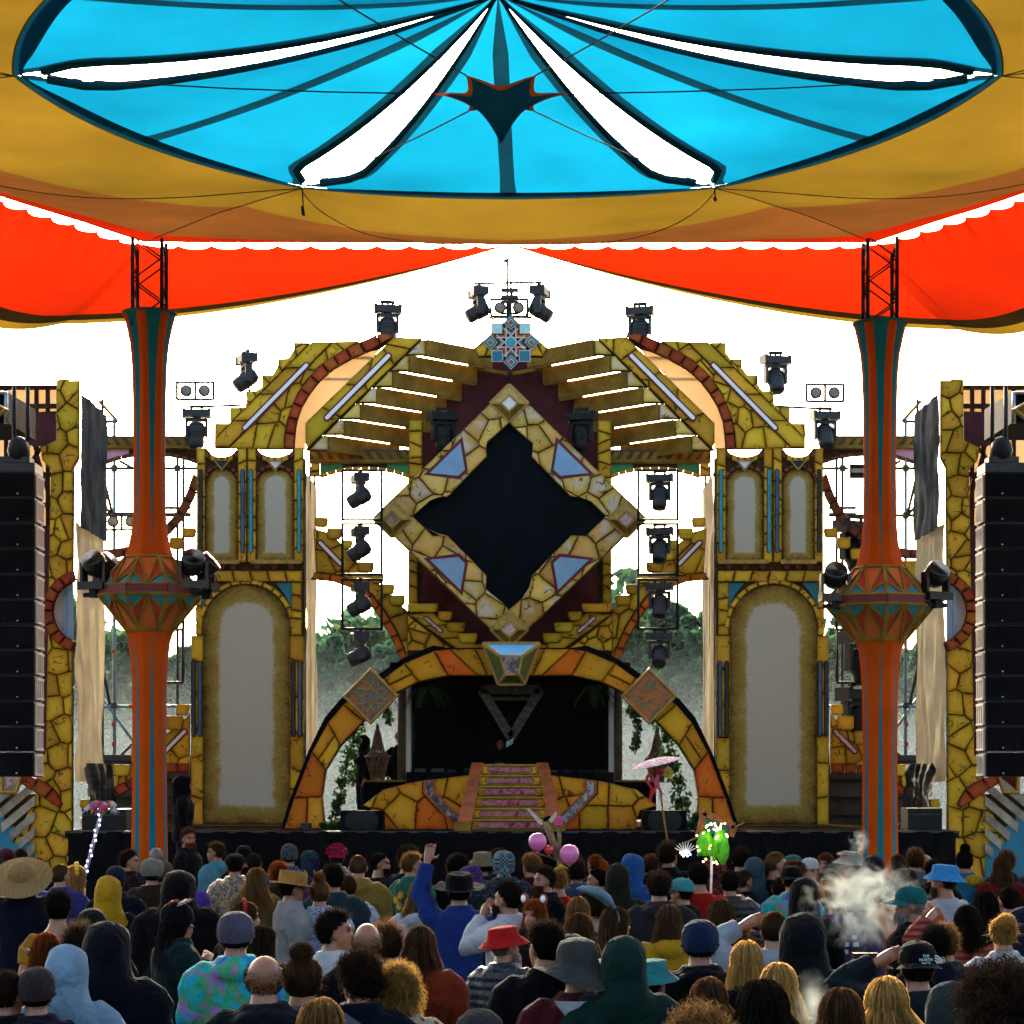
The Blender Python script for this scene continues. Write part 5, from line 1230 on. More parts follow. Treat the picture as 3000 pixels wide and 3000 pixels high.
def cage(label, px, y0, y1, hw, Y):
    t = thing('rattan_lantern', label, 'lantern', tuple(W(px, y1, Y))); S = Y/F; z0, z1 = WZ(y1, Y), WZ(y0, Y); cx_ = WX(px, Y); H = z1-z0
    prof = [(.55, 0), (.62, .12), (.85, .30), (1, .42), (.6, .5), (.42, .62), (.30, .75), (.12, .9), (.05, 1)]
    n = 16; 
    for dirn in (1, -1):
        mb = MB()
        for k in range(n):
            pts = []
            for i, (r_, h_) in enumerate(prof): a = 2*math.pi*k/n + dirn*h_*1.6; pts.append((cx_ + r_*hw*S*math.cos(a), Y + r_*hw*S*math.sin(a), z0 + H*h_))
            mb.tube(pts, .008, 4)
        mb.build('lattice', M['rattan'], t, kind='stuff')
    mb = MB()
    for r_, h_ in ((.55, 0), (1, .42), (.42, .62), (.72, .2)): mb.tube([(cx_ + r_*hw*S*math.cos(2*math.pi*k/20), Y + r_*hw*S*math.sin(2*math.pi*k/20), z0 + H*h_) for k in range(21)], .013, 5)
    mb.build('hoop', M['rattan'], t); MB().lathe((cx_, Y, z0+.05), [(hw*S*.45, 0), (hw*S*.5, .25), (hw*S*.55, .38)], 12).build('liner', M['wood_dark'], t, True)
cage('woven rattan lantern on the side table inside the left of the arch', 1106, 2120, 2286, 36, 34.8); cage('woven rattan lantern inside the right of the arch', 1925, 2130, 2290, 36, 34.8)
# ---------------------------------------------------------------- people: shared bodies, clothes, hair and hats (local space: feet at 0, facing +Y, 1.75 m tall)
dg_scene = bpy.context.scene
def remesh(mb, vox, name, smooth_it=2, wrinkle=0., wscale=9., seed=0.):
    me = mesh(name + '_raw', mb.v, mb.f, M['mortar']); bm = bmesh.new(); bm.from_mesh(me); bmesh.ops.recalc_face_normals(bm, faces=bm.faces); bm.to_mesh(me); bm.free()
    o = bpy.data.objects.new('tmp', me); col.objects.link(o)
    r_ = o.modifiers.new('r', 'REMESH'); r_.mode = 'VOXEL'; r_.voxel_size = vox; r_.use_smooth_shade = True
    s_ = o.modifiers.new('s', 'SMOOTH'); s_.iterations = smooth_it; s_.factor = .5
    dg = bpy.context.evaluated_depsgraph_get(); out = bpy.data.meshes.new_from_object(o.evaluated_get(dg)); out.name = name
    bpy.data.objects.remove(o); bpy.data.meshes.remove(me)
    if wrinkle:
        ns = [v.normal.copy() for v in out.vertices]
        for v, n in zip(out.vertices, ns):
            c = v.co; d = noise.noise(Vector((c.x*wscale*.5 + seed, c.y*wscale*.5, c.z*wscale*1.1 + c.x*3))) + .35*noise.noise(Vector((c.x*wscale*1.6 + c.z*9 + seed, c.y*wscale*1.6, c.z*wscale*1.2 - abs(c.x)*12)))
            v.co = c + n * wrinkle * d
    out.shade_smooth()
    return out

HEADC = Vector((0, .012, 1.622))
ARMS = {   # elbow, wrist (for the right arm, +x); left arm mirrors x
 'down': ((.245, -.02, 1.15), (.245, .07, .90)), 'front': ((.26, .02, 1.15), (.11, .25, 1.19)), 'point': ((.30, .10, 1.60), (.25, .16, 1.86)),
 'brow': ((.43, .12, 1.52), (.19, .17, 1.64)), 'mouth': ((.30, .20, 1.27), (.07, .18, 1.50)), 'drink': ((.28, .10, 1.20), (.22, .33, 1.38)), 'chest': ((.27, .06, 1.16), (.05, .20, 1.33)), 'shade': ((.36, .20, 1.50), (.22, .34, 1.62))}
def limb(mb, pts, rs, n=10): mb.tube(pts, rs, n)
def ring_loft(mb, rings, n=20):          # rings: (z, rx, ry, cy)
    vs = []; k = len(rings)
    for z, rx, ry, cy in rings:
        for j in range(n):
            a = 2*math.pi*j/n; c, s = math.cos(a), math.sin(a)
            vs.append((rx*math.copysign(abs(c)**.85, c), cy + ry*math.copysign(abs(s)**.85, s), z))
    fs = [(i*n+j, i*n+(j+1) % n, (i+1)*n+(j+1) % n, (i+1)*n+j) for i in range(k-1) for j in range(n)] + [tuple(range(n))[::-1], tuple(range((k-1)*n, k*n))]
    mb.add(vs, fs)
def hand(mb, w, d, nrm, kind):
    d = d.normalized(); s = d.cross(nrm).normalized(); nrm = s.cross(d).normalized()
    mb.tube([w - d*.02, w + d*.03, w + d*.07, w + d*.10], [.026, .034, .038, .030], 10)
    mb.tube([w + d*.05 - s*.022, w + d*.09 - s*.022], .018, 8); mb.tube([w + d*.05 + s*.022, w + d*.09 + s*.022], .018, 8)
    for i, (o, L_) in enumerate(((-.034, .065), (-.0115, .078), (.0115, .082), (.034, .075))):
        curl = .25 if kind == 'open' else 1.0 if kind == 'curl' else (1.5 if i < 3 else .0)
        sp = (o*6) * (.10 if kind == 'open' else .02)
        p0 = w + d*.095 + s*o; d1 = (d + s*sp + nrm*curl*.35).normalized(); d2 = (d + s*sp + nrm*curl*1.3).normalized(); d3 = (d*(1-curl*.55) + nrm*curl*1.6 + s*sp).normalized()
        p1 = p0 + d1*L_*.45; p2 = p1 + d2*L_*.32; p3 = p2 + d3*L_*.26; mb.tube([p0 - d*.012, p1, p2, p3], [.0105, .0100, .0092, .0078], 7)
    t0 = w + d*.025 + s*.030; t1 = t0 + (d*.6 + s*.8).normalized()*.045; t2 = t1 + (d*.9 + s*.25 + nrm*.5).normalized()*.035; mb.tube([t0 - s*.02, t1, t2], [.015, .012, .0095], 7)

TORSO = [(.80, .10, .08, 0), (.86, .165, .115, 0), (.94, .172, .12, -.005), (1.06, .148, .105, 0), (1.18, .155, .112, .005), (1.30, .172, .122, .005), (1.38, .190, .114, 0), (1.425, .168, .098, -.008), (1.455, .112, .080, -.014), (1.485, .080, .070, -.018), (1.52, .060, .064, -.014), (1.56, .057, .062, -.005)]
def body_mesh(name, al, ar, hl='curl', hr='curl', yaw=0., pitch=0., vox=.0115):
    mb = MB(); ring_loft(mb, TORSO)
    h = MB(); c = HEADC
    h.ball(c + Vector((0, -.010, .022)), (.077, .096, .096), 18, 12); h.ball(c + Vector((0, .020, -.030)), (.064, .078, .088), 16, 10)
    h.ball(c + Vector((0, .055, -.085)), (.040, .036, .030), 12, 8)
    h.add([c + Vector(v) for v in ((0, .088, .018), (-.017, .085, -.030), (.017, .085, -.030), (0, .122, -.026), (0, .085, -.042))], [(0, 1, 3), (0, 3, 2), (1, 4, 3), (3, 4, 2), (0, 2, 4, 1)])
    h.ball(c + Vector((0, .082, .030)), (.050, .014, .010), 10, 6); h.ball(c + Vector((0, .092, -.058)), (.024, .012, .010), 10, 6)
    for q in (-1, 1): h.ball(c + Vector((q*.080, -.005, -.008)), (.012, .020, .032), 8, 8)
    rm = Matrix.Rotation(R(yaw), 3, 'Z') @ Matrix.Rotation(R(pitch), 3, 'X'); piv = Vector((0, 0, 1.52))
    h.v = [piv + rm @ (v - piv) for v in h.v]; mb.add(h.v, h.f)
    for q, arm, hk in ((-1, al, hl), (1, ar, hr)):
        e, w = ARMS[arm]; e = Vector((e[0]*q, e[1], e[2])); w = Vector((w[0]*q, w[1], w[2])); s = Vector((.176*q, -.005, 1.402))
        limb(mb, [Vector((.09*q, -.005, 1.385)), s, s.lerp(e, .22) + Vector((.022*q, 0, .0)), s.lerp(e, .6), e, e.lerp(w, .35), w], [.055, .060, .057, .050, .041, .040, .027])
        inward = Vector((-q, .35, .15)) if arm in ('down', 'front', 'chest') else Vector((-q*.3, -.8, -.3)) if arm in ('brow', 'shade') else Vector((-q*.2, -1, .2))
        hand(mb, w, (w - e), inward, hk)
    for q in (-1, 1): limb(mb, [(q*.09, 0, .90), (q*.095, 0, .72), (q*.10, .01, .48), (q*.10, -.01, .30), (q*.10, -.02, .08)], [.095, .085, .058, .056, .040]); mb.tube([(q*.10, -.05, .045), (q*.105, .06, .035), (q*.11, .16, .028)], [.040, .042, .028], 8)
    me = remesh(mb, vox, name, 2)
    inv = rm.inverted(); at = me.attributes.new('face', 'FLOAT', 'POINT'); vals = []
    for v in me.vertices:
        p = piv + inv @ (v.co - piv) - c; f = 0.
        if p.y > .03 and p.length < .16:
            for q in (-1, 1):
                if ((p.x-q*.031)/.016)**2 + ((p.z-.010)/.008)**2 < 1: f = 1.
                if ((p.x-q*.033)/.022)**2 + ((p.z-.030)/.006)**2 < 1: f = .8
            if (p.x/.026)**2 + ((p.z+.060)/.009)**2 < 1: f = .45
        vals.append(f)
    at.data.foreach_set('value', vals); me['hy'] = yaw; me['hp'] = pitch
    return me
def off_torso(o, z0, z1): return [(z, rx+o*1.1, ry+o, cy) for z, rx, ry, cy in TORSO if z0 <= z <= z1]
def top_mesh(name, al, ar, o=.022, sleeve=1.0, hem=.84, collar=1.525, so=.018, wr=.006, hoodbump=0., flare=0.):
    mb = MB(); rings = off_torso(o, hem, collar); rings[0] = (hem-.01, rings[0][1]+flare, rings[0][2]+flare, 0)
    rings = [(z, rx + .012*(1 if 1.25 < z < 1.42 else 0), ry, cy) for z, rx, ry, cy in rings]; ring_loft(mb, rings, 24)
    for q, arm in ((-1, al), (1, ar)):
        e, w = ARMS[arm]; e = Vector((e[0]*q, e[1], e[2])); w = Vector((w[0]*q, w[1], w[2])); s = Vector((.172*q, -.005, 1.395))
        if sleeve >= 1: pts = [Vector((.08*q, -.005, 1.375)), s, s.lerp(e, .12) + Vector((.020*q, 0, 0)), s.lerp(e, .28) + Vector((.026*q, 0, 0)), s.lerp(e, .6), e, e.lerp(w, .4), e.lerp(w, .93)]; rs = [.062, .070, .073, .070, .060, .054, .050, .038]
        else: pts = [Vector((.08*q, -.005, 1.38)), s, s.lerp(e, .25) + Vector((.024*q, 0, 0)), s.lerp(e, .65)]; rs = [.062, .070, .070, .068]
        limb(mb, pts, [r_ + so for r_ in rs], 12)
    if hoodbump: mb.ball((0, -.105, 1.43), (.125*hoodbump, .075*hoodbump, .075*hoodbump), 16, 10); mb.tube([(-.10, -.03, 1.45), (-.085, .06, 1.44), (0, .10, 1.40), (.085, .06, 1.44), (.10, -.03, 1.45)], .032, 8)
    me = remesh(mb, .015, name, 2, wr, 9., len(name)); return me
def trousers_mesh():
    mb = MB(); ring_loft(mb, [(z, rx+.014, ry+.014, cy) for z, rx, ry, cy in TORSO if z < 1.0])
    for q in (-1, 1): limb(mb, [(q*.09, 0, .92), (q*.095, 0, .72), (q*.10, .01, .48), (q*.10, -.01, .28), (q*.10, -.015, .07)], [.112, .100, .080, .074, .070])
    return remesh(mb, .02, 'trousers', 2, .006, 8.)
def shoe_mesh(q):
    mb = MB(); mb.tube([(q*.10, -.085, .05), (q*.10, -.04, .06), (q*.105, .06, .05), (q*.11, .15, .04), (q*.11, .20, .035)], [.035, .052, .052, .046, .025], 10); return remesh(mb, .014, 'shoe', 1)
def hood_mesh():
    mb = MB(); c = Vector((0, -.005, 1.640)); n = 24
    prof = [(-.150, .01), (-.146, .35), (-.125, .66), (-.085, .88), (-.03, .99), (.03, 1.0), (.085, .93), (.105, .84), (.100, .72), (.06, .74)]
    vs = []
    for y, r_ in prof:
        for j in range(n):
            a = 2*math.pi*j/n; ca, sa = math.cos(a), math.sin(a); x = .112*r_*math.copysign(abs(ca)**.85, ca); z = .150*r_*math.copysign(abs(sa)**.9, sa)
            if math.sin(a) > .6 and y < .02: z += .012*r_
            vs.append((x, y + c.y, c.z + z - .018*(y < -.05)))
    fs = [(i*n+j, i*n+(j+1) % n, (i+1)*n+(j+1) % n, (i+1)*n+j) for i in range(len(prof)-1) for j in range(n)]
    mb.add(vs, fs)
    ring = [(1.37, .225, .146, -.02), (1.41, .205, .146, -.026), (1.45, .172, .140, -.032), (1.485, .135, .130, -.034), (1.52, .118, .124, -.032), (1.60, .112, .120, -.024)]
    vs = []
    for z, rx, ry, cy in ring:
        for j in range(n): a = 2*math.pi*j/n; vs.append((rx*math.cos(a), cy + ry*math.sin(a)*(1 if math.sin(a) < 0 else .72), z))
    mb.add(vs, [(i*n+j, i*n+(j+1) % n, (i+1)*n+(j+1) % n, (i+1)*n+j) for i in range(len(ring)-1) for j in range(n)])
    mb.v = [v + Vector((0, 0, 0)) + Vector((v.x, v.y, 0)).normalized()*(.016*noise.noise(Vector((v.x*8, v.y*8, v.z*13))) + .008*noise.noise(Vector((v.x*26, v.y*20, v.z*9)))) for v in mb.v]
    me = mesh('hood', mb.v, mb.f, M['mortar'], True); return me
def shift_head(me):      # meshes of hair and hats are built round the head centre
    return me

# hair: a shell plus many thin strands, head-centred, facing +Y
def hairline(d): 
    y = d.y; return -.86 if y < -.25 else (-.86 + (y+.25)/.45*.79 if y < .2 else -.07 + (y-.2)/.8*.70)
def head_pt(d, k=1.): return Vector((d.x*.0815*k, -.010 + d.y*.101*k, .022 + d.z*.101*k))
def cap_shell(mb, k=1.05, bumps=.004, seed=0, pred=None):
    n, m_ = 28, 16; idx = {}
    for i in range(m_+1):
        t = math.pi*i/m_
        for j in range(n):
            a = 2*math.pi*j/n; d = Vector((math.sin(t)*math.cos(a), math.sin(t)*math.sin(a), math.cos(t)))
            p = head_pt(d, k); p += d*bumps*noise.noise(d*5 + Vector((seed, 0, 0))); idx[i, j] = (p, d)
    vs = []; mp = {}; fs = []
    for i in range(m_):
        for j in range(n):
            q = [(i, j), (i+1, j), (i+1, (j+1) % n), (i, (j+1) % n)]
            if all(idx[x][1].z > (pred or hairline)(idx[x][1]) - .02 for x in q):
                f = []
                for x in q:
                    if x not in mp: mp[x] = len(vs); vs.append(idx[x][0])
                    f.append(mp[x])
                fs.append(tuple(f))
    mb.add(vs, fs)
def roots(n, rr, pred=None):
    out = []
    while len(out) < n:
        d = Vector((rr.gauss(0, 1), rr.gauss(0, 1), rr.gauss(0, 1))).normalized()
        if d.z > (pred or hairline)(d): out.append(d)
    return out
def strand(mb, pts, w, rr):
    k = len(pts); vs = []
    side = Vector((rr.gauss(0, 1), rr.gauss(0, 1), rr.gauss(0, .4))).normalized()
    for i, p in enumerate(pts):
        ww = w*(1 - .8*i/(k-1)); vs += [p - side*ww, p + side*ww]
    mb.add(vs, [(2*i, 2*i+1, 2*i+3, 2*i+2) for i in range(k-1)])
def hair_short(seed, L_=.022, n=1500, puff=1.05, flow=(0, -.4, .2)):
    rr = random.Random(seed); mb = MB(); cap_shell(mb, puff, .006, seed)
    for d in roots(n, rr):
        p = head_pt(d, puff - .01); t = (d*.55 + Vector(flow)*.6 + Vector((rr.gauss(0, .3), rr.gauss(0, .3), rr.gauss(0, .3)))).normalized(); l = L_*rr.uniform(.5, 1.5)
        strand(mb, [p, p + t*l*.6, p + t*l + Vector((0, 0, -.002))], .0016, rr)
    return mesh('hair', mb.v, mb.f, M['mortar'], True)
def hair_long(seed, L_=.38, n=1500, wave=.012, puff=1.10, curl=0., face=True):
    rr = random.Random(seed); mb = MB(); cap_shell(mb, puff - .03, .008, seed)
    for d in roots(n, rr):
        k = puff*rr.uniform(.97, 1.06); az = math.atan2(d.y, d.x); e = math.asin(max(-1, min(1, d.z))); pts = []
        steps = 10; l = L_*rr.uniform(.75, 1.1); ph = rr.uniform(0, 6.3); fr = rr.uniform(5, 9) + curl*10; s = 0.
        if d.y > .3 and face: az = az + (0.9 if d.x < 0 else -.9)*0
        cur = d.copy(); p = head_pt(cur, k)
        for i in range(steps):
            pts.append(p.copy()); ds = l/steps + .012
            q = p - Vector((0, -.010, .022)); rad = math.sqrt((q.x/.0815)**2 + ((q.y)/.101)**2)
            if q.z > -.01 and e > -.2:      # slide over the skull
                e -= ds/.105; e2 = max(e, -.3); yb = (.18 if cur.y > 0 else 0)
                cur = Vector((math.cos(e2)*math.cos(az), math.cos(e2)*math.sin(az) - yb, math.sin(e2))); p = head_pt(cur, k)
            else:
                p = p + Vector((p.x*.10 + wave*math.sin(ph + fr*i*.35)*.6, -.004 + wave*math.cos(ph + fr*i*.35)*.5 - (.010 if p.y > 0 else 0), -ds))
                if p.z < -.20: p.y = min(p.y, -.055 - .02*rr.random()) if abs(p.x) < .12 else p.y
        strand(mb, pts, .0032, rr)
    return mesh('hair', mb.v, mb.f, M['mortar'], True)
def hair_curly(seed, R_=.055, n=1700, L_=.05, drop=0.):
    rr = random.Random(seed); mb = MB(); cap_shell(mb, 1.12 + R_*2, .030, seed)
    for d in roots(n, rr):
        out = R_*rr.uniform(.4, 1.15)*(1 + .35*noise.noise(d*3.2 + Vector((seed*3.1, 0, 0)))); c = head_pt(d, 1.0) + d*out*.7; a = Vector((rr.gauss(0, 1), rr.gauss(0, 1), rr.gauss(0, 1))).normalized(); b = d.cross(a).normalized(); a = b.cross(d)
        r_ = rr.uniform(.007, .017); ph = rr.uniform(0, 6.3); pts = []
        for i in range(8): t = i/7; pts.append(c + (a*math.cos(ph + t*7) + b*math.sin(ph + t*7))*r_ + d*(t-.5)*L_*.7 + Vector((0, 0, -drop*t*max(0, .6-d.z))))
        strand(mb, pts, .0026, rr)
    return mesh('hair', mb.v, mb.f, M['mortar'], True)
def hair_bun(seed, pos=(0, -.05, .155), r=.05):
    rr = random.Random(seed); mb = MB(); cap_shell(mb, 1.07, .008, seed)
    P_ = Vector(pos)
    for d in roots(900, rr):
        p = head_pt(d, 1.06); q = P_ + Vector((rr.gauss(0, .02), rr.gauss(0, .02), rr.gauss(0, .01)-r*.6)); mid = p.lerp(q, .5); m2 = (mid - Vector((0, -.01, .022))); mid = Vector((0, -.01, .022)) + m2.normalized()*max(m2.length, .107); strand(mb, [p, p.lerp(mid, .5) + d*.008, mid, q], .0026, rr)
    mb.ball(P_, (r, r, r*.85), 14, 8)
    for _ in range(420):
        d = Vector((rr.gauss(0, 1), rr.gauss(0, 1), rr.gauss(0, 1))).normalized(); a = d.cross(Vector((.2, .3, 1))).normalized(); p = P_ + d*r*.98; strand(mb, [p - a*.025, p + d*.007, p + a*.025 + d*.004*rr.gauss(0, 1)], .0028, rr)
    for d in roots(160, rr): p = head_pt(d, 1.06); strand(mb, [p, p + d*.02 + Vector((rr.gauss(0, .01), rr.gauss(0, .01), 0)), p + d*.035 + Vector((rr.gauss(0, .02), rr.gauss(0, .02), -.01))], .0012, rr)
    return mesh('hair', mb.v, mb.f, M['mortar'], True)
def hair_tail(seed, L_=.26, high=True):
    rr = random.Random(seed); mb = MB(); cap_shell(mb, 1.06, .005, seed); P_ = Vector((0, -.105, .075 if high else .0))
    for d in roots(800, rr):
        p = head_pt(d, 1.05); mid = p.lerp(P_, .5); m2 = mid - Vector((0, -.01, .022)); mid = Vector((0, -.01, .022)) + m2.normalized()*max(m2.length, .105); strand(mb, [p, mid, P_], .0026, rr)
    for _ in range(420):
        g = Vector((rr.gauss(0, .018), rr.gauss(0, .014), rr.gauss(0, .006))); pts = [P_]
        for i in range(1, 7): t = i/6; pts.append(P_ + Vector((g.x*(1+t), -.03*math.sin(t*2.2) - .02 + g.y, -L_*t*rr.uniform(.9, 1.05) + .02*math.sin(t*3))))
        strand(mb, pts, .003, rr)
    return mesh('hair', mb.v, mb.f, M['mortar'], True)
def hair_stubble(): mb = MB(); cap_shell(mb, 1.012, 0, 0); return mesh('hair', mb.v, mb.f, M['mortar'], True)
def hair_bald(seed=1):
    rr = random.Random(seed); pred = lambda d: (hairline(d) if d.z < .22 + .18*noise.noise(d*4) and d.y < .45 else 2.); mb = MB()
    for d in roots(2600, rr, lambda d: (hairline(d) if d.z < .22 + .25*abs(rr.gauss(0, .7)) and d.y < .5 else 2.)): p = head_pt(d, 1.03); strand(mb, [p, p + (d + Vector((0, -.6, -.3))).normalized()*.014], .0014, rr) if False else strand(mb, [p, p + d*.004, p + (d + Vector((0, -.6, -.3))).normalized()*.013], .0014, rr)
    return mesh('hair', mb.v, mb.f, M['mortar'], True)
def beard_mesh(seed=2, L_=.045):
    rr = random.Random(seed); mb = MB()
    def bp(u, v): a = R(-85 + 170*u); return Vector((.068*math.sin(a)*(1-.12*v), .018 + .070*math.cos(a)*(1 + .08*v), -.045 - .055*v))
    mb.grid(lambda s, t: bp(s, t) + Vector((0, .012, 0)), 14, 4)
    for _ in range(600):
        p = bp(rr.random(), rr.random()) + Vector((0, .010, 0)); strand(mb, [p, p + Vector((p.x*.15, .012, -L_*.5)), p + Vector((p.x*.1 + rr.gauss(0, .006), .010, -L_*rr.uniform(.7, 1.2)))], .0022, rr)
    return mesh('beard', mb.v, mb.f, M['mortar'], True)

# hats (head-centred)
def lat(prof, ex=1., ey=1.18, cy=-.010, n=28, tilt=0.):
    mb = MB(); mb.lathe((0, 0, 0), prof, n, caps=False); mb.v = [Vector((v.x*ex, v.y*ey + cy, v.z)) for v in mb.v]
    if tilt: rm = Matrix.Rotation(R(tilt), 3, 'X'); mb.v = [rm @ v for v in mb.v]
    return mb
def hat(kind):
    if kind == 'beanie': mb = lat([(.093, -.005), (.097, .03), (.094, .075), (.080, .112), (.052, .137), (.02, .147), (.001, .148)], ex=.97, tilt=10); mb.tube([Vector((.094*math.cos(2*math.pi*k/28), .111*math.sin(2*math.pi*k/28)-.01, .005 + .02*math.sin(2*math.pi*k/28)*-1)) for k in range(29)], .004, 6)
    elif kind == 'bucket': mb = lat([(.155, .018), (.150, .022), (.098, .070), (.095, .075), (.088, .132), (.060, .140), (.001, .141)], tilt=5)
    elif kind == 'felt':
        mb = lat([(.215, .0), (.208, .004), (.16, .022), (.105, .048), (.100, .06), (.097, .11), (.083, .150), (.05, .168), (.001, .172)], tilt=7)
        mb.v = [Vector((v.x, v.y, v.z + (.035*math.sin(math.atan2(v.y, v.x)*2 + .5)*max(0, math.hypot(v.x, v.y)-.11)/.1))) for v in mb.v]
    elif kind == 'straw':
        mb = lat([(.24, .00), (.235, .006), (.17, .018), (.105, .036), (.100, .045), (.092, .10), (.075, .135), (.045, .15), (.001, .152)], ey=1.0, n=40, tilt=44)
        mb.v = [v + Vector((0, -.045, .035)) for v in mb.v]
    elif kind == 'boater': mb = lat([(.165, .034), (.162, .040), (.103, .046), (.100, .050), (.098, .135), (.090, .142), (.001, .144)], tilt=-8)
    elif kind == 'fedora': mb = lat([(.185, .044), (.18, .046), (.140, .034), (.104, .040), (.100, .048), (.094, .12), (.080, .145), (.045, .138), (.001, .130)], tilt=5)
    elif kind in ('cap', 'cap_back'):
        mb = lat([(.090, .028), (.0935, .05), (.090, .085), (.074, .118), (.045, .136), (.001, .142)], tilt=4); sg = 1 if kind == 'cap' else -1
        def fn(s, t): a = R(90 + (s-.5)*130); r_ = .088 + .075*t*math.cos((s-.5)*2.1); return Vector((r_*math.cos(a), sg*(r_*math.sin(a)*1.12), .040 - .03*t + .010*math.cos((s-.5)*4)))
        mb.grid(fn, 12, 4); mb.ball((0, -.012, .141), (.008, .008, .006), 6, 4)
    elif kind == 'flatcap': mb = lat([(.092, .02), (.104, .045), (.105, .075), (.08, .11), (.04, .125), (.001, .128)], tilt=6)
    elif kind == 'scarf': mb = lat([(.090, -.045), (.096, .0), (.098, .05), (.090, .095), (.068, .125), (.035, .138), (.001, .14)], tilt=12); mb.tube([(0, -.115, .0), (.01, -.135, -.06), (.03, -.13, -.13)], [.035, .045, .02], 10)
    elif kind == 'pompom':
        rr = random.Random(3); mb = lat([(.093, .01), (.10, .05), (.095, .09), (.07, .13), (.001, .15)])
        for _ in range(500): d = Vector((rr.gauss(0, 1), rr.gauss(0, 1), abs(rr.gauss(.3, .8)))).normalized(); p = Vector((d.x*.10, d.y*.115-.01, .05 + d.z*.10)); strand(mb, [p, p + d*.02, p + d*.035 + Vector((0, 0, -.008))], .009, rr)
    elif kind == 'fluffy':
        rr = random.Random(4); mb = lat([(.095, -.01), (.115, .04), (.118, .08), (.09, .13), (.04, .155), (.001, .158)])
        for _ in range(900): d = Vector((rr.gauss(0, 1), rr.gauss(0, 1), rr.gauss(.3, .8))).normalized(); p = Vector((d.x*.112, d.y*.128-.01, .06 + d.z*.09)); strand(mb, [p, p + d*.012, p + d*.022 + Vector((rr.gauss(0, .008), 0, -.006))], .003, rr)
    else: mb = lat([(.1, 0), (.1, .1), (.001, .14)])
    return mesh('hat', mb.v, mb.f, M['mortar'], True)

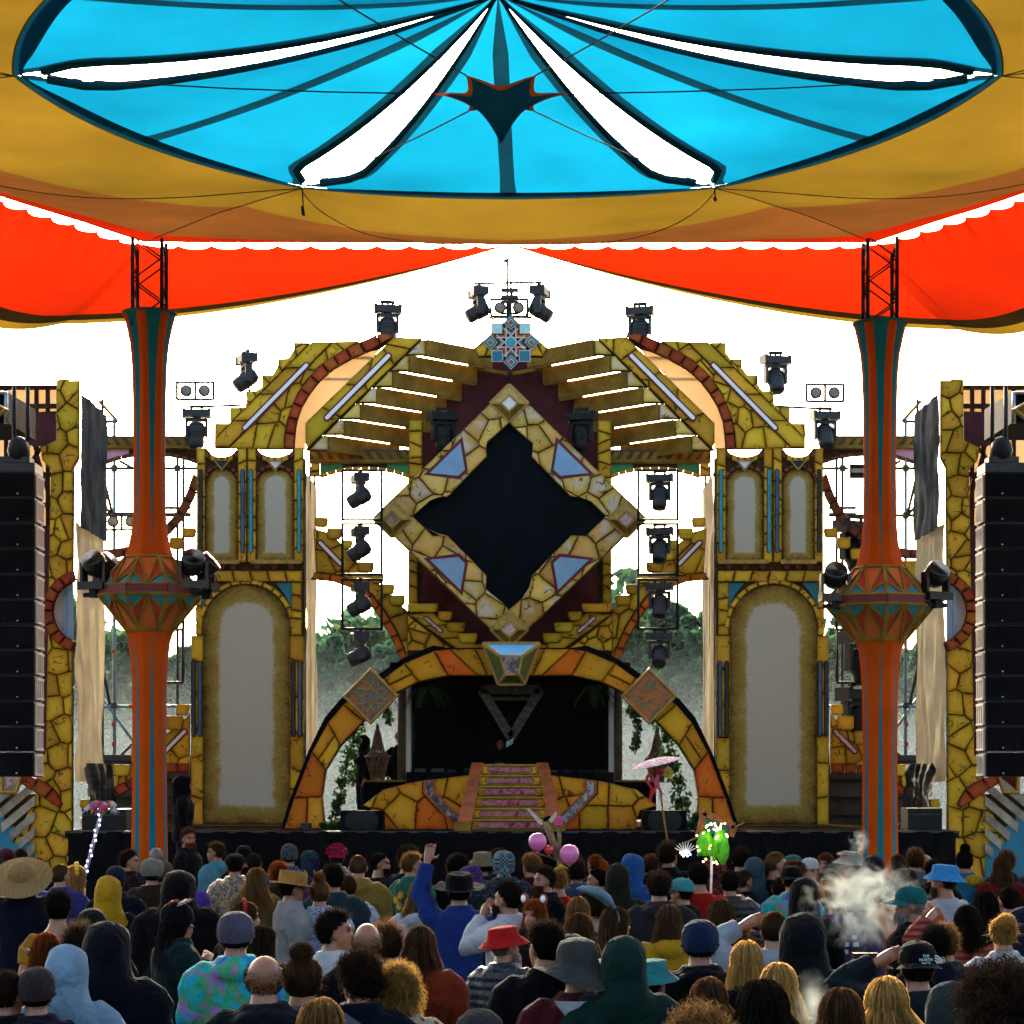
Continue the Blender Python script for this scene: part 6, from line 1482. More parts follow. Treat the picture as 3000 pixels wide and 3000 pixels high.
# ---- cloth and hair materials
def cloth(c, kind='plain', c2=None):
    kf = .58 if max(c) > .1 else .36
    c = tuple(x*kf for x in c); c2 = tuple(x*.72 for x in c2) if c2 else None
    key = f'cloth_{kind}_{c[0]:.3f}_{c[1]:.3f}_{c[2]:.3f}'
    if key in MATS: return MATS[key]
    m, nt, b = _nt(key); L = nt.links.new; N = nt.nodes.new; tc = N('ShaderNodeTexCoord'); c2 = c2 or tuple(x*.55 for x in c)
    nz = N('ShaderNodeTexNoise'); nz.inputs['Scale'].default_value = 6; nz.inputs['Detail'].default_value = 6; L(tc.outputs['Object'], nz.inputs['Vector'])
    cr = N('ShaderNodeValToRGB'); e = cr.color_ramp.elements; e[0].position = .32; e[1].position = .68; e[0].color = rgb(tuple(x*.72 for x in c)); e[1].color = rgb(tuple(min(1, x*1.15) for x in c)); src = nz.outputs['Fac']; rough = .95; spec = .02; height = None
    if kind == 'stripe':
        wv = N('ShaderNodeTexWave'); wv.bands_direction = 'Z'; wv.inputs['Scale'].default_value = 7; wv.inputs['Distortion'].default_value = 1.2; L(tc.outputs['Object'], wv.inputs['Vector']); src = wv.outputs['Fac']; e[0].color = rgb(c2); e[1].color = rgb(c)
    elif kind == 'leopard':
        vo = N('ShaderNodeTexVoronoi'); vo.inputs['Scale'].default_value = 26; L(tc.outputs['Object'], vo.inputs['Vector']); src = vo.outputs['Distance']; e[0].position = .33; e[1].position = .42; e[0].color = rgb(c2); e[1].color = rgb(c); e.new(.2).color = rgb((.10, .05, .02))
    elif kind == 'tiedye':
        nz.inputs['Scale'].default_value = 5; nz.inputs['Distortion'].default_value = 1.2; cols = [(.20, .02, .10), (.02, .10, .35), (.02, .30, .36), (.03, .26, .08), (.25, .12, .30), (.03, .20, .40)]; e[0].color = rgb(cols[0]); e[1].color = rgb(cols[-1])
        for i in range(1, 5): e.new(.32 + .36*i/5).color = rgb(cols[i])
    elif kind == 'sequin':
        vo = N('ShaderNodeTexVoronoi'); vo.inputs['Scale'].default_value = 60; L(tc.outputs['Object'], vo.inputs['Vector']); hv = N('ShaderNodeSeparateColor'); L(vo.outputs['Color'], hv.inputs[0]); src = hv.outputs[0]; e[0].color = rgb(c2); e[1].color = rgb(c); rough = .25; spec = .8; height = vo.outputs['Distance']
    elif kind in ('print', 'check', 'knit', 'fur'):
        if kind == 'check': vo = N('ShaderNodeTexChecker'); vo.inputs['Scale'].default_value = 60; L(tc.outputs['Object'], vo.inputs['Vector']); src = vo.outputs['Fac']
        else:
            vo = N('ShaderNodeTexNoise'); vo.inputs['Scale'].default_value = {'print': 22, 'knit': 60, 'fur': 45}[kind]; vo.inputs['Distortion'].default_value = 2.5; L(tc.outputs['Object'], vo.inputs['Vector']); src = vo.outputs['Fac']; height = src
            if kind == 'print': e[0].position = .46; e[1].position = .52
        e[0].color = rgb(c2); e[1].color = rgb(c)
    elif kind == 'quilt':
        wv = N('ShaderNodeTexWave'); wv.bands_direction = 'Z'; wv.inputs['Scale'].default_value = 5; wv.inputs['Distortion'].default_value = .4; L(tc.outputs['Object'], wv.inputs['Vector']); height = wv.outputs['Fac']; rough = .5; spec = .4
    L(src, cr.inputs[0]); L(cr.outputs[0], b.inputs['Base Color']); b.inputs['Roughness'].default_value = rough; b.inputs['Specular IOR Level'].default_value = spec
    if kind in ('plain', 'fur', 'knit'): b.inputs['Sheen Weight'].default_value = .04; b.inputs['Sheen Roughness'].default_value = .5
    fz = N('ShaderNodeTexNoise'); fz.inputs['Scale'].default_value = 35; fz.inputs['Detail'].default_value = 6; L(tc.outputs['Object'], fz.inputs['Vector'])
    bp = N('ShaderNodeBump'); bp.inputs['Strength'].default_value = .3 if not height else .5; bp.inputs['Distance'].default_value = .01 if not height else .02; L(height or fz.outputs['Fac'], bp.inputs['Height'])
    fo = N('ShaderNodeTexNoise'); fo.inputs['Scale'].default_value = 7; fo.inputs['Detail'].default_value = 3; fo.inputs['Distortion'].default_value = 1.3; mpv = N('ShaderNodeMapping'); mpv.inputs['Scale'].default_value = (1.3, 1.3, .75); L(tc.outputs['Object'], mpv.inputs['Vector']); L(mpv.outputs[0], fo.inputs['Vector'])
    b2 = N('ShaderNodeBump'); b2.inputs['Strength'].default_value = .75; b2.inputs['Distance'].default_value = .045; L(fo.outputs['Fac'], b2.inputs['Height']); L(b2.outputs[0], bp.inputs['Normal']); L(bp.outputs[0], b.inputs['Normal'])
    MATS[key] = m; return m
def hairmat(name, c):
    m, nt, b = _nt(name); nt.nodes.remove(b); L = nt.links.new; N = nt.nodes.new
    geo = N('ShaderNodeNewGeometry'); cr = N('ShaderNodeValToRGB'); cr.color_ramp.elements[0].color = rgb(tuple(x*.45 for x in c)); cr.color_ramp.elements[1].color = rgb(tuple(min(1, x*1.5) for x in c)); L(geo.outputs['Random Per Island'], cr.inputs[0])
    d, t_, g_ = N('ShaderNodeBsdfDiffuse'), N('ShaderNodeBsdfTranslucent'), N('ShaderNodeBsdfGlossy'); g_.inputs['Roughness'].default_value = .42
    hs = N('ShaderNodeHueSaturation'); hs.inputs['Value'].default_value = 5.0; L(cr.outputs[0], hs.inputs['Color']); L(hs.outputs[0], t_.inputs[0]); L(cr.outputs[0], d.inputs[0]); gc = N('ShaderNodeHueSaturation'); gc.inputs['Value'].default_value = 1.6; L(cr.outputs[0], gc.inputs['Color']); L(gc.outputs[0], g_.inputs[0])
    m1, m2 = N('ShaderNodeMixShader'), N('ShaderNodeMixShader'); m1.inputs[0].default_value = .45; m2.inputs[0].default_value = .25; L(d.outputs[0], m1.inputs[1]); L(t_.outputs[0], m1.inputs[2]); L(m1.outputs[0], m2.inputs[1]); L(g_.outputs[0], m2.inputs[2]); L(m2.outputs[0], nt.nodes['Material Output'].inputs['Surface'])
    MATS[name] = m
for nme, c in (('black', (.006, .005, .004)), ('dark', (.014, .009, .006)), ('brown', (.035, .019, .009)), ('light', (.085, .048, .018)), ('blonde', (.19, .115, .035)), ('ginger', (.12, .032, .007)), ('grey', (.14, .13, .12)), ('auburn', (.07, .018, .006)), ('curlyblond', (.11, .066, .018))): hairmat('hair_' + nme, c)
def skinmat(name, c):
    m, nt, b = _nt(name); L = nt.links.new; N = nt.nodes.new; at = N('ShaderNodeAttribute'); at.attribute_name = 'face'
    tc = N('ShaderNodeTexCoord'); nz = N('ShaderNodeTexNoise'); nz.inputs['Scale'].default_value = 14; nz.inputs['Detail'].default_value = 5; L(tc.outputs['Object'], nz.inputs['Vector'])
    sk = N('ShaderNodeValToRGB'); sk.color_ramp.elements[0].color = rgb((c[0]*.8, c[1]*.68, c[2]*.62)); sk.color_ramp.elements[1].color = rgb((c[0]*1.08, c[1]*1.05, c[2])); sk.color_ramp.elements[0].position = .3; sk.color_ramp.elements[1].position = .65; L(nz.outputs['Fac'], sk.inputs[0])
    ft = N('ShaderNodeValToRGB'); e = ft.color_ramp.elements; e[0].color = (1, 1, 1, 1); e[1].color = rgb((.06, .04, .035)); e.new(.45).color = rgb((.75, .42, .40)); L(at.outputs['Fac'], ft.inputs[0])
    mx = N('ShaderNodeMix'); mx.data_type = 'RGBA'; mx.blend_type = 'MULTIPLY'; mx.inputs[0].default_value = 1; L(sk.outputs[0], mx.inputs[6]); L(ft.outputs[0], mx.inputs[7]); L(mx.outputs[2], b.inputs['Base Color'])
    b.inputs['Roughness'].default_value = .5; b.inputs['Subsurface Weight'].default_value = .12; b.inputs['Subsurface Radius'].default_value = (.02, .008, .004); MATS[name] = m
skinmat('skin', (.25, .11, .06)); skinmat('skin_tan', (.18, .08, .042)); skinmat('skin_dark', (.07, .035, .022))

PEOPLE_LOG = []
# ---- prototypes
_c = {}
def once(key, fn):
    if key not in _c: _c[key] = fn()
    return _c[key]
POSE = {  # left arm, right arm, hands, head yaw (+ = to the person's left), head pitch
 'a': ('down', 'down', 'curl', 'curl', 0, 0), 'b': ('down', 'down', 'curl', 'curl', -38, 2), 'c': ('down', 'down', 'curl', 'curl', 38, 0), 'f': ('front', 'front', 'curl', 'curl', 0, -6), 'g': ('front', 'down', 'curl', 'curl', -20, 0),
 'p': ('point', 'drink', 'point', 'curl', 0, 4), 'h': ('brow', 'down', 'open', 'curl', 0, 0), 'm': ('mouth', 'chest', 'open', 'open', 0, 0), 's': ('shade', 'down', 'open', 'curl', -10, 3), 'd': ('chest', 'down', 'open', 'curl', -30, 0), 'w': ('down', 'chest', 'curl', 'open', -25, -4)}
def body(p): return once(('body', p), lambda: body_mesh('body', *POSE[p]))
TOPS = {'hoodie': dict(o=.034, so=.026, wr=.010, hoodbump=1.), 'hoodup': dict(o=.034, so=.026, wr=.010), 'jacket': dict(o=.036, so=.024, wr=.011, collar=1.53), 'tee': dict(o=.018, so=.012, sleeve=0, wr=.006, collar=1.49), 'jumper': dict(o=.026, so=.022, wr=.009), 'coat': dict(o=.050, so=.036, hem=.80, wr=.013, flare=.06, collar=1.53), 'tank': dict(o=.012, so=-.0, sleeve=0, wr=.004, collar=1.40)}
def top(kind, p):
    a = POSE[p]; return once(('top', kind, a[0], a[1]), lambda: top_mesh('top', a[0], a[1], **TOPS[kind]))
HAIR = {'short': lambda: hair_short(1), 'short2': lambda: hair_short(5, .032, 1500, 1.09, (.2, .1, .6)), 'crop': lambda: hair_short(3, .010, 1100, 1.03), 'messy': lambda: hair_short(8, .05, 1700, 1.13, (.1, -.2, .5)), 'long': lambda: hair_long(2), 'long2': lambda: hair_long(6, .44, 1500, .02, 1.14, .6), 'bob': lambda: hair_long(4, .22, 1400, .010, 1.16), 'wavy': lambda: hair_long(9, .27, 1500, .028, 1.2, 1.),
        'curly': lambda: hair_curly(1), 'afro': lambda: hair_curly(4, .085, 2200, .07), 'curls': lambda: hair_curly(7, .06, 2200, .08, .10), 'bun': lambda: hair_bun(1), 'updo': lambda: hair_bun(4, (0, -.10, .09), .065), 'tail': lambda: hair_tail(1), 'lowtail': lambda: hair_tail(3, .3, False), 'stubble': hair_stubble, 'bald': hair_bald}
EXTRA = {'afro': .085, 'curly': .05, 'curls': .055, 'bun': .09, 'messy': .035, 'short2': .025, 'bob': .02, 'wavy': .025, 'long2': .02, 'hood': .055, 'beanie': .04, 'bucket': .03, 'felt': .06, 'straw': .05, 'boater': .035, 'fedora': .03, 'cap': .025, 'cap_back': .025, 'flatcap': .02, 'scarf': .03, 'pompom': .065, 'fluffy': .05}
def slotmat(o, m):
    if not o.data.materials: o.data.materials.append(M['mortar'])
    o.material_slots[0].link = 'OBJECT'; o.material_slots[0].material = m
def child(name, me, m, root, mat4=None):
    o = bpy.data.objects.new(name, me); col.objects.link(o); o.parent = root
    if m is not None: slotmat(o, m)
    if mat4 is not None: o.matrix_basis = mat4
    return o
TR = cloth((.02, .022, .03)); SH = cloth((.025, .022, .02))
def head_matrix(pose, k=1.):
    y, p = POSE[pose][4], POSE[pose][5]; piv = Vector((0, 0, 1.52)); rm = Matrix.Rotation(R(y), 4, 'Z') @ Matrix.Rotation(R(p), 4, 'X')
    return Matrix.Translation(piv) @ rm @ Matrix.Translation(HEADC - piv) @ Matrix.Scale(k, 4)
def person(px, ytop, label, D=None, H=None, yaw=0., pose='a', hair='short', hc='dark', topk='hoodie', tc=(.02, .025, .04), tk='plain', tc2=None, hatk=None, hatc=(.02, .02, .02), hatkind='plain', hatc2=None, hood=False, skin='skin', beard=None, z0=0., group='festival crowd', wide=1.):
    ex = max(EXTRA.get('hood' if hood else '', 0), EXTRA.get(hatk or '', 0), EXTRA.get(hair or '', 0) if not hood and not hatk else 0)
    if D is None:
        Hh = (H or 1.72) + ex; D = F*(HC - z0 - Hh)/(ytop - HZ) if False else F*(HC - Hh)/(ytop - HZ)
    zt = HC - (ytop - HZ)*D/F - z0; s = zt/(1.75 + ex)
    root = thing('person', label, 'person', (WX(px, D), D, z0), group); root.rotation_euler = (0, 0, R(yaw)); root.scale = (s*wide, s*wide, s)
    child('body', body(pose), M[skin], root); child('trousers', once('trs', trousers_mesh), TR, root)
    for q in (-1, 1): child('shoe', once(('shoe', q), lambda: shoe_mesh(q)), SH, root)
    child('top', top('hoodup' if hood and topk == 'hoodie' else topk, pose), cloth(tc, tk, tc2), root)
    hm_ = head_matrix(pose)
    if hood:
        y, p = POSE[pose][4], POSE[pose][5]; child('hood', once('hood', hood_mesh), cloth(hatc if hood == 2 else tc, tk if hood != 2 else 'plain', tc2), root, Matrix.Rotation(R(y*.7), 4, 'Z'))
    if hair and not hood: child('hair', once(('hair', hair), HAIR[hair]), M['hair_' + hc], root, hm_)
    elif hood: child('hair', once(('hair', 'short'), HAIR['short']), M['hair_' + hc], root, hm_ @ Matrix.Scale(.97, 4))
    if hatk: child('hat', once(('hat', hatk), lambda: hat(hatk)), cloth(hatc, hatkind, hatc2), root, hm_ @ Matrix.Scale(1.06, 4))
    if beard: child('beard', once('beard', beard_mesh), M['hair_' + beard], root, hm_)
    PEOPLE_LOG.append((label[:40], round(D, 1), round(s*1.75, 2)))
    return root
# ---------------------------------------------------------------- the crowd: (strip, x, y of the head top) read from five strips of the photograph, then size and look
C = dict(navy=(.012, .022, .06), dnavy=(.008, .012, .028), black=(.006, .006, .008), maroon=(.10, .010, .018), violet=(.055, .045, .22), purple=(.11, .03, .30), yellow=(.50, .28, .012), mustard=(.38, .19, .02), teal=(.01, .055, .065), dteal=(.008, .03, .034), sky=(.10, .30, .40), paleblue=(.22, .36, .48), grey=(.10, .105, .11), dgrey=(.035, .036, .04), white=(.55, .58, .60), lgrey=(.30, .31, .31), red=(.42, .012, .010), olive=(.26, .17, .035), green=(.03, .14, .10), slate=(.035, .065, .085), blue=(.015, .05, .28), bblue=(.02, .14, .45), rust=(.22, .030, .010), brown=(.06, .035, .02), orange=(.5, .10, .01), denim=(.05, .09, .15), pink=(.50, .02, .08), cream=(.45, .38, .26), straw=(.40, .27, .11), dgreen=(.010, .045, .035), aqua=(.06, .32, .34), khaki=(.20, .15, .09))
def at(i, x, y): return (0, 600, 1200, 1800, 2350)[i] + x*.33644, 2350 + y*.33644
def P_(i, x, y, label, **k):
    if 'tc' in k and isinstance(k['tc'], str): k['tc'] = C[k['tc']]
    if 'hatc' in k and isinstance(k['hatc'], str): k['hatc'] = C[k['hatc']]
    X_, Y_ = at(i, x, y); return person(X_, Y_, label, **k)
straw = P_(0, 195, 512, 'person in a wide woven straw sun hat and navy jacket at the left edge', D=20.5, hatk='straw', hatc='straw', hatkind='check', hatc2=(.26, .15, .06), topk='jacket', tc='dnavy', wide=1.1)
P_(0, 60, 395, 'person in a maroon hood behind the straw hat at the left edge', H=1.70, hood=True, tc='maroon')
P_(0, 180, 408, 'dark-haired person in black just behind the straw sun hat', H=1.72, tc='black', hair='short')
P_(0, -20, 480, 'person in a dark teal patterned jacket cut by the left edge', H=1.70, hood=True, tc='teal', tk='print', tc2=(.02, .02, .03))
P_(0, 330, 490, 'dark-haired person half hidden right of the straw sun hat', H=1.68, tc='black')
P_(0, 525, 535, 'man with shaved head in a blue-violet shirt beside a blonde woman', H=1.74, hair='stubble', hc='brown', topk='jumper', tc='violet', pose='b')
P_(0, 655, 538, 'blonde woman with yellow headpiece turned right in profile, dark blue jacket', H=1.70, yaw=-75, hair='wavy', hc='blonde', topk='jacket', tc='navy')
P_(0, 505, 752, 'bare-shouldered person with cropped dark hair in a mustard tank top', H=1.76, hair='short2', hc='black', topk='tank', tc='mustard', skin='skin')
P_(0, 945, 630, 'person with a bright yellow hood over a black jacket', H=1.72, hood=2, hatc='yellow', topk='jacket', tc='dnavy')
P_(0, 1010, 540, 'person in a purple-blue beanie behind the yellow hood', H=1.72, hatk='beanie', hatc=(.03, .03, .085), hatkind='knit', tc='dnavy')
P_(0, 1125, 405, 'dark-haired man in profile facing right, dark maroon top, near the left mast', H=1.76, yaw=-55, pose='b', topk='jumper', tc=(.03, .01, .012), hair='short2')
P_(0, 1358, 392, 'bald man in a navy sweater in front of the left mast', H=1.76, hair='stubble', hc='grey', topk='jumper', tc='navy')
P_(0, 1325, 478, 'person in a grey fluffy hat beside a brown knitted cap', H=1.74, hatk='fluffy', hatc=(.30, .28, .24), hatkind='fur', hatc2=(.16, .14, .11), topk='coat', tc='brown', tk='fur', tc2=(.02, .01, .006))
P_(0, 1425, 500, 'person in a brown knitted cap and long brown fur coat', H=1.72, hatk='beanie', hatc=(.13, .085, .035), hatkind='knit', topk='coat', tc='brown', tk='fur', tc2=(.02, .01, .006))
P_(0, 1640, 215, 'tall bearded man in an open black jacket standing above the crowd near the stage', D=30.2, yaw=-105, pose='b', hair='short2', hc='brown', beard='auburn', topk='jacket', tc=(.010, .008, .014))
P_(0, 1560, 582, 'person in a huge black cloak with violet sleeves', H=1.78, hood=True, topk='coat', tc='black', wide=1.25)
P_(0, 1740, 760, 'person in shiny violet robe half hidden behind the black cloak', H=1.55, hood=True, topk='coat', tc=(.075, .03, .27))
flw = P_(0, 1535, 850, 'woman in black hat crowned with orange and white flowers, dark teal cape, facing right', H=1.70, yaw=-62, pose='w', hair='bob', hc='black', hatk='beanie', hatc='black', topk='coat', tc='dteal')
hand_p = P_(0, 935, 1020, 'big figure in a black hooded top with pale blue hand print on its back', H=1.74, hood=True, tc=(.008, .009, .018), wide=1.18)
P_(0, 585, 1222, 'person in a pale blue hoodie with hood up beside the black hood', H=1.66, hood=True, tc='paleblue', wide=1.05)
elf = P_(0, 400, 1142, 'auburn-haired woman wearing a pointed elf ear', H=1.66, hair='long', hc='auburn', topk='jacket', tc='dnavy')
P_(0, 320, 1412, 'person in a dark patterned beanie low at the left', H=1.60, hatk='beanie', hatc=(.02, .018, .022), hatkind='knit', hatc2=(.05, .03, .035), tc='dnavy')
P_(0, 800, 905, 'person in a dark green-black knitted hat behind the black hood', H=1.70, hatk='beanie', hatc=(.008, .016, .014), hatkind='knit', tc='black')
P_(0, 690, 1036, 'brown-haired person just left of the black hood', H=1.70, hair='messy', hc='dark', tc='black')
P_(0, 60, 1480, 'person in black at the bottom left corner raising one hand', H=1.60, yaw=-20, pose='s', hair='short', hc='dark', topk='jacket', tc='black')
P_(1, 100, 335, 'man with short brown hair in a light blue hoodie turned left in profile', H=1.78, yaw=55, pose='c', hair='short2', hc='brown', tc='sky')
P_(1, 340, 365, 'person in a black beanie close to the stage, left', H=1.76, hatk='beanie', hatc='black', topk='jacket', tc=(.03, .008, .01))
P_(1, 430, 450, 'dark-haired person in maroon half hidden behind the flat cap', H=1.70, hair='short', tc='maroon')
P_(1, 262, 438, 'man in a black flat cap and gold and purple sequin jacket', H=1.76, hatk='flatcap', hatc='black', topk='jacket', tc=(.40, .25, .06), tk='sequin', tc2=(.03, .01, .06))
P_(1, 455, 560, 'woman with wavy fair hair holding a small white flower', H=1.66, hair='wavy', hc='light', topk='jumper', tc=(.14, .09, .04), pose='b')
P_(1, 735, 350, 'person in a grey patterned slouch beanie and blue printed shirt', H=1.80, hatk='beanie', hatc=(.10, .10, .11), hatkind='print', hatc2=(.03, .04, .05), topk='jumper', tc=(.10, .15, .24), tk='print', tc2=(.02, .03, .07))
P_(1, 640, 500, 'ginger-haired person behind the patterned slouch beanie', H=1.62, hair='curly', hc='ginger', tc='brown')
P_(1, 915, 410, 'person in a dark purple and green jester hat near the stage', H=1.76, hatk='scarf', hatc=(.035, .015, .08), hatkind='print', hatc2=(.01, .06, .07), topk='jacket', tc=(.02, .05, .06), tk='print', tc2=(.08, .02, .12))
P_(1, 1150, 348, 'person in a bright pink-red ruffled pompom hat', H=1.76, hatk='pompom', hatc='pink', topk='jacket', tc='lgrey')
P_(1, 1335, 455, 'bald man in an olive-mustard hoodie', H=1.82, hair='stubble', hc='brown', tc='olive', wide=1.08)
P_(1, 1525, 440, 'dark bearded man in a black T-shirt in profile facing right', H=1.78, yaw=-60, pose='b', hair='crop', hc='black', beard='black', topk='tee', tc='black')
P_(1, 1775, 365, 'tall black-haired man in a navy T-shirt near the stage', H=1.86, yaw=-30, pose='b', hair='short2', hc='black', topk='tee', tc='dnavy', skin='skin_tan')
P_(1, 1805, 425, 'fair-haired man in a green jumper with yellow flower print, facing right', H=1.80, yaw=-40, pose='b', hair='short2', hc='light', topk='jumper', tc='green')
boat = P_(1, 755, 588, 'man with moustache in a banded boater hat and pale grey jacket, facing right', H=1.76, yaw=-68, pose='a', hair='short', hc='black', beard=None, hatk='boater', hatc=(.42, .22, .05), topk='jacket', tc='lgrey')
P_(1, 1115, 525, 'dark-haired man in a slate blue coat seen from behind', H=1.80, hair='short2', hc='black', topk='jacket', tc='slate', wide=1.08)
P_(1, 1000, 590, 'woman with a hair bun in a white and blue printed jacket', H=1.70, hair='bun', hc='light', topk='jacket', tc=(.50, .55, .62), tk='print', tc2=(.10, .18, .34))
P_(1, 1250, 640, 'person in white and blue printed jacket right of the slate coat', H=1.66, hair='short', hc='brown', topk='jacket', tc=(.50, .55, .62), tk='print', tc2=(.10, .18, .34))
P_(1, 1860, 690, 'woman with a straight brown bob in a white hooded top', H=1.68, hair='bob', hc='light', tc='white')
P_(1, 1130, 910, 'man with thick dark hair looking down to the right, white collar', H=1.78, yaw=-50, pose='b', hair='short2', hc='black', topk='jumper', tc='white')
P_(1, 1412, 1040, 'balding man with a ring of dark hair in a black coat', H=1.74, hair='bald', hc='dark', topk='jacket', tc='black')
P_(1, 270, 930, 'man in a mauve-grey beanie and tie-dye hooded top', H=1.76, hatk='beanie', hatc=(.085, .075, .11), tk='tiedye', tc=(.05, .2, .3), wide=1.1)
P_(1, 350, 868, 'brown-haired woman with a red headband behind the mauve beanie', H=1.68, yaw=-40, pose='b', hair='long', hc='brown', topk='jacket', tc='black')
P_(1, 500, 1060, 'woman in a black floral jacket raising her open hand', H=1.58, yaw=-20, pose='d', hair='long2', hc='dark', topk='jacket', tc=(.012, .010, .012), tk='print', tc2=(.20, .05, .05))
P_(1, 520, 1318, 'bald man in a thick black hooded top in the foreground', H=1.74, hair='bald', hc='dark', tc=(.008, .012, .018), wide=1.08)
P_(1, 850, 1196, 'woman with a big dark hair bun in the foreground', H=1.70, hair='bun', hc='brown', topk='jumper', tc=(.12, .13, .16), tk='fur', tc2=(.04, .05, .07), wide=1.1)
P_(1, 1350, 1250, 'man with dark curly hair in a navy jacket', H=1.70, hair='curly', hc='dark', topk='jacket', tc='dnavy', pose='c')
P_(1, 1690, 1370, 'woman with frizzy fair curls in a leopard print coat', H=1.62, hair='curls', hc='curlyblond', topk='coat', tc=(.42, .34, .24), tk='leopard', tc2=(.008, .006, .006))
P_(1, 1010, 1682, 'head of fluffy fair-brown hair at the bottom edge, left of centre', H=1.68, hair='wavy', hc='light', topk='jacket', tc='black')
P_(1, 1880, 1058, 'woman with very long brown hair in a rust jacket', H=1.68, hair='long2', hc='brown', topk='jacket', tc='rust')
P_(1, 1590, 1030, 'brown-haired person behind the balding man', H=1.68, hair='messy', hc='brown', tc='black', pose='m', yaw=20)
P_(2, 420, 430, 'person with a dark afro near the stage', H=1.76, hair='curly', hc='black', tc='black')
P_(2, 635, 425, 'person in a tan camouflage bucket hat near the stage', H=1.78, hatk='bucket', hatc=(.24, .19, .12), hatkind='print', hatc2=(.14, .11, .07), topk='jacket', tc='dgrey')
P_(2, 770, 390, 'dark curly-haired person behind the checked headscarf', H=1.80, hair='curly', hc='dark', tc='black')
P_(2, 820, 412, 'person in a teal and black checked headscarf and swirl-print black jacket', H=1.84, hatk='scarf', hatc=(.20, .32, .36), hatkind='check', hatc2=(.015, .025, .035), topk='jacket', tc=(.012, .016, .03), tk='print', tc2=(.05, .07, .09), wide=1.05)
P_(2, 1060, 435, 'man with wavy light brown hair in a dark red top', H=1.78, hair='short2', hc='light', topk='jumper', tc='maroon', pose='c')
P_(2, 1200, 445, 'man with receding dark hair beside the pink balloon', H=1.76, hair='crop', hc='black', tc='black', yaw=30)
P_(2, 1175, 545, 'bearded man with a dark quiff turned towards the camera', H=1.74, yaw=120, hair='short2', hc='dark', beard='brown', topk='jacket', tc='black')
P_(2, 1300, 588, 'woman with curly blonde updo and yellow flowers, red top', H=1.70, hair='updo', hc='blonde', topk='tee', tc='red')
P_(2, 540, 540, 'person in a purple patterned bandana turned right', H=1.72, yaw=-50, pose='b', hatk='scarf', hatc=(.12, .04, .24), hatkind='print', hatc2=(.03, .02, .05), topk='jacket', tc='dteal')
ptr = P_(2, 435, 612, 'man in a black fedora and blue fleece pointing up and holding a drink', H=1.78, pose='p', hair='short', hc='black', hatk='fedora', hatc='black', topk='jumper', tc='blue', tk='fur', tc2=(.01, .02, .10), wide=1.06)
P_(2, 860, 672, 'dark-haired man in white costume with a hand at his mouth, facing left', H=1.78, yaw=65, pose='m', hair='short2', hc='black', beard='dark', topk='hoodie', tc='white', tk='plain')
fox = P_(2, 1090, 830, 'ginger curly-haired woman with white fox ears looking back', H=1.66, yaw=150, hair='long2', hc='ginger', topk='coat', tc=(.03, .012, .01))
red = P_(2, 828, 1072, 'man in a bright red bucket hat and navy puffer jacket', D=14.6, yaw=-25, pose='b', hatk='bucket', hatc='red', topk='jacket', tc=(.012, .035, .065), tk='quilt', hair='short', hc='grey', beard='grey')
P_(2, 1190, 1008, 'man with dark faded haircut in a black top near the centre', H=1.80, hair='short2', hc='black', topk='jumper', tc='black', pose='c')
P_(2, 1460, 1170, 'person in a floppy grey felt hat and maroon hoodie with pale hood lining', D=11.6, hatk='felt', hatc=(.085, .09, .08), tc='maroon', wide=1.08)
P_(2, 610, 1768, 'top of a grey-green knitted cap at the bottom edge, centre', H=1.70, hatk='beanie', hatc=(.06, .065, .06), hatkind='knit', tc='dgrey')
P_(2, 1455, 480, 'dark-haired person in a denim jacket right of the balloons', H=1.74, hair='messy', hc='dark', topk='jacket', tc='denim')
P_(2, 1620, 450, 'person with a ginger ponytail near the stage', H=1.74, hair='tail', hc='ginger', topk='jacket', tc='dgrey', yaw=40)
P_(2, 1640, 578, 'dark-haired woman facing left with her face in profile', H=1.68, yaw=85, hair='lowtail', hc='black', topk='jumper', tc='khaki')
P_(2, 1600, 722, 'person with short dark curls behind the fair long hair', H=1.68, hair='curly', hc='dark', topk='tee', tc='cream')
P_(2, 1470, 830, 'woman with long fair-brown hair and a pointed ear, centre right', H=1.68, hair='long', hc='light', topk='jacket', tc='dnavy')
sunf = P_(2, 1480, 950, 'brown long-haired woman with a big sunflower behind her shoulder', H=1.68, hair='long2', hc='brown', topk='jacket', tc='black')
bun = P_(2, 1790, 895, 'woman in glasses and pale blue bunny ears facing right', H=1.66, yaw=-70, hair='bob', hc='brown', topk='jumper', tc=(.20, .15, .10))
P_(2, 1815, 520, 'person in a dark olive hood near the stage', H=1.78, hood=True, tc=(.022, .024, .014))
P_(3, 155, 438, 'person in a fluffy bright blue hood turned right', H=1.78, yaw=-30, hood=True, tc=(.02, .11, .34), tk='fur', tc2=(.01, .05, .2))
P_(3, 85, 1145, 'person in a dark green hooded coat with hood up, centre right', H=1.72, hood=True, topk='coat', tc='dgreen', wide=1.08)
P_(2, 1405, 1140, 'person in a dark grey cap partly hidden by the felt hat', H=1.66, hatk='cap', hatc='dgrey', tc='dgrey')
par = P_(3, 470, 335, 'tall man with dark curly hair in black below the paper parasol', H=1.88, hair='messy', hc='dark', topk='jumper', tc='black', yaw=-20, pose='g')
P_(3, 320, 445, 'brown-haired person left of the tall curly man', H=1.74, hair='short2', hc='brown', tc='dgrey', yaw=-30)
P_(3, 390, 590, 'dark-haired man in a charcoal hoodie seen from behind', H=1.78, hair='short2', hc='dark', tc='dgrey', wide=1.08)
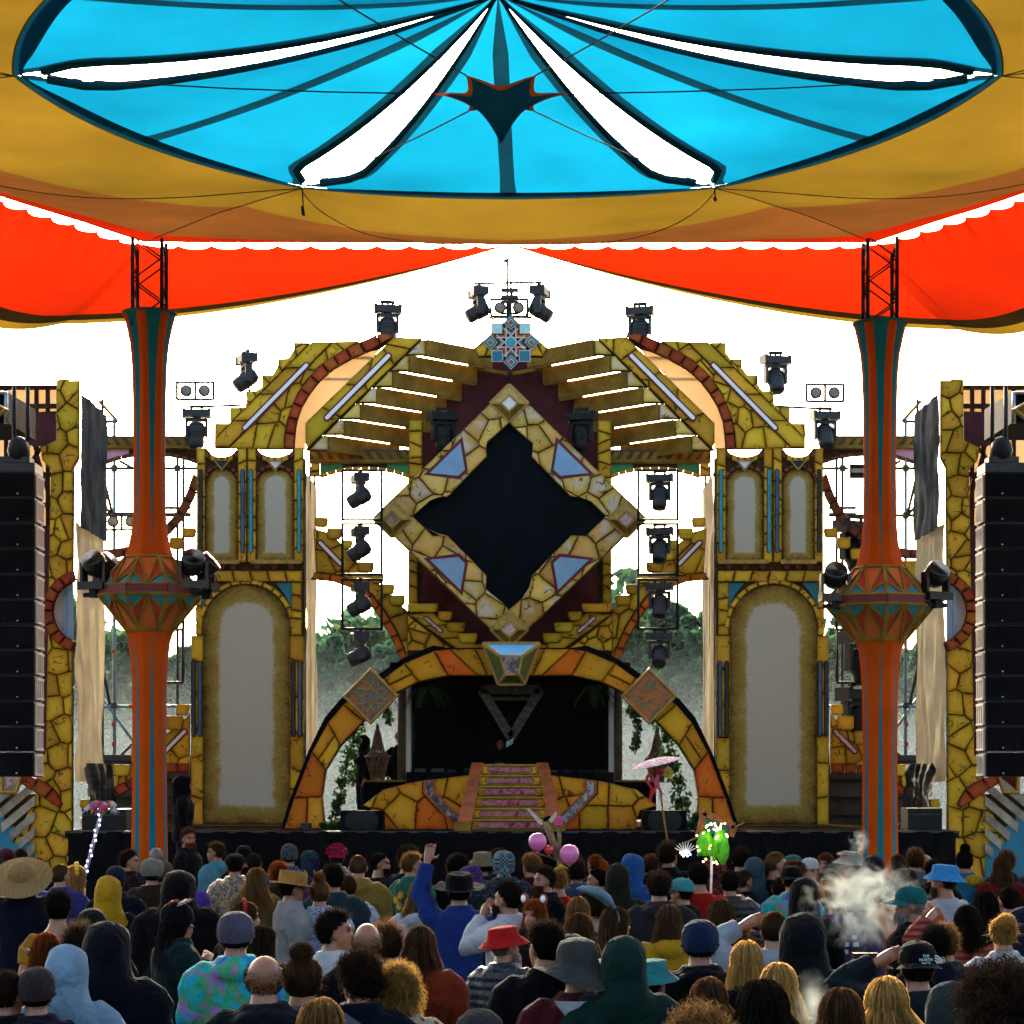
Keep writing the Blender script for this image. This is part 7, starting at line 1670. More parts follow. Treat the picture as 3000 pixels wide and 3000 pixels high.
P_(3, 735, 532, 'man with neat dark hair in a red crew-neck T-shirt', H=1.80, hair='short', hc='black', topk='tee', tc='red', wide=1.08)
P_(3, 590, 655, 'person in a pale turquoise cap beside the red T-shirt', H=1.66, yaw=60, hatk='cap', hatc='aqua', tc='black')
P_(3, 1005, 600, 'person in a long shiny black hooded coat right of the red T-shirt', H=1.72, hair='short', hc='black', topk='coat', tc=(.010, .011, .014), tk='quilt', hood=False)
P_(3, 880, 460, 'person in a patterned red and black hood behind the green cloth', H=1.78, hood=True, tc=(.02, .015, .015), tk='print', tc2=(.20, .03, .03))
P_(3, 1100, 380, 'man with black hair right of the green cloth near the stage', H=1.84, hair='short2', hc='black', topk='jacket', tc='navy')
P_(3, 1218, 470, 'person in a blue-grey hood near the stage, right', H=1.74, hood=True, tc=(.04, .075, .11))
P_(3, 1405, 432, 'man with half-shaved hair in a black T-shirt turned right', H=1.84, yaw=-45, pose='b', hair='crop', hc='light', topk='tee', tc='black')
P_(3, 1130, 590, 'smiling woman with tied brown hair in profile facing right', H=1.66, yaw=-70, hair='lowtail', hc='brown', topk='jacket', tc='black')
P_(3, 1555, 455, 'person in a teal cap near the stage, right', H=1.76, hatk='cap', hatc=(.01, .12, .12), tc='dgrey')
P_(3, 1570, 490, 'brown curly-haired person chatting, facing right', H=1.74, yaw=-60, hair='curly', hc='brown', tc='black')
P_(3, 1700, 480, 'person in a white cap with hands over the face, facing the camera', H=1.74, yaw=170, pose='m', hatk='cap_back', hatc='white', hair='short', hc='light', topk='jumper', tc='mustard')
P_(3, 1840, 443, 'laughing long-haired woman facing the camera, right', H=1.76, yaw=150, hair='long', hc='brown', topk='jumper', tc='maroon')
P_(3, 1895, 530, 'person in a black beanie facing left with face in profile', H=1.70, yaw=80, hatk='beanie', hatc='black', tc='maroon')
P_(3, 1545, 545, 'man in a black cap and purple, teal and green jacket', H=1.74, hatk='cap_back', hatc='black', topk='jacket', tc=(.16, .03, .26), tk='tiedye')
P_(3, 1440, 660, 'person in a bright purple windcheater with blue sleeve', H=1.60, hair='short', hc='dark', topk='jacket', tc=(.20, .04, .36))
P_(3, 1650, 645, 'tall figure in a black hood left of the smoke', H=1.78, hood=True, tc='black')
P_(3, 475, 900, 'woman with half-tied brown hair in a yellow hooded coat', H=1.68, hair='long', hc='brown', tc='yellow', wide=1.05)
P_(3, 930, 830, 'woman with a dark wavy bob in a red jumper', H=1.68, hair='wavy', hc='brown', topk='jumper', tc='red', wide=1.05)
P_(3, 745, 1000, 'person in a dark blue cap and black hooded top', H=1.74, hatk='beanie', hatc=(.015, .035, .10), tc='black', wide=1.1)
P_(3, 1390, 950, 'tattooed man with shaved sides in a pale sweatshirt, one arm raised', H=1.74, pose='h', hair='crop', hc='brown', topk='hoodie', tc=(.30, .34, .38))
P_(3, 1645, 945, 'big black hooded figure in front of the smoke', H=1.78, hood=True, tc=(.008, .010, .014), wide=1.16)
P_(3, 1150, 1214, 'woman with long straight blonde hair in the foreground', H=1.68, hair='long', hc='blonde', topk='jacket', tc='black')
P_(3, 1430, 1383, 'person with fine blond hair right of the long straight blonde', H=1.66, hair='bob', hc='blonde', topk='jumper', tc='dgrey')
P_(3, 820, 1508, 'brown-haired head low in the foreground, right of centre', H=1.60, hair='wavy', hc='brown', tc='black')
P_(3, 1290, 1520, 'big head of very dark hair in the foreground, right of centre', H=1.74, hair='wavy', hc='black', topk='jacket', tc='black', wide=1.08)
P_(3, 740, 1690, 'head of golden brown curls at the bottom edge, right of centre', H=1.68, hair='afro', hc='light', tc='dgrey')
P_(3, 320, 1360, 'person in a turquoise sun hat behind the dark green hood', H=1.55, hatk='bucket', hatc=(.03, .20, .21), tc='dgrey', yaw=-40)
P_(4, 425, 420, 'man in a cream bucket hat with red sunglasses on it', H=1.80, yaw=70, hatk='bucket', hatc=(.42, .38, .32), topk='jacket', tc='black')
P_(4, 620, 452, 'person in a navy hood at the foot of the right mast', H=1.78, hood=True, tc='dnavy')
P_(4, 545, 565, 'person in a black hood just behind the smoke', H=1.74, hood=True, tc='black')
P_(4, 310, 665, 'person in a purple hoodie with white block print seen through the smoke', D=17.5, hair='messy', hc='light', tc=(.10, .055, .15), wide=1.15)
P_(4, 835, 450, 'man with cropped hair right of the mast foot', H=1.76, hair='crop', hc='brown', tc='dgrey')
sgl = P_(4, 985, 388, 'person with tied hair and blue sunglasses on top, grey hoodie', H=1.82, hair='short2', hc='brown', tc='grey')
P_(4, 1072, 450, 'balding man in a dark maroon jacket right of the sunglasses', H=1.76, hair='bald', hc='brown', topk='jacket', tc=(.05, .02, .025))
P_(4, 1140, 500, 'dark-haired person behind the blue bucket hat', H=1.74, hair='short', hc='black', tc='black')
P_(4, 1412, 350, 'person with a dark topknot in a blue, yellow and red patchwork jacket', H=1.80, hair='bun', hc='black', topk='jacket', tc=(.02, .16, .30), tk='plain')
P_(4, 1780, 405, 'man with short brown hair in front of the blue stair panel', H=1.80, hair='short2', hc='brown', topk='jumper', tc='dgrey')
P_(4, 1740, 460, 'woman with long brown curls in a dark red top', H=1.74, hair='long2', hc='brown', topk='jumper', tc=(.14, .01, .012))
P_(4, 1240, 535, 'man in a sky blue bucket hat and white T-shirt', H=1.80, yaw=25, pose='c', hatk='bucket', hatc=(.05, .30, .62), hatkind='print', hatc2=(.03, .20, .45), topk='tee', tc=(.48, .50, .56), beard='brown', hair='short', hc='brown')
P_(4, 890, 570, 'person in a black cap and orange and white jacket behind the teal cap', H=1.80, hatk='cap_back', hatc='black', topk='jacket', tc=(.48, .10, .04), wide=1.1)
P_(4, 945, 720, 'grey-bearded man in a teal flat-brim cap facing left', H=1.78, yaw=62, pose='c', hatk='cap', hatc=(.01, .13, .13), topk='jacket', tc='black', beard='grey', hair='short', hc='grey', skin='skin_tan')
P_(4, 1440, 880, 'woman with long dark curls in a red striped shirt, one arm raised', H=1.70, pose='s', hair='long2', hc='black', topk='jumper', tc=(.34, .09, .06), tk='stripe', tc2=(.14, .02, .02))
P_(4, 1600, 765, 'person with sleek dark hair at the right, behind the raised arm', H=1.72, hair='bob', hc='black', tc='black')
P_(4, 1800, 735, 'woman with a dark ponytail near the right edge', H=1.70, hair='tail', hc='dark', topk='jacket', tc='dnavy', yaw=30)
P_(4, 1160, 1050, 'dark round-haired person in front of the striped shirt', H=1.66, hair='short2', hc='black', topk='jacket', tc='dnavy')
P_(4, 1240, 1040, 'light brown-haired person half hidden behind the round dark hair', H=1.66, hair='short2', hc='light', tc='dgrey')
P_(4, 1750, 995, 'person with messy blond updo at the right edge', H=1.68, hair='updo', hc='blonde', topk='jumper', tc='white')
capm = P_(4, 1005, 1200, 'man in a black cap with white emblem lifting a camera', H=1.72, pose='h', hatk='cap_back', hatc='black', tc=(.012, .022, .026))
P_(4, 340, 1600, 'head of sleek dark brown hair at the bottom, right', H=1.68, hair='bob', hc='brown', topk='jumper', tc='dgrey')
P_(4, 735, 1500, 'person with wavy blond hair at the bottom right', H=1.68, hair='wavy', hc='blonde', topk='jumper', tc='grey')
P_(4, 1290, 1540, 'person in a teal-grey hood at the bottom right', H=1.64, hood=True, tc=(.03, .06, .06))
P_(4, 1760, 1290, 'huge dark fuzzy head of hair at the bottom right corner', H=1.86, hair='afro', hc='dark', topk='jacket', tc='black', wide=1.22)
P_(4, 1920, 900, 'person in a navy jacket cut by the right edge', H=1.68, hood=True, tc='navy')
# on stage and beside it
person(536, 2266, 'person in a black hoodie standing on a riser left of the stage', D=30.6, z0=.95, yaw=-80, hood=True, tc=C['black'], group='people on stage')
MBx = thing('riser', 'low black riser carrying the hooded person left of the stage', 'riser', (WX(536, 30.6), 30.6, 0)); MB().box((WX(536, 30.6)-.5, 30.2, .0), (WX(536, 30.6)+.5, 31.1, .93)).build('riser_box', M['black_cloth'], MBx); MB().bar((WX(536, 30.6)-.51, 30.19, .92), (WX(536, 30.6)+.51, 30.19, .92), .04).build('edge_rail', M['dark_steel'], MBx)
person(1175, 2141, 'dark silhouette of a person behind the left side table on stage', D=36.0, z0=ZS, yaw=180, hair='messy', hc='black', tc=C['black'], group='people on stage')
person(1063, 2150, 'dark silhouette of a hooded person behind the rattan lantern', D=36.2, z0=ZS, yaw=120, hood=True, tc=C['black'], group='people on stage')
person(1466, 2160, 'dimly lit DJ in black behind the decks', D=35.4, z0=ZS, yaw=180, pose='f', hair='short', hc='black', tc=C['black'], group='people on stage')

# ---- worn and held extras
def hw(root, pose, v): return head_matrix(pose) @ Vector(v)
def acc(name, mb, m, root, pose=None, smooth=True):
    me = mesh(name, mb.v, mb.f, m, smooth); o = bpy.data.objects.new(name, me); col.objects.link(o); o.parent = root
    if pose: o.matrix_basis = head_matrix(pose)
    return o
def flower(c, r, n, axis, mbp, mbc):
    ax = Vector(axis).normalized(); x = ax.cross(Vector((.1, .2, 1))).normalized(); y = ax.cross(x); c = Vector(c)
    for ly in (0, 1):
        for k in range(n):
            a = 2*math.pi*(k + .5*ly)/n; d = x*math.cos(a) + y*math.sin(a); s = ax.cross(d)*r*.22; rr_ = r*(1 - .25*ly)
            mbp.add([c + d*r*.15 + ax*.004*ly, c + d*rr_*.6 + s + ax*(.01 + .008*ly), c + d*rr_ + ax*(.004 + .012*ly), c + d*rr_*.6 - s + ax*(.01 + .008*ly)], [(0, 1, 2, 3)])
    mbc.ball(tuple(c + ax*.01), (r*.25,)*3, 8, 5)
petalO = pm('petal_orange', (.55, .16, .05), .7, .3, 20, 0); petalW = pm('petal_white', (.6, .52, .40), .7, .2, 20, 0); petalY = pm('petal_yellow', (.62, .36, .01), .7, .25, 20, 0); seedm = pm('seed_brown', (.03, .016, .008), .9)
for (dx, dy, dz, mtl) in ((-.05, -.02, .13, petalO), (.02, -.05, .14, petalO), (.06, .03, .145, petalW), (.0, .04, .155, petalW)):
    p, c_ = MB(), MB(); flower((dx, dy, dz), .058, 9, (dx, dy-.3, .6), p, c_); p.add(c_.v, c_.f); acc('hat_flower', p, mtl, flw, 'w', False)
p, c_ = MB(), MB(); flower((.17, -.20, 1.36), .085, 13, (.1, -1, .1), p, c_); acc('sunflower_petals', p, petalY, sunf, None, False); acc('sunflower_heart', c_, seedm, sunf)
# elf ear, fox ears, bunny ears, emblem cap, hand print
mb = MB(); mb.add([(-.078, .02, .02), (-.085, -.03, -.04), (-.10, -.02, .015), (-.155, -.045, .05)], [(0, 1, 3), (0, 3, 2), (1, 2, 3), (0, 2, 1)]); acc('elf_ear', mb, M['skin'], elf, 'a')
for q in (-1, 1):
    mb = MB(); mb.ball((q*.085, 0, .135), (.038, .02, .045), 12, 8); acc('fox_ear', mb, pm('fox_fur', (.25, .06, .012), .9, .3, 30), fox, 'a'); mb = MB(); mb.ball((q*.088, .012, .138), (.024, .014, .030), 10, 6); acc('ear_fluff', mb, M['mirror_white'], fox, 'a')
    mb = MB(); mb.tube([(q*.04, -.03, .12), (q*.05, -.09, .20), (q*.055, -.17, .25), (q*.06, -.25, .27), (q*.06, -.30, .27)], [.012, .030, .036, .028, .006], 10); acc('bunny_ear', mb, cloth((.22, .36, .44), 'fur', (.12, .22, .3)), bun, 'a')
mb = MB(); mb.tube([Vector((.098*math.cos(math.pi*k/12), -.02, .022 + .105*math.sin(math.pi*k/12))) for k in range(13)], .006, 6); acc('hairband', mb, cloth((.22, .36, .44)), bun, 'a')
mb = MB()
for q in (-1, 1): mb.tube([Vector((q*.033 + .024*math.cos(2*math.pi*k/12), .092, .01 + .020*math.sin(2*math.pi*k/12))) for k in range(13)], .0025, 5); mb.tube([(q*.057, .09, .012), (q*.082, .0, .01)], .0025, 5)
acc('glasses', mb, M['black_metal'], bun, 'a')
mb = MB()
for q in (-1, 1): mb.ball((q*.035, .075, .112), (.030, .016, .02), 10, 6)
mb.bar((-.02, .08, .115), (.02, .08, .115), .006); acc('sunglasses', mb, pm('blue_lens', (.03, .06, .30), .15, .2, 5, 0, spec=.7), sgl, 'a')
mb = lat([(.1035, .052), (.1035, .074)], tilt=-8); acc('hat_band', mb, cloth((.35, .06, .10)), boat, 'a')
pb = pm('print_blue', (.10, .26, .40), .8, .2, 20, 0)
mb = MB(); y0 = -.168; mb.prism([(-.045, 1.085), (.045, 1.085), (.05, 1.15), (-.05, 1.15)], y0-.012, y0+.03)
for k, (a, L_) in enumerate(((-.32, .085), (-.10, .11), (.08, .115), (.28, .10), (.95, .07))):
    sx_ = (-.038, -.013, .013, .038, .05)[k]; sz_ = 1.15 if k < 4 else 1.105
    mb.bar((sx_, y0-.004, sz_), (sx_ + math.sin(a)*L_, y0-.004, sz_ + math.cos(a)*L_), .014, .016, (0, 1, 0))
acc('hand_print', mb, pb, hand_p, None, False)
def text_mesh(s, size, m, name):
    cu = bpy.data.curves.new('t', 'FONT'); cu.body = s; cu.size = size; cu.extrude = .0012; cu.align_x = 'CENTER'; cu.resolution_u = 2
    o = bpy.data.objects.new('t', cu); col.objects.link(o); me = bpy.data.meshes.new_from_object(o.evaluated_get(bpy.context.evaluated_depsgraph_get())); bpy.data.objects.remove(o); me.name = name; me.materials.clear(); me.materials.append(m); return me
embm = pm('emblem_white', (.45, .55, .58), .7, .1, 20, 0)
for k, wd in enumerate(('THE', 'NORTH', 'FACE')):
    o = bpy.data.objects.new('emblem_text', text_mesh(wd, .021, embm, 'emblem_text')); col.objects.link(o); o.parent = capm
    o.matrix_basis = head_matrix('h') @ Matrix.Translation((.022, -.134 - .002*k, .072 - .019*k)) @ Matrix.Rotation(R(14), 4, 'Z') @ Matrix.Rotation(R(80), 4, 'X')
mb = MB()
for k in range(3): mb.tube([Vector((.068 + (.012 + .011*k)*math.cos(t), -.128, .040 + (.014 + .013*k)*math.sin(t))) for t in [math.pi/2*j/6 for j in range(7)]], .0038, 5)
acc('emblem_arc', mb, embm, capm, 'h')
def pint(root):
    e, w = ARMS['drink']; c = Vector(w) + Vector((-.02, .10, .02)); mb = MB(); mb.lathe(c, [(.030, -.06), (.034, 0), (.040, .09)], 16); return acc('drink_cup', mb, pm('drink', (.42, .26, .10), .2, .2, 8, 0, spec=.6), root)
pint(ptr)
e, w = ARMS['brow']; mb = MB(); mb.box((-.30, .20, 1.60), (-.17, .27, 1.69)); mb.lathe((-.235, .27, 1.645), [(.034, 0), (.032, .05)], 14, (0, 1, 0)); acc('camera', mb, M['black_gloss'], capm, None, False)

# more worn details, found by the wearer's label
def who(start): return next(o for o in col.objects if o.type == 'EMPTY' and str(o.get('label', '')).startswith(start))
o = who('man in a cream bucket hat'); mb = MB()
for q in (-1, 1): mb.ball((q*.036, .112, .115), (.034, .012, .020), 10, 6); mb.tube([(q*.066, .105, .118), (q*.104, .0, .108)], .004, 5)
acc('sunglasses', mb, pm('red_lens', (.45, .03, .01), .2, .2, 5, 0, spec=.6), o, 'a')
o = who('brown-haired woman with a red headband'); mb = MB(); mb.tube([Vector((.112*math.cos(math.pi*k/14), -.012, .028 + .118*math.sin(math.pi*k/14))) for k in range(15)], .013, 7); acc('headband', mb, cloth((.5, .015, .012)), o, 'b')
o = who('blonde woman with yellow headpiece'); mb = MB()
for k in range(9): a_ = math.pi*(k+.5)/9; mb.ball((.105*math.cos(a_), .0, .035 + .118*math.sin(a_)), (.026, .024, .026), 8, 6)
acc('headpiece', mb, petalY, o, 'a')
o = who('person in a purple hoodie'); mb = MB(); rr = random.Random(21)
for r_ in range(5):
    for k in range(4):
        if rr.random() < .8: x_, z_ = -.11 + .06*k + rr.uniform(-.008, .008), 1.33 - .055*r_; mb.box((x_, -.182 - .004*r_, z_), (x_ + rr.uniform(.025, .045), -.160, z_ + .030))
acc('block_print', mb, embm, o, None, False)
o = who('person with a dark topknot'); mb = MB(); mb.ball((.075, -.135, 1.44), (.10, .062, .065), 14, 8); acc('yellow_patch', mb, cloth(C['yellow']), o); mb = MB(); mb.ball((-.16, -.10, 1.25), (.09, .09, .16), 14, 8); acc('red_patch', mb, cloth(C['maroon']), o)
o = who('person in a floppy grey felt hat'); mb = MB(); mb.grid(lambda s_, t_: Vector((.125*math.sin((s_-.5)*2.6)*(1 - .55*t_), -.150 - .045*math.cos((s_-.5)*2.6)*(1 - .5*t_), 1.485 - .145*t_*(1 - .35*abs(2*s_-1)))), 14, 8); acc('hood_lining', mb, cloth((.42, .46, .54)), o)
o = who('woman with curly blonde updo')
for (dx, dy, dz) in ((.02, -.07, .155), (.06, -.02, .14), (-.02, -.13, .13)): p, c_ = MB(), MB(); flower((dx, dy, dz), .04, 8, (dx, dy, dz), p, c_); p.add(c_.v, c_.f); acc('hair_flower', p, petalY, o, 'a', False)
o = who('fair-haired man in a green jumper')
for (dx, dz) in ((-.06, 1.28), (.0, 1.33), (-.02, 1.22)): p, c_ = MB(), MB(); flower((dx, -.162, dz), .05, 7, (0, -1, .1), p, c_); p.add(c_.v, c_.f); acc('printed_flower', p, petalY, o, None, False)
o = who('grey-bearded man in a teal flat-brim cap'); t_o = bpy.data.objects.new('cap_text', text_mesh('VA', .034, embm, 'cap_text')); col.objects.link(t_o); t_o.parent = o
t_o.matrix_basis = head_matrix('c') @ Matrix.Translation((.02, .108, .082)) @ Matrix.Rotation(R(180), 4, 'Z') @ Matrix.Rotation(R(72), 4, 'X')

# ---- totems carried above the crowd
def led(name, i, s=6.): return emit(name, i, s)
ledb = led('led_blue', (.25, .40, 1.), 5.); ledw = led('led_warm', (1., .62, .2), 6.)
D = 23.; base = W(236, 2612, D); topp = W(300, 2372, D)
t = thing('flower_wand', 'tall stick wrapped in blue lights topped with a disc of colourful flowers', 'festival totem', tuple(base), 'totems above the crowd')
MB().tube([base - Vector((.25, 0, 1.2)), base, topp], .018, 8).build('stick', pm('wrapped_stick', (.30, .22, .18), .6, .5, 40, .1, c2=(.10, .05, .10)), t, True)
for k in range(16): mb = MB(); p = base.lerp(topp, k/16.); mb.ball(tuple(p + Vector((.02*math.sin(k*2.), -.02, 0))), (.010,)*3, 6, 4); mb.build('light_bulb', ledb, t)
rr = random.Random(6); cols_ = [('petal_pink', (.55, .06, .22)), ('petal_red', (.5, .02, .03)), ('petal_lilac', (.35, .20, .45)), ('petal_cream', (.6, .5, .4)), ('petal_gold', (.55, .33, .03)), ('petal_turq', (.06, .30, .32))]
for n_, c_ in cols_: pm(n_, c_, .7, .3, 25, 0)
for k in range(34):
    a, r_ = rr.uniform(0, 6.28), .19*math.sqrt(rr.random()); p, c_ = MB(), MB(); flower(topp + Vector((math.cos(a)*r_, math.sin(a)*r_, rr.uniform(-.03, .06))), rr.uniform(.04, .06), 7, (math.cos(a), math.sin(a)-.4, .9), p, c_); p.add(c_.v, c_.f); p.build('flower', M[rr.choice(cols_)[0]], t)
# paper parasol on a pole
D = 24.5; a, b = W(1958, 2480, D), W(1921, 2230, D)
t = thing('paper_parasol', 'white and pink paper parasol on a thin pole with red ribbons', 'parasol', tuple(a), 'totems above the crowd')
MB().tube([a - Vector((-.05, 0, .5)), a, b + Vector((0, 0, -.03))], .011, 8).build('pole', M['wood'], t, True)
ax = Vector((-.22, -.10, .97)).normalized(); x = ax.cross(Vector((0, 1, 0))).normalized(); y = ax.cross(x)
def par(s, q): an = 2*math.pi*s; r_ = .27*q; return b + ax*(.03 - .055*q*q + (.004 if int(s*48) % 2 else 0)*q) + (x*math.cos(an) + y*math.sin(an))*r_
mpar = iridescent('parasol_paper', [(.60, .58, .60), (.62, .60, .62), (.50, .10, .22), (.62, .60, .62), (.38, .28, .42)], 9, .7, .2)
mb = MB(); mb.grid(par, 48, 6); mb.build('canopy', mpar, t)
for k in range(12): an = 2*math.pi*k/12; MB().tube([b + ax*.005, b + ax*-.030 + (x*math.cos(an) + y*math.sin(an))*.262], .004, 4).build('rib', M['wood'], t)
for (dx, h_, mtl) in ((-.03, .34, 'petal_red'), (.03, .30, 'petal_pink'), (-.07, .26, 'petal_red')):
    def rb(s, q): return b + Vector((dx + .03*math.sin(q*7 + dx*60) + .035*(s-.5), -.02 + .02*math.cos(q*6), -.10 - h_*q))
    mb = MB(); mb.grid(rb, 3, 12); mb.build('ribbon', M[mtl], t, True)
p, c_ = MB(), MB(); flower(b + Vector((.13, -.04, -.13)), .075, 12, (.2, -1, .2), p, c_); p.build('feather_flower', M['petal_gold'], t); c_.build('flower_heart', M['green_glass'], t)
mb = MB(); mb.tube([b + Vector((.0, -.02, -.12)), b + Vector((.05, -.03, -.09)), b + Vector((.11, -.04, -.12))], [.03, .035, .02], 8); mb.build('red_bow', M['petal_red'], t, True)
# driftwood totem with balloons
D = 22.; a = W(1640, 2540, D)
t = thing('driftwood_totem', 'driftwood and feather totem carried above the crowd', 'festival totem', tuple(a), 'totems above the crowd'); dw = pm('driftwood', (.26, .16, .08), .8, .5, 12, .4)
for (p, q, r_) in (((1630, 2500), (1596, 2408), .035), ((1632, 2520), (1612, 2430), .03), ((1636, 2500), (1634, 2412), .014), ((1640, 2500), (1640, 2416), .012), ((1645, 2560), (1628, 2470), .03), ((1628, 2490), (1606, 2425), .028)):
    MB().tube([W(*p, D), W((p[0]+q[0])/2+2, (p[1]+q[1])/2, D), W(*q, D)], [r_, r_*.9, r_*.7], 8).build('branch', dw, t, True)
for (p, q, mtl) in (((1594, 2420), (1547, 2370), 'petal_white'), ((1610, 2412), (1630, 2380), 'petal_white'), ((1590, 2405), (1612, 2392), 'black_cloth')):
    A_, B_ = W(*p, D), W(*q, D); d = (B_-A_); s = d.cross(Vector((0, 1, 0))).normalized()*.028; mb = MB()
    for k in range(10): f = k/10; g_ = min(1, f*5)*(1-f*.6); mb.add([A_ + d*f - s*g_, A_ + d*(f+.13) - s*g_*.9, A_ + d*(f+.11), A_ + d*f], [(0, 1, 2, 3)]); mb.add([A_ + d*f + s*g_, A_ + d*(f+.13) + s*g_*.9, A_ + d*(f+.11), A_ + d*f], [(3, 2, 1, 0)])
    mb.build('feather', M[mtl], t)
MB().box(tuple(W(1625, 2418, D) - Vector((0, .04, 0))), tuple(W(1648, 2394, D) + Vector((0, .04, 0)))).build('pink_cup', M['petal_pink'], t); 
bal = pm('balloon_pink', (.62, .14, .38), .25, .04, 3, 0, spec=.6); balr = pm('balloon_red', (.55, .02, .04), .25, .04, 3, 0, spec=.6)
for (bx, by, r_, lb, mtl) in ((1575, 2467, 27.5, 'upper left pink balloon tied to the driftwood totem', bal), (1668, 2503, 29.5, 'lower right pink balloon tied to the driftwood totem', bal), (1608, 2490, 14, 'small red balloon between the two pink balloons', balr)):
    c_ = W(bx, by, D-.08); rw = r_*D/F; q = thing('balloon', lb, 'balloon', (c_.x, c_.y, c_.z-rw*1.1), 'balloons'); mb = MB(); mb.lathe(c_, [(.004, -rw*1.08), (rw*.35, -rw*.95), (rw*.72, -rw*.66), (rw*.95, -rw*.2), (rw*.98, .15*rw), (rw*.86, rw*.55), (rw*.55, rw*.87), (.001, rw)], 24); mb.build('skin', mtl, q, True)
    MB().lathe(c_ + Vector((0, 0, -rw*1.15)), [(.012, 0), (.004, .015)], 8).build('knot', mtl, q); MB().tube([c_ - Vector((0, 0, rw*1.14)), W(1628, 2520, D)], .0025, 4).build('string', M['steel'], q)
# green cloth totem with fairy lights
D = 21.; a = W(2083, 2610, D)
t = thing('green_cloth_totem', 'brown tent-frame totem with bright green cloth and fairy lights on a white pole', 'festival totem', tuple(a), 'totems above the crowd')
MB().tube([a - Vector((0, 0, .6)), a, W(2086, 2480, D)], .011, 8).build('pole', M['mirror_white'], t, True); orb = pm('brown_canvas', (.20, .075, .02), .8, .4, 15, .2)
A_, B_, C_, D_ = W(2062, 2380, D), W(2153, 2420, D), W(2045, 2455, D), W(2140, 2450, D)
for (p, q, w_) in ((A_, B_, .06), (A_, C_, .06), (B_, D_, .06)): MB().bar(p, q, w_, .02, (0, 1, 0)).build('canvas_strip', orb, t)
for (p, q) in (((2000, 2472), (2045, 2452)), ((2150, 2424), (2181, 2410)), ((2058, 2372), (2066, 2392))): MB().tube([W(*p, D), W(*q, D)], .008, 6).build('frame_stick', M['driftwood'] if 'driftwood' in M else M['wood'], t)
mk('dark_cloth', [W(2068, 2394, D+.02), W(2148, 2424, D+.02), W(2130, 2450, D+.02), W(2060, 2440, D+.02)], [(0, 1, 2, 3)], M['teal'], t)
gm_ = pm('green_cloth', (.10, .55, .015), .7, .25, 14, .3, c2=(.04, .33, .01))
for (ox, oy, sx_, sy_, sd) in ((2066, 2470, 26, 42, 1), (2110, 2475, 27, 52, 5)):
    def cl(s, q): 
        an = (s-.5)*2.6; px = ox + sx_*math.sin(an)*(.45 + .6*math.sin(min(1, q*1.25)*math.pi*.62)) + 6*noise.noise(Vector((s*3, q*3, sd))); py = oy - sy_*.85 + sy_*1.75*q*(1 + .22*noise.noise(Vector((s*4, 2, sd)))); 
        return W(px, py, D - .12*math.cos(an)*math.sin(math.pi*min(1, .15 + q*.8)) + .03*noise.noise(Vector((s*9, q*3, sd))))
    mb = MB(); mb.grid(cl, 20, 16); mb.build('green_cloth', gm_, t, True)
rr = random.Random(9)
for k in range(34):
    px, py = (rr.uniform(2068, 2130), rr.uniform(2410, 2436)) if k < 16 else (rr.uniform(2040, 2140), rr.uniform(2440, 2535)); mb = MB(); mb.ball(tuple(W(px, py, D-.16)), (.008,)*3, 6, 4); mb.build('fairy_light', ledw, t)
t = thing('spiky_headpiece', 'spiky headpiece with white and violet lights left of the green cloth', 'headpiece', tuple(W(2008, 2505, 23)), None)
for k in range(9): an = -1.1 + 2.2*k/8; MB().tube([W(2008, 2500, 23), W(2008 + 34*math.sin(an), 2500 - 34*math.cos(an), 23)], .004, 5).build('spike', M['mirror_white'], t)
for k in range(8): mb = MB(); mb.ball(tuple(W(1994 + 4*k, 2498 + (k % 3)*5, 22.95)), (.009,)*3, 6, 4); mb.build('light_bulb', ledb if k % 2 else ledw, t)

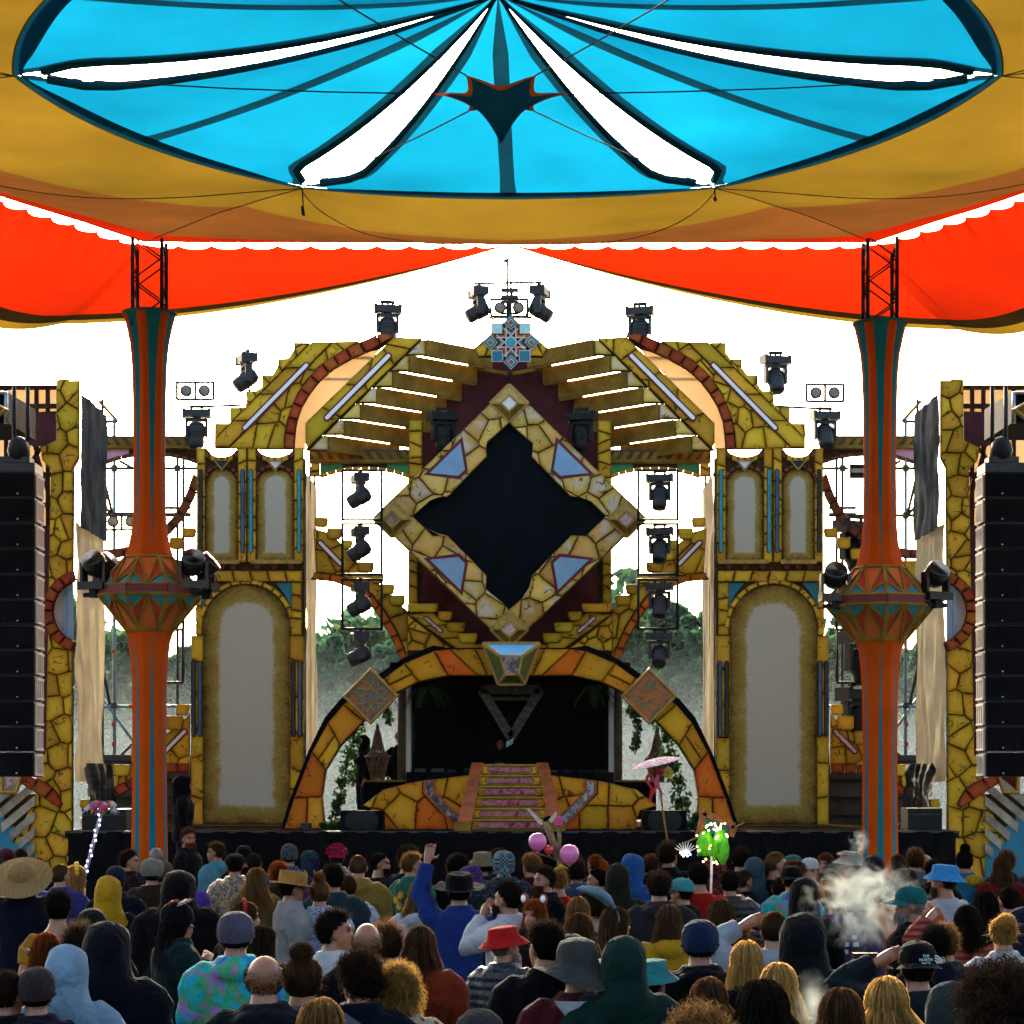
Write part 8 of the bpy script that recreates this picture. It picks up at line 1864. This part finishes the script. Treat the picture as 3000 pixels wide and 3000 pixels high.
# ---- smoke
def smoke(label, px, py, D, rx, rz, dens, seed, lean=0.):
    c = W(px, py, D); o = MB().box((c.x-rx, c.y-.35, c.z-rz), (c.x+rx, c.y+.35, c.z+rz)).build('smoke', M['mortar']); tag(o, label, None, None, 'stuff')
    m = bpy.data.materials.new('smoke_air'); m.use_nodes = True; nt = m.node_tree; nt.nodes.clear(); N = nt.nodes.new; L = nt.links.new
    out = N('ShaderNodeOutputMaterial'); pv = N('ShaderNodeVolumePrincipled'); pv.inputs['Color'].default_value = (.86, .95, .90, 1); pv.inputs['Anisotropy'].default_value = .2
    geo = N('ShaderNodeNewGeometry'); mp = N('ShaderNodeVectorMath'); mp.operation = 'SUBTRACT'; mp.inputs[1].default_value = c; L(geo.outputs['Position'], mp.inputs[0])
    dv = N('ShaderNodeVectorMath'); dv.operation = 'DIVIDE'; dv.inputs[1].default_value = (rx, .35, rz); L(mp.outputs[0], dv.inputs[0])
    nz = N('ShaderNodeTexNoise'); nz.inputs['Scale'].default_value = 5.5; nz.inputs['Detail'].default_value = 5; nz.inputs['Distortion'].default_value = 1.4; ad = N('ShaderNodeVectorMath'); ad.inputs[1].default_value = (seed, seed, seed); L(geo.outputs['Position'], ad.inputs[0]); L(ad.outputs[0], nz.inputs['Vector'])
    ln = N('ShaderNodeVectorMath'); ln.operation = 'LENGTH'; L(dv.outputs[0], ln.inputs[0])
    s1 = N('ShaderNodeMath'); s1.operation = 'SUBTRACT'; s1.inputs[0].default_value = .95; L(ln.outputs['Value'], s1.inputs[1])
    s2 = N('ShaderNodeMath'); s2.operation = 'MULTIPLY_ADD'; s2.inputs[1].default_value = 5.5; s2.inputs[2].default_value = -3.05; L(nz.outputs['Fac'], s2.inputs[0])
    s3 = N('ShaderNodeMath'); s3.operation = 'ADD'; L(s1.outputs[0], s3.inputs[0]); L(s2.outputs[0], s3.inputs[1])
    s4 = N('ShaderNodeMath'); s4.operation = 'MULTIPLY'; s4.use_clamp = False; L(s3.outputs[0], s4.inputs[0]); L(s1.outputs[0], s4.inputs[1])
    mx = N('ShaderNodeMath'); mx.operation = 'MAXIMUM'; mx.inputs[1].default_value = 0; L(s4.outputs[0], mx.inputs[0]); cl = N('ShaderNodeMath'); cl.operation = 'GREATER_THAN'; cl.inputs[1].default_value = 0; L(s1.outputs[0], cl.inputs[0])
    m5 = N('ShaderNodeMath'); m5.operation = 'MULTIPLY'; L(mx.outputs[0], m5.inputs[0]); L(cl.outputs[0], m5.inputs[1]); m6 = N('ShaderNodeMath'); m6.operation = 'MULTIPLY'; m6.inputs[1].default_value = dens; L(m5.outputs[0], m6.inputs[0])
    L(m6.outputs[0], pv.inputs['Density']); L(pv.outputs[0], out.inputs['Volume']); o.data.materials.clear(); o.data.materials.append(m)
smoke('thick curling cloud of exhaled smoke above the crowd at the right', 2540, 2650, 16.6, .55, .40, 8, 3.)
smoke('faint wisp of smoke in front of the black hooded figure at lower right', 2385, 2940, 9.6, .11, .17, 2.5, 8.)
smoke('thin curl of smoke rising at the foot of the right mast', 2520, 2470, 22., .14, .17, 7, 5.)
# ---------------------------------------------------------------- ground, lake, far shore, haze
def grid_plane(name, x0, x1, y0, y1, z, mat, nx=1, ny=1, amp=0.):
    mb = MB(); mb.grid(lambda s, t: Vector((x0+(x1-x0)*s, y0+(y1-y0)*t, z + amp*noise.noise(Vector((s*40, t*40, 0))))), nx, ny); return mb.build(name, mat, None, True)
g = grid_plane('ground', -400, 400, -150, 62, 0, pm('grass_ground', (.045, .06, .02), .95, .5, .8, .6, c2=(.06, .045, .025), fine=9), 40, 20, .03); g['kind'] = 'structure'
w_, nt_, b_ = _nt('lake_water'); b_.inputs['Base Color'].default_value = (.03, .045, .05, 1); b_.inputs['Roughness'].default_value = .12
tn = nt_.nodes.new('ShaderNodeTexNoise'); tn.inputs['Scale'].default_value = .8; bpn = nt_.nodes.new('ShaderNodeBump'); bpn.inputs['Strength'].default_value = .2; nt_.links.new(tn.outputs['Fac'], bpn.inputs['Height']); nt_.links.new(bpn.outputs[0], b_.inputs['Normal'])
l = grid_plane('lake', -700, 700, 62, 172, -.25, w_); l['kind'] = 'structure'
g = grid_plane('far_bank', -600, 600, 172, 600, .05, M['grass_ground'], 60, 30, .8); g['kind'] = 'structure'
def far_tree(px, ytop, Y, wpx, seed, label, mt):
    rr = random.Random(seed); base = Vector((WX(px, Y), Y, .1)); H = WZ(ytop, Y); S = Y/F; rw = wpx*S/2
    t = thing('far_tree', label, 'tree', tuple(base), 'trees on the far shore')
    tr_ = MB(); tr_.tube([base, base + Vector((rr.uniform(-.4, .4), 0, H*.35)), base + Vector((rr.uniform(-.8, .8), 0, H*.75))], [.45, .32, .1], 7)
    for k in range(6):
        a = rr.uniform(0, 6.28); z = H*rr.uniform(.3, .6); tr_.tube([base + Vector((0, 0, z)), base + Vector((math.cos(a)*rw*.6, math.sin(a)*rw*.6, z + H*.2))], [.18, .05], 5)
    tr_.build('trunk', M['bark'], t, True)
    mb = MB()
    for k in range(46):
        a = rr.uniform(0, 6.28); h = rr.uniform(.06, .96); pr = math.sin(math.pi*min(1, .12 + h*.86))**.55; q = rw*pr*rr.uniform(.35, 1.)
        c = base + Vector((math.cos(a)*q, math.sin(a)*q, H*h)); r_ = rw*rr.uniform(.16, .34)
        leafball(mb, c, (r_, r_, r_*.75), 105, .46, rr, 1.6)
    mb.build('crown', M[mt], t)
ys = lambda x: 1830 + 60*math.sin(x*.0061+1.2) + 38*math.sin(x*.017) 
kinds = ['broad leafy', 'rounded dense', 'tall loose', 'spreading pale']
rt = random.Random(12); xs = []
spots = [(-40,1890,168),(180,1905,160),(300,1880,175),(405,1840,163),(520,1885,170),(640,1900,180),(760,1900,165),(880,1895,178),(960,1855,160),(1060,1835,172),(1150,1880,163),(1240,1900,176),(1420,1890,180),(1600,1880,170),(1760,1880,172),(1860,1810,162),(1960,1760,156),(2060,1745,150),(2150,1790,160),(2260,1830,170),(2400,1880,172),(2500,1890,160),(2620,1900,172),(2720,1905,165),(2860,1900,170),(3020,1890,168),(1000,1960,150),(1120,1950,148),(1900,1930,149),(2020,1920,147),(340,1980,152),(2560,1980,152)]
where = 'on the far misty shore'
for i, (x, y, Y) in enumerate(spots):
    nb = 'far left beyond the side wall' if x < 250 else 'seen through the left scaffolding' if x < 620 else 'hidden behind the left tower' if x < 880 else 'seen left of the diamond' if x < 1200 else 'hidden behind the stage centre' if x < 1780 else 'seen right of the diamond' if x < 2100 else 'hidden behind the right tower' if x < 2380 else 'seen through the right scaffolding' if x < 2680 else 'far right beyond the side wall'
    rk = sum(1 for q in spots[:i] if abs(q[0]-x) < 3000 and ((q[0] < 250) == (x < 250)) )
    side = sum(1 for q in spots if q[0] < x and (q[0] < 250, q[0] < 620, q[0] < 880, q[0] < 1200, q[0] < 1780, q[0] < 2100, q[0] < 2380, q[0] < 2680) == (x < 250, x < 620, x < 880, x < 1200, x < 1780, x < 2100, x < 2380, x < 2680))
    ordn = ('first', 'second', 'third', 'fourth', 'fifth', 'sixth', 'seventh')[side]
    far_tree(x, y + (70 if Y < 155 and i > 25 else 0), Y, 210 + 40*math.sin(i*2.3), i+40, f'{kinds[i % 4]} far-shore tree, {ordn} from the left of those {nb}', 'leaf_far' if i % 3 else 'leaf_far2')
fw = MB(); rr = random.Random(77)
for k in range(600):
    x = rr.uniform(-62, 62); hgt = 14.5 + 3.2*math.sin(x*.11 + 1) + 2*math.sin(x*.31); leafball(fw, (x, rr.uniform(174, 190), rr.uniform(.5, hgt)), (2.6, 2.6, 2.2), 60, .85, rr, 1.5)
o = fw.build('far_wood', M['leaf_far']); tag(o, 'dark continuous wood on the far shore behind the single trees', None, None, 'stuff')
hz = MB().box((-720, -160, -1.3), (720, 620, 34)).build('haze', None if False else M['mortar']); hz['kind'] = 'stuff'
hm = bpy.data.materials.new('haze_air'); hm.use_nodes = True; nt = hm.node_tree; nt.nodes.clear(); o_ = nt.nodes.new('ShaderNodeOutputMaterial'); pv = nt.nodes.new('ShaderNodeVolumePrincipled'); pv.inputs['Color'].default_value = (.74, .90, 1, 1); pv.inputs['Density'].default_value = HAZE_D; pv.inputs['Anisotropy'].default_value = .2
nt.links.new(pv.outputs[0], o_.inputs['Volume']); hz.data.materials.clear(); hz.data.materials.append(hm)
ms = MB().box((-260, 48, -.2), (260, 144, 5.5)).build('mist', M['mortar']); ms['kind'] = 'stuff'; tag(ms, 'low white mist lying over the lake behind the stage')
mm = hm.copy(); mm.name = 'mist_air'; mm.node_tree.nodes['Principled Volume'].inputs['Density'].default_value = .0012; ms.data.materials.clear(); ms.data.materials.append(mm)
